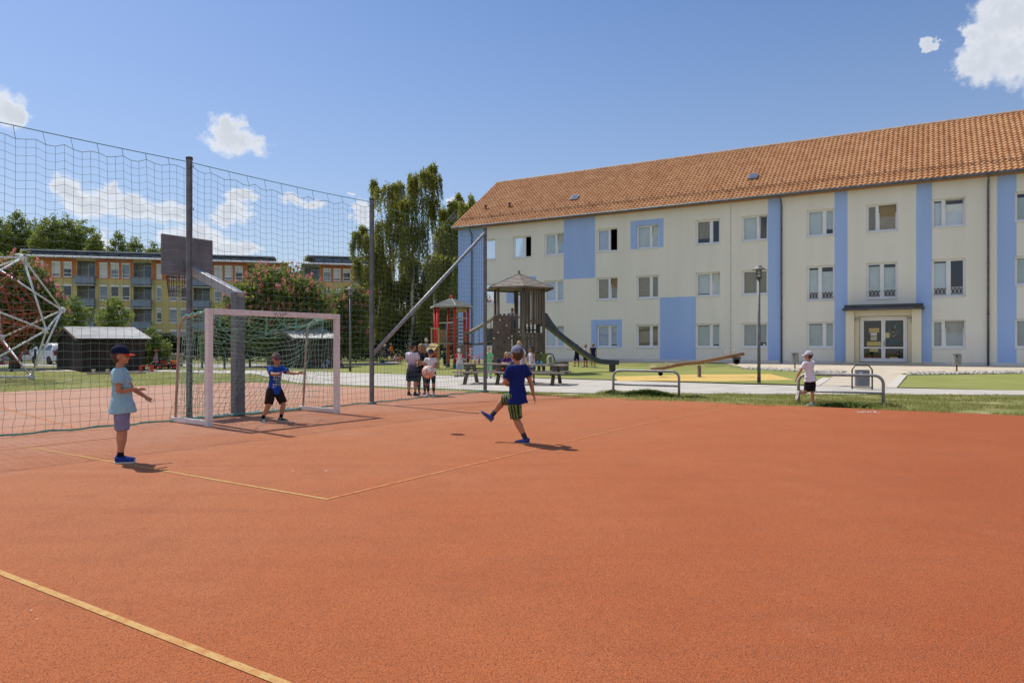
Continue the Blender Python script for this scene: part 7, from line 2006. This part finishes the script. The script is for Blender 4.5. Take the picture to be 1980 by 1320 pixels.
rw = person('small boy in red and white shirt and white cap with a scooter', gp(888, 728), (.35,-.92), 1.20,
       dict(head=(.2,-.1), ru=(.15,.3,-.9), rf=(-.45,.85,.1), lu=(-.15,.35,-.9), lf=(.2,.85,.1), lhand='fist', rhand='fist'),
       dict(shirt=cloth('white_raglan', (.66,.62,.64), (.50,.44,.48), scale=18), pants=cloth('pale_jeans', (.30,.38,.48)), leg=.95, shoes=DKSHOE, hair=HBL, cap=(cloth('mint_cap', (.55,.66,.62)), cloth('mint_cap', (.55,.66,.62)))), vox=.011, skin=SKINP, group=GP_)
m = MB(); Wr, Jr = rw[1], rw[2]
for k, s in (('l',-1), ('r',1)):
    a, e = Jr[k+'sh'], Jr[k+'elb']; m.tube([Wr(a+V3(-s*.02,0,.012)), Wr(a), Wr(a.lerp(e,.64))], [.062,.060,.058], 10)
m.build('red_sleeves', cloth('red_sleeve', (.48,.03,.03)), rw[0], smooth=True)
# his scooter
sc0 = gp(897, 724); sk_ = thing('kick_scooter', sc0, 'pale kick scooter held by the small boy in red and white', 'scooter')
m = MB(); top_s = at(893.5, 695, sc0.y); m.tube([sc0+up*.10, top_s], .016, 7); m.tube([top_s-Vector((.17,.02,0)), top_s+Vector((.17,-.02,0))], .015, 7); m.build('steering_post', P('white_metal', (.7,.7,.72), rough=.35, metal=.3), sk_)
bk2_ = gp(880.5, 729); m = MB(); m.bar(sc0+up*.09, bk2_+up*.09, .10, .025); m.build('deck', P('grey_deck', (.25,.25,.27)), sk_)
for q in (sc0, bk2_):
    m = MB(); m.tube([q+up*.06-Vector((0,.02,0)), q+up*.06+Vector((0,.02,0))], .06, 12); m.build('wheel', P('grey_wheel', (.30,.30,.32)), sk_)
# red cloth in the blond girl's lap and the pink rope
rc_ = Wg(Jg['rwri']); e1 = at(905, 686, 33)
m = MB(); m.tube([rc_, at(936, 681, rc_.y+1), at(930, 684, rc_.y+1.6), at(922, 690, rc_.y+2.2), at(914, 690.5, rc_.y+2.8), e1], .016, 6)
tag(m.build('skipping_rope', P('pink_rope', (.60,.10,.14), rough=.7), loc=rc_), 'pink rope swung between the green shirted boy and the red tower', 'rope')
lp = PT1+Vector((.58,.30,.44)); m = MB(); m.ell(lp+up*.05, (.10,.14,.06), None, 12, 8); m.ell(lp+Vector((-.14,-.02,.0)), (.13,.08,.045), Matrix.Rotation(.4,3,'Y'), 10, 6); m.ell(lp+Vector((.12,0,.03)), (.09,.08,.05), None, 10, 6)
ro_ = m.build('red_cloth', cloth('red_lap_cloth', (.58,.05,.03)), loc=lp); remesh(ro_, .012, 2, .5, .02); tag(ro_, 'bright red cloth bundle lying in the lap of the blond girl', 'cloth')

# three children by the slide
GS = 'children beside the slide'
person('child in black shirt and shorts pointing an arm, left of the three beside the slide', gslope(1115, 708.5), (-.5,.8), 1.30, dict(lu=(-.9,.3,-.1), lf=(-1,.3,.05), lt=(-.14,.1,-1), rt=(.14,-.1,-1), lhand='point'), dict(shirt=BLACK, pants=NAVY, leg=.95, shoes=DKSHOE, hair=HB), vox=.012, group=GS)
person('fair haired child in white shirt and black shorts, middle of the three beside the slide', gslope(1132, 709.5), (-.7,.4), 1.30, dict(lt=(-.1,.1,-1), rt=(.1,-.12,-1)), dict(shirt=WHITE, pants=BLACK, leg=.8, shoes=DKSHOE, hair=HLB), vox=.012, group=GS)
person('child in dark navy tunic seen from behind, right of the three beside the slide', gslope(1147, 710.5), (.2,.95), 1.38, dict(), dict(shirt=NAVY, sleeve=.2, skirt=NAVY, shoes=cloth('pale_shoe', (.5,.45,.42)), hair=HLB), vox=.012, group=GS)
# under and around the red tower
person('man in pale blue shirt and sun hat behind the climbing ramp', gp(824, 711), (.5,-.7), 1.76, dict(head=(.1,-.1), ru=(.2,.2,-1), rf=(-.3,.8,-.3), lu=(-.2,.2,-1), lf=(.3,.8,-.3), headscale=.92), dict(shirt=cloth('light_blue', (.36,.50,.66)), pants=cloth('slate_trousers', (.08,.09,.12)), leg=1.9, shoes=DKSHOE, hair=HB, cap=(cloth('beige_hat', (.50,.46,.40)), cloth('beige_hat', (.50,.46,.40)))), vox=.013, cat='man')
person('child in dark shirt standing under the red tower', gp(860, 709), (.85,-.4), 1.36, dict(ru=(.2,.4,-.9), rf=(0,1,.1), lu=(-.2,.4,-.9), lf=(0,1,.1)), dict(shirt=cloth('charcoal', (.03,.035,.045)), pants=BLACK, leg=1.85, shoes=DKSHOE, hair=HB), vox=.012)
person('child in white shirt half hidden behind the right posts of the red tower', gp(909, 707.5), (-.4,-.9), 1.22, dict(ru=(.3,.4,-.8), rf=(.1,.9,.3), lu=(-.3,.4,-.8), lf=(0,.9,.3), lhand='fist'), dict(shirt=WHITE, pants=cloth('blue_shorts', (.12,.16,.30)), leg=.9, shoes=DKSHOE, hair=HLB), vox=.012)
person('child in blue trousers and orange shoes on the platform of the wooden tower', Vector((TC.x-.35, TC.y-.2, 0)), (-.3,-.9), 1.2, dict(), dict(shirt=cloth('white_tee', (.60,.60,.66)), pants=cloth('vivid_blue', (.03,.09,.42)), leg=1.88, shoes=cloth('orange_shoe', (.50,.17,.04)), hair=HB), vox=.012, z=TC.z+2.03)
# the group on the lawn at the left
GLW = 'children gathered on the lawn by the fence'
person('boy in orange shirt standing on the lawn left of the birches', gp(758, 703.5), (-.8,-.4), 1.33, dict(lean=(0,.12,1), head=(0,-.35), ru=(.2,.5,-.8), rf=(0,.9,-.2), lu=(-.2,.5,-.8), lf=(0,.9,-.2)), dict(shirt=cloth('orange_tee', (.60,.19,.02)), pants=NAVY, leg=.95, shoes=DKSHOE, hair=HLB), vox=.013, group=GLW)
person('child in navy shirt and white cap bending beside the orange shirted boy', gp(749.5, 703.8), (-.9,.2), 1.26, dict(lean=(0,.40,1), head=(0,-.25), ru=(.1,.5,-.8), rf=(0,.6,-.7), lu=(-.1,.5,-.8), lf=(0,.6,-.7), rt=(.05,.15,-1), lt=(-.05,.1,-1)), dict(shirt=NAVY, pants=NAVY, leg=.9, shoes=DKSHOE, hair=HB, cap=(WHITE, WHITE)), vox=.013, group=GLW)
def sitter(label, p, face, h, wear, group, grp_z=0, vox=.013):
    return person(label, p, face, h, dict(hip=.10, lean=(0,-.05,1), head=(0,-.2), lt=(-.18,.9,.42), rt=(.18,.9,.42), ls=(.1,.55,-.85), rs=(-.1,.55,-.85), lfoot=(0,1,.3), rfoot=(0,1,.3), ru=(.2,.5,-.8), rf=(-.3,.9,.1), lu=(-.2,.5,-.8), lf=(.3,.9,.1)), wear, vox=vox, group=group, z=grp_z)
sitter('child in pale grey sitting on the lawn between the orange boy and the net', gp(766, 704), (.6,-.7), 1.3, dict(shirt=cloth('pale_grey', (.42,.42,.40)), pants=NAVY, leg=.9, shoes=WHITE, hair=HLB), GLW)
sitter('child in coral shirt sitting on the lawn, rightmost of the group by the fence', gp(773, 704.5), (-.3,-.9), 1.3, dict(shirt=cloth('coral', (.62,.20,.16)), pants=DENIM, leg=.9, shoes=DKSHOE, hair=HB), GLW)
bp_ = gp(738.5, 704.5); bp_r = thing('backpack', bp_, 'yellow and dark blue school backpack standing on the lawn', 'backpack')
m = MB(); m.loft([(bp_+up*z, V3(rx,0,0), V3(0,.15,0)) for z, rx in ((0,.15),(.05,.19),(.35,.19),(.48,.14),(.52,.06))], n=14); m.build('body', P('lime_yellow_nylon', (.45,.48,.08), rough=.7), bp_r, smooth=True)
m = MB(); m.loft([(bp_+V3(.10,-.10,z), V3(rx,0,0), V3(0,.09,0)) for z, rx in ((0.01,.10),(.05,.15),(.27,.15),(.34,.08))], n=12); m.build('pocket', P('blue_nylon', (.03,.06,.13), rough=.7), bp_r, smooth=True)
SH_ = 'children sitting by the far shed'
sitter('child in pale lilac clothes sitting against the shed seen through the goal', gp(626, 711), (.5,-.8), 1.28, dict(shirt=cloth('pale_lilac', (.46,.48,.72)), pants=cloth('lilac_trousers', (.42,.46,.70)), leg=1.8, shoes=WHITE, hair=HB), SH_)
sitter('child in light blue shirt and brown trousers sitting beside the lilac one at the shed', gp(637, 711), (.5,-.8), 1.3, dict(shirt=cloth('sky_tee', (.25,.42,.62)), pants=cloth('brown_trousers', (.12,.085,.07)), leg=1.85, shoes=DKSHOE, hair=HLB), SH_)
sitter('child in dark trousers sitting behind the right goal post at the shed corner', gp(654, 712), (.7,-.6), 1.3, dict(shirt=cloth('dull_violet', (.28,.26,.50)), pants=cloth('grey_trousers', (.10,.09,.085)), leg=1.85, shoes=BLACK, hair=HB), SH_)
person('small girl in pink dress and red cap beside the tricycles', gp(302, 714), (-.55,-.3), 1.10, dict(ru=(.25,.2,-1), rf=(.2,.4,-.8), lu=(-.6,.25,-.8), lf=(-.5,.4,-.6)), dict(shirt=cloth('lilac_dress', (.52,.33,.55)), skirt=cloth('pink_dress', (.60,.30,.38)), sleeve=.1, shoes=cloth('red_shoe', (.5,.04,.04)), hair=HLB, cap=(cloth('red_cap', (.55,.03,.04)), cloth('red_cap', (.55,.03,.04)))), vox=.012)
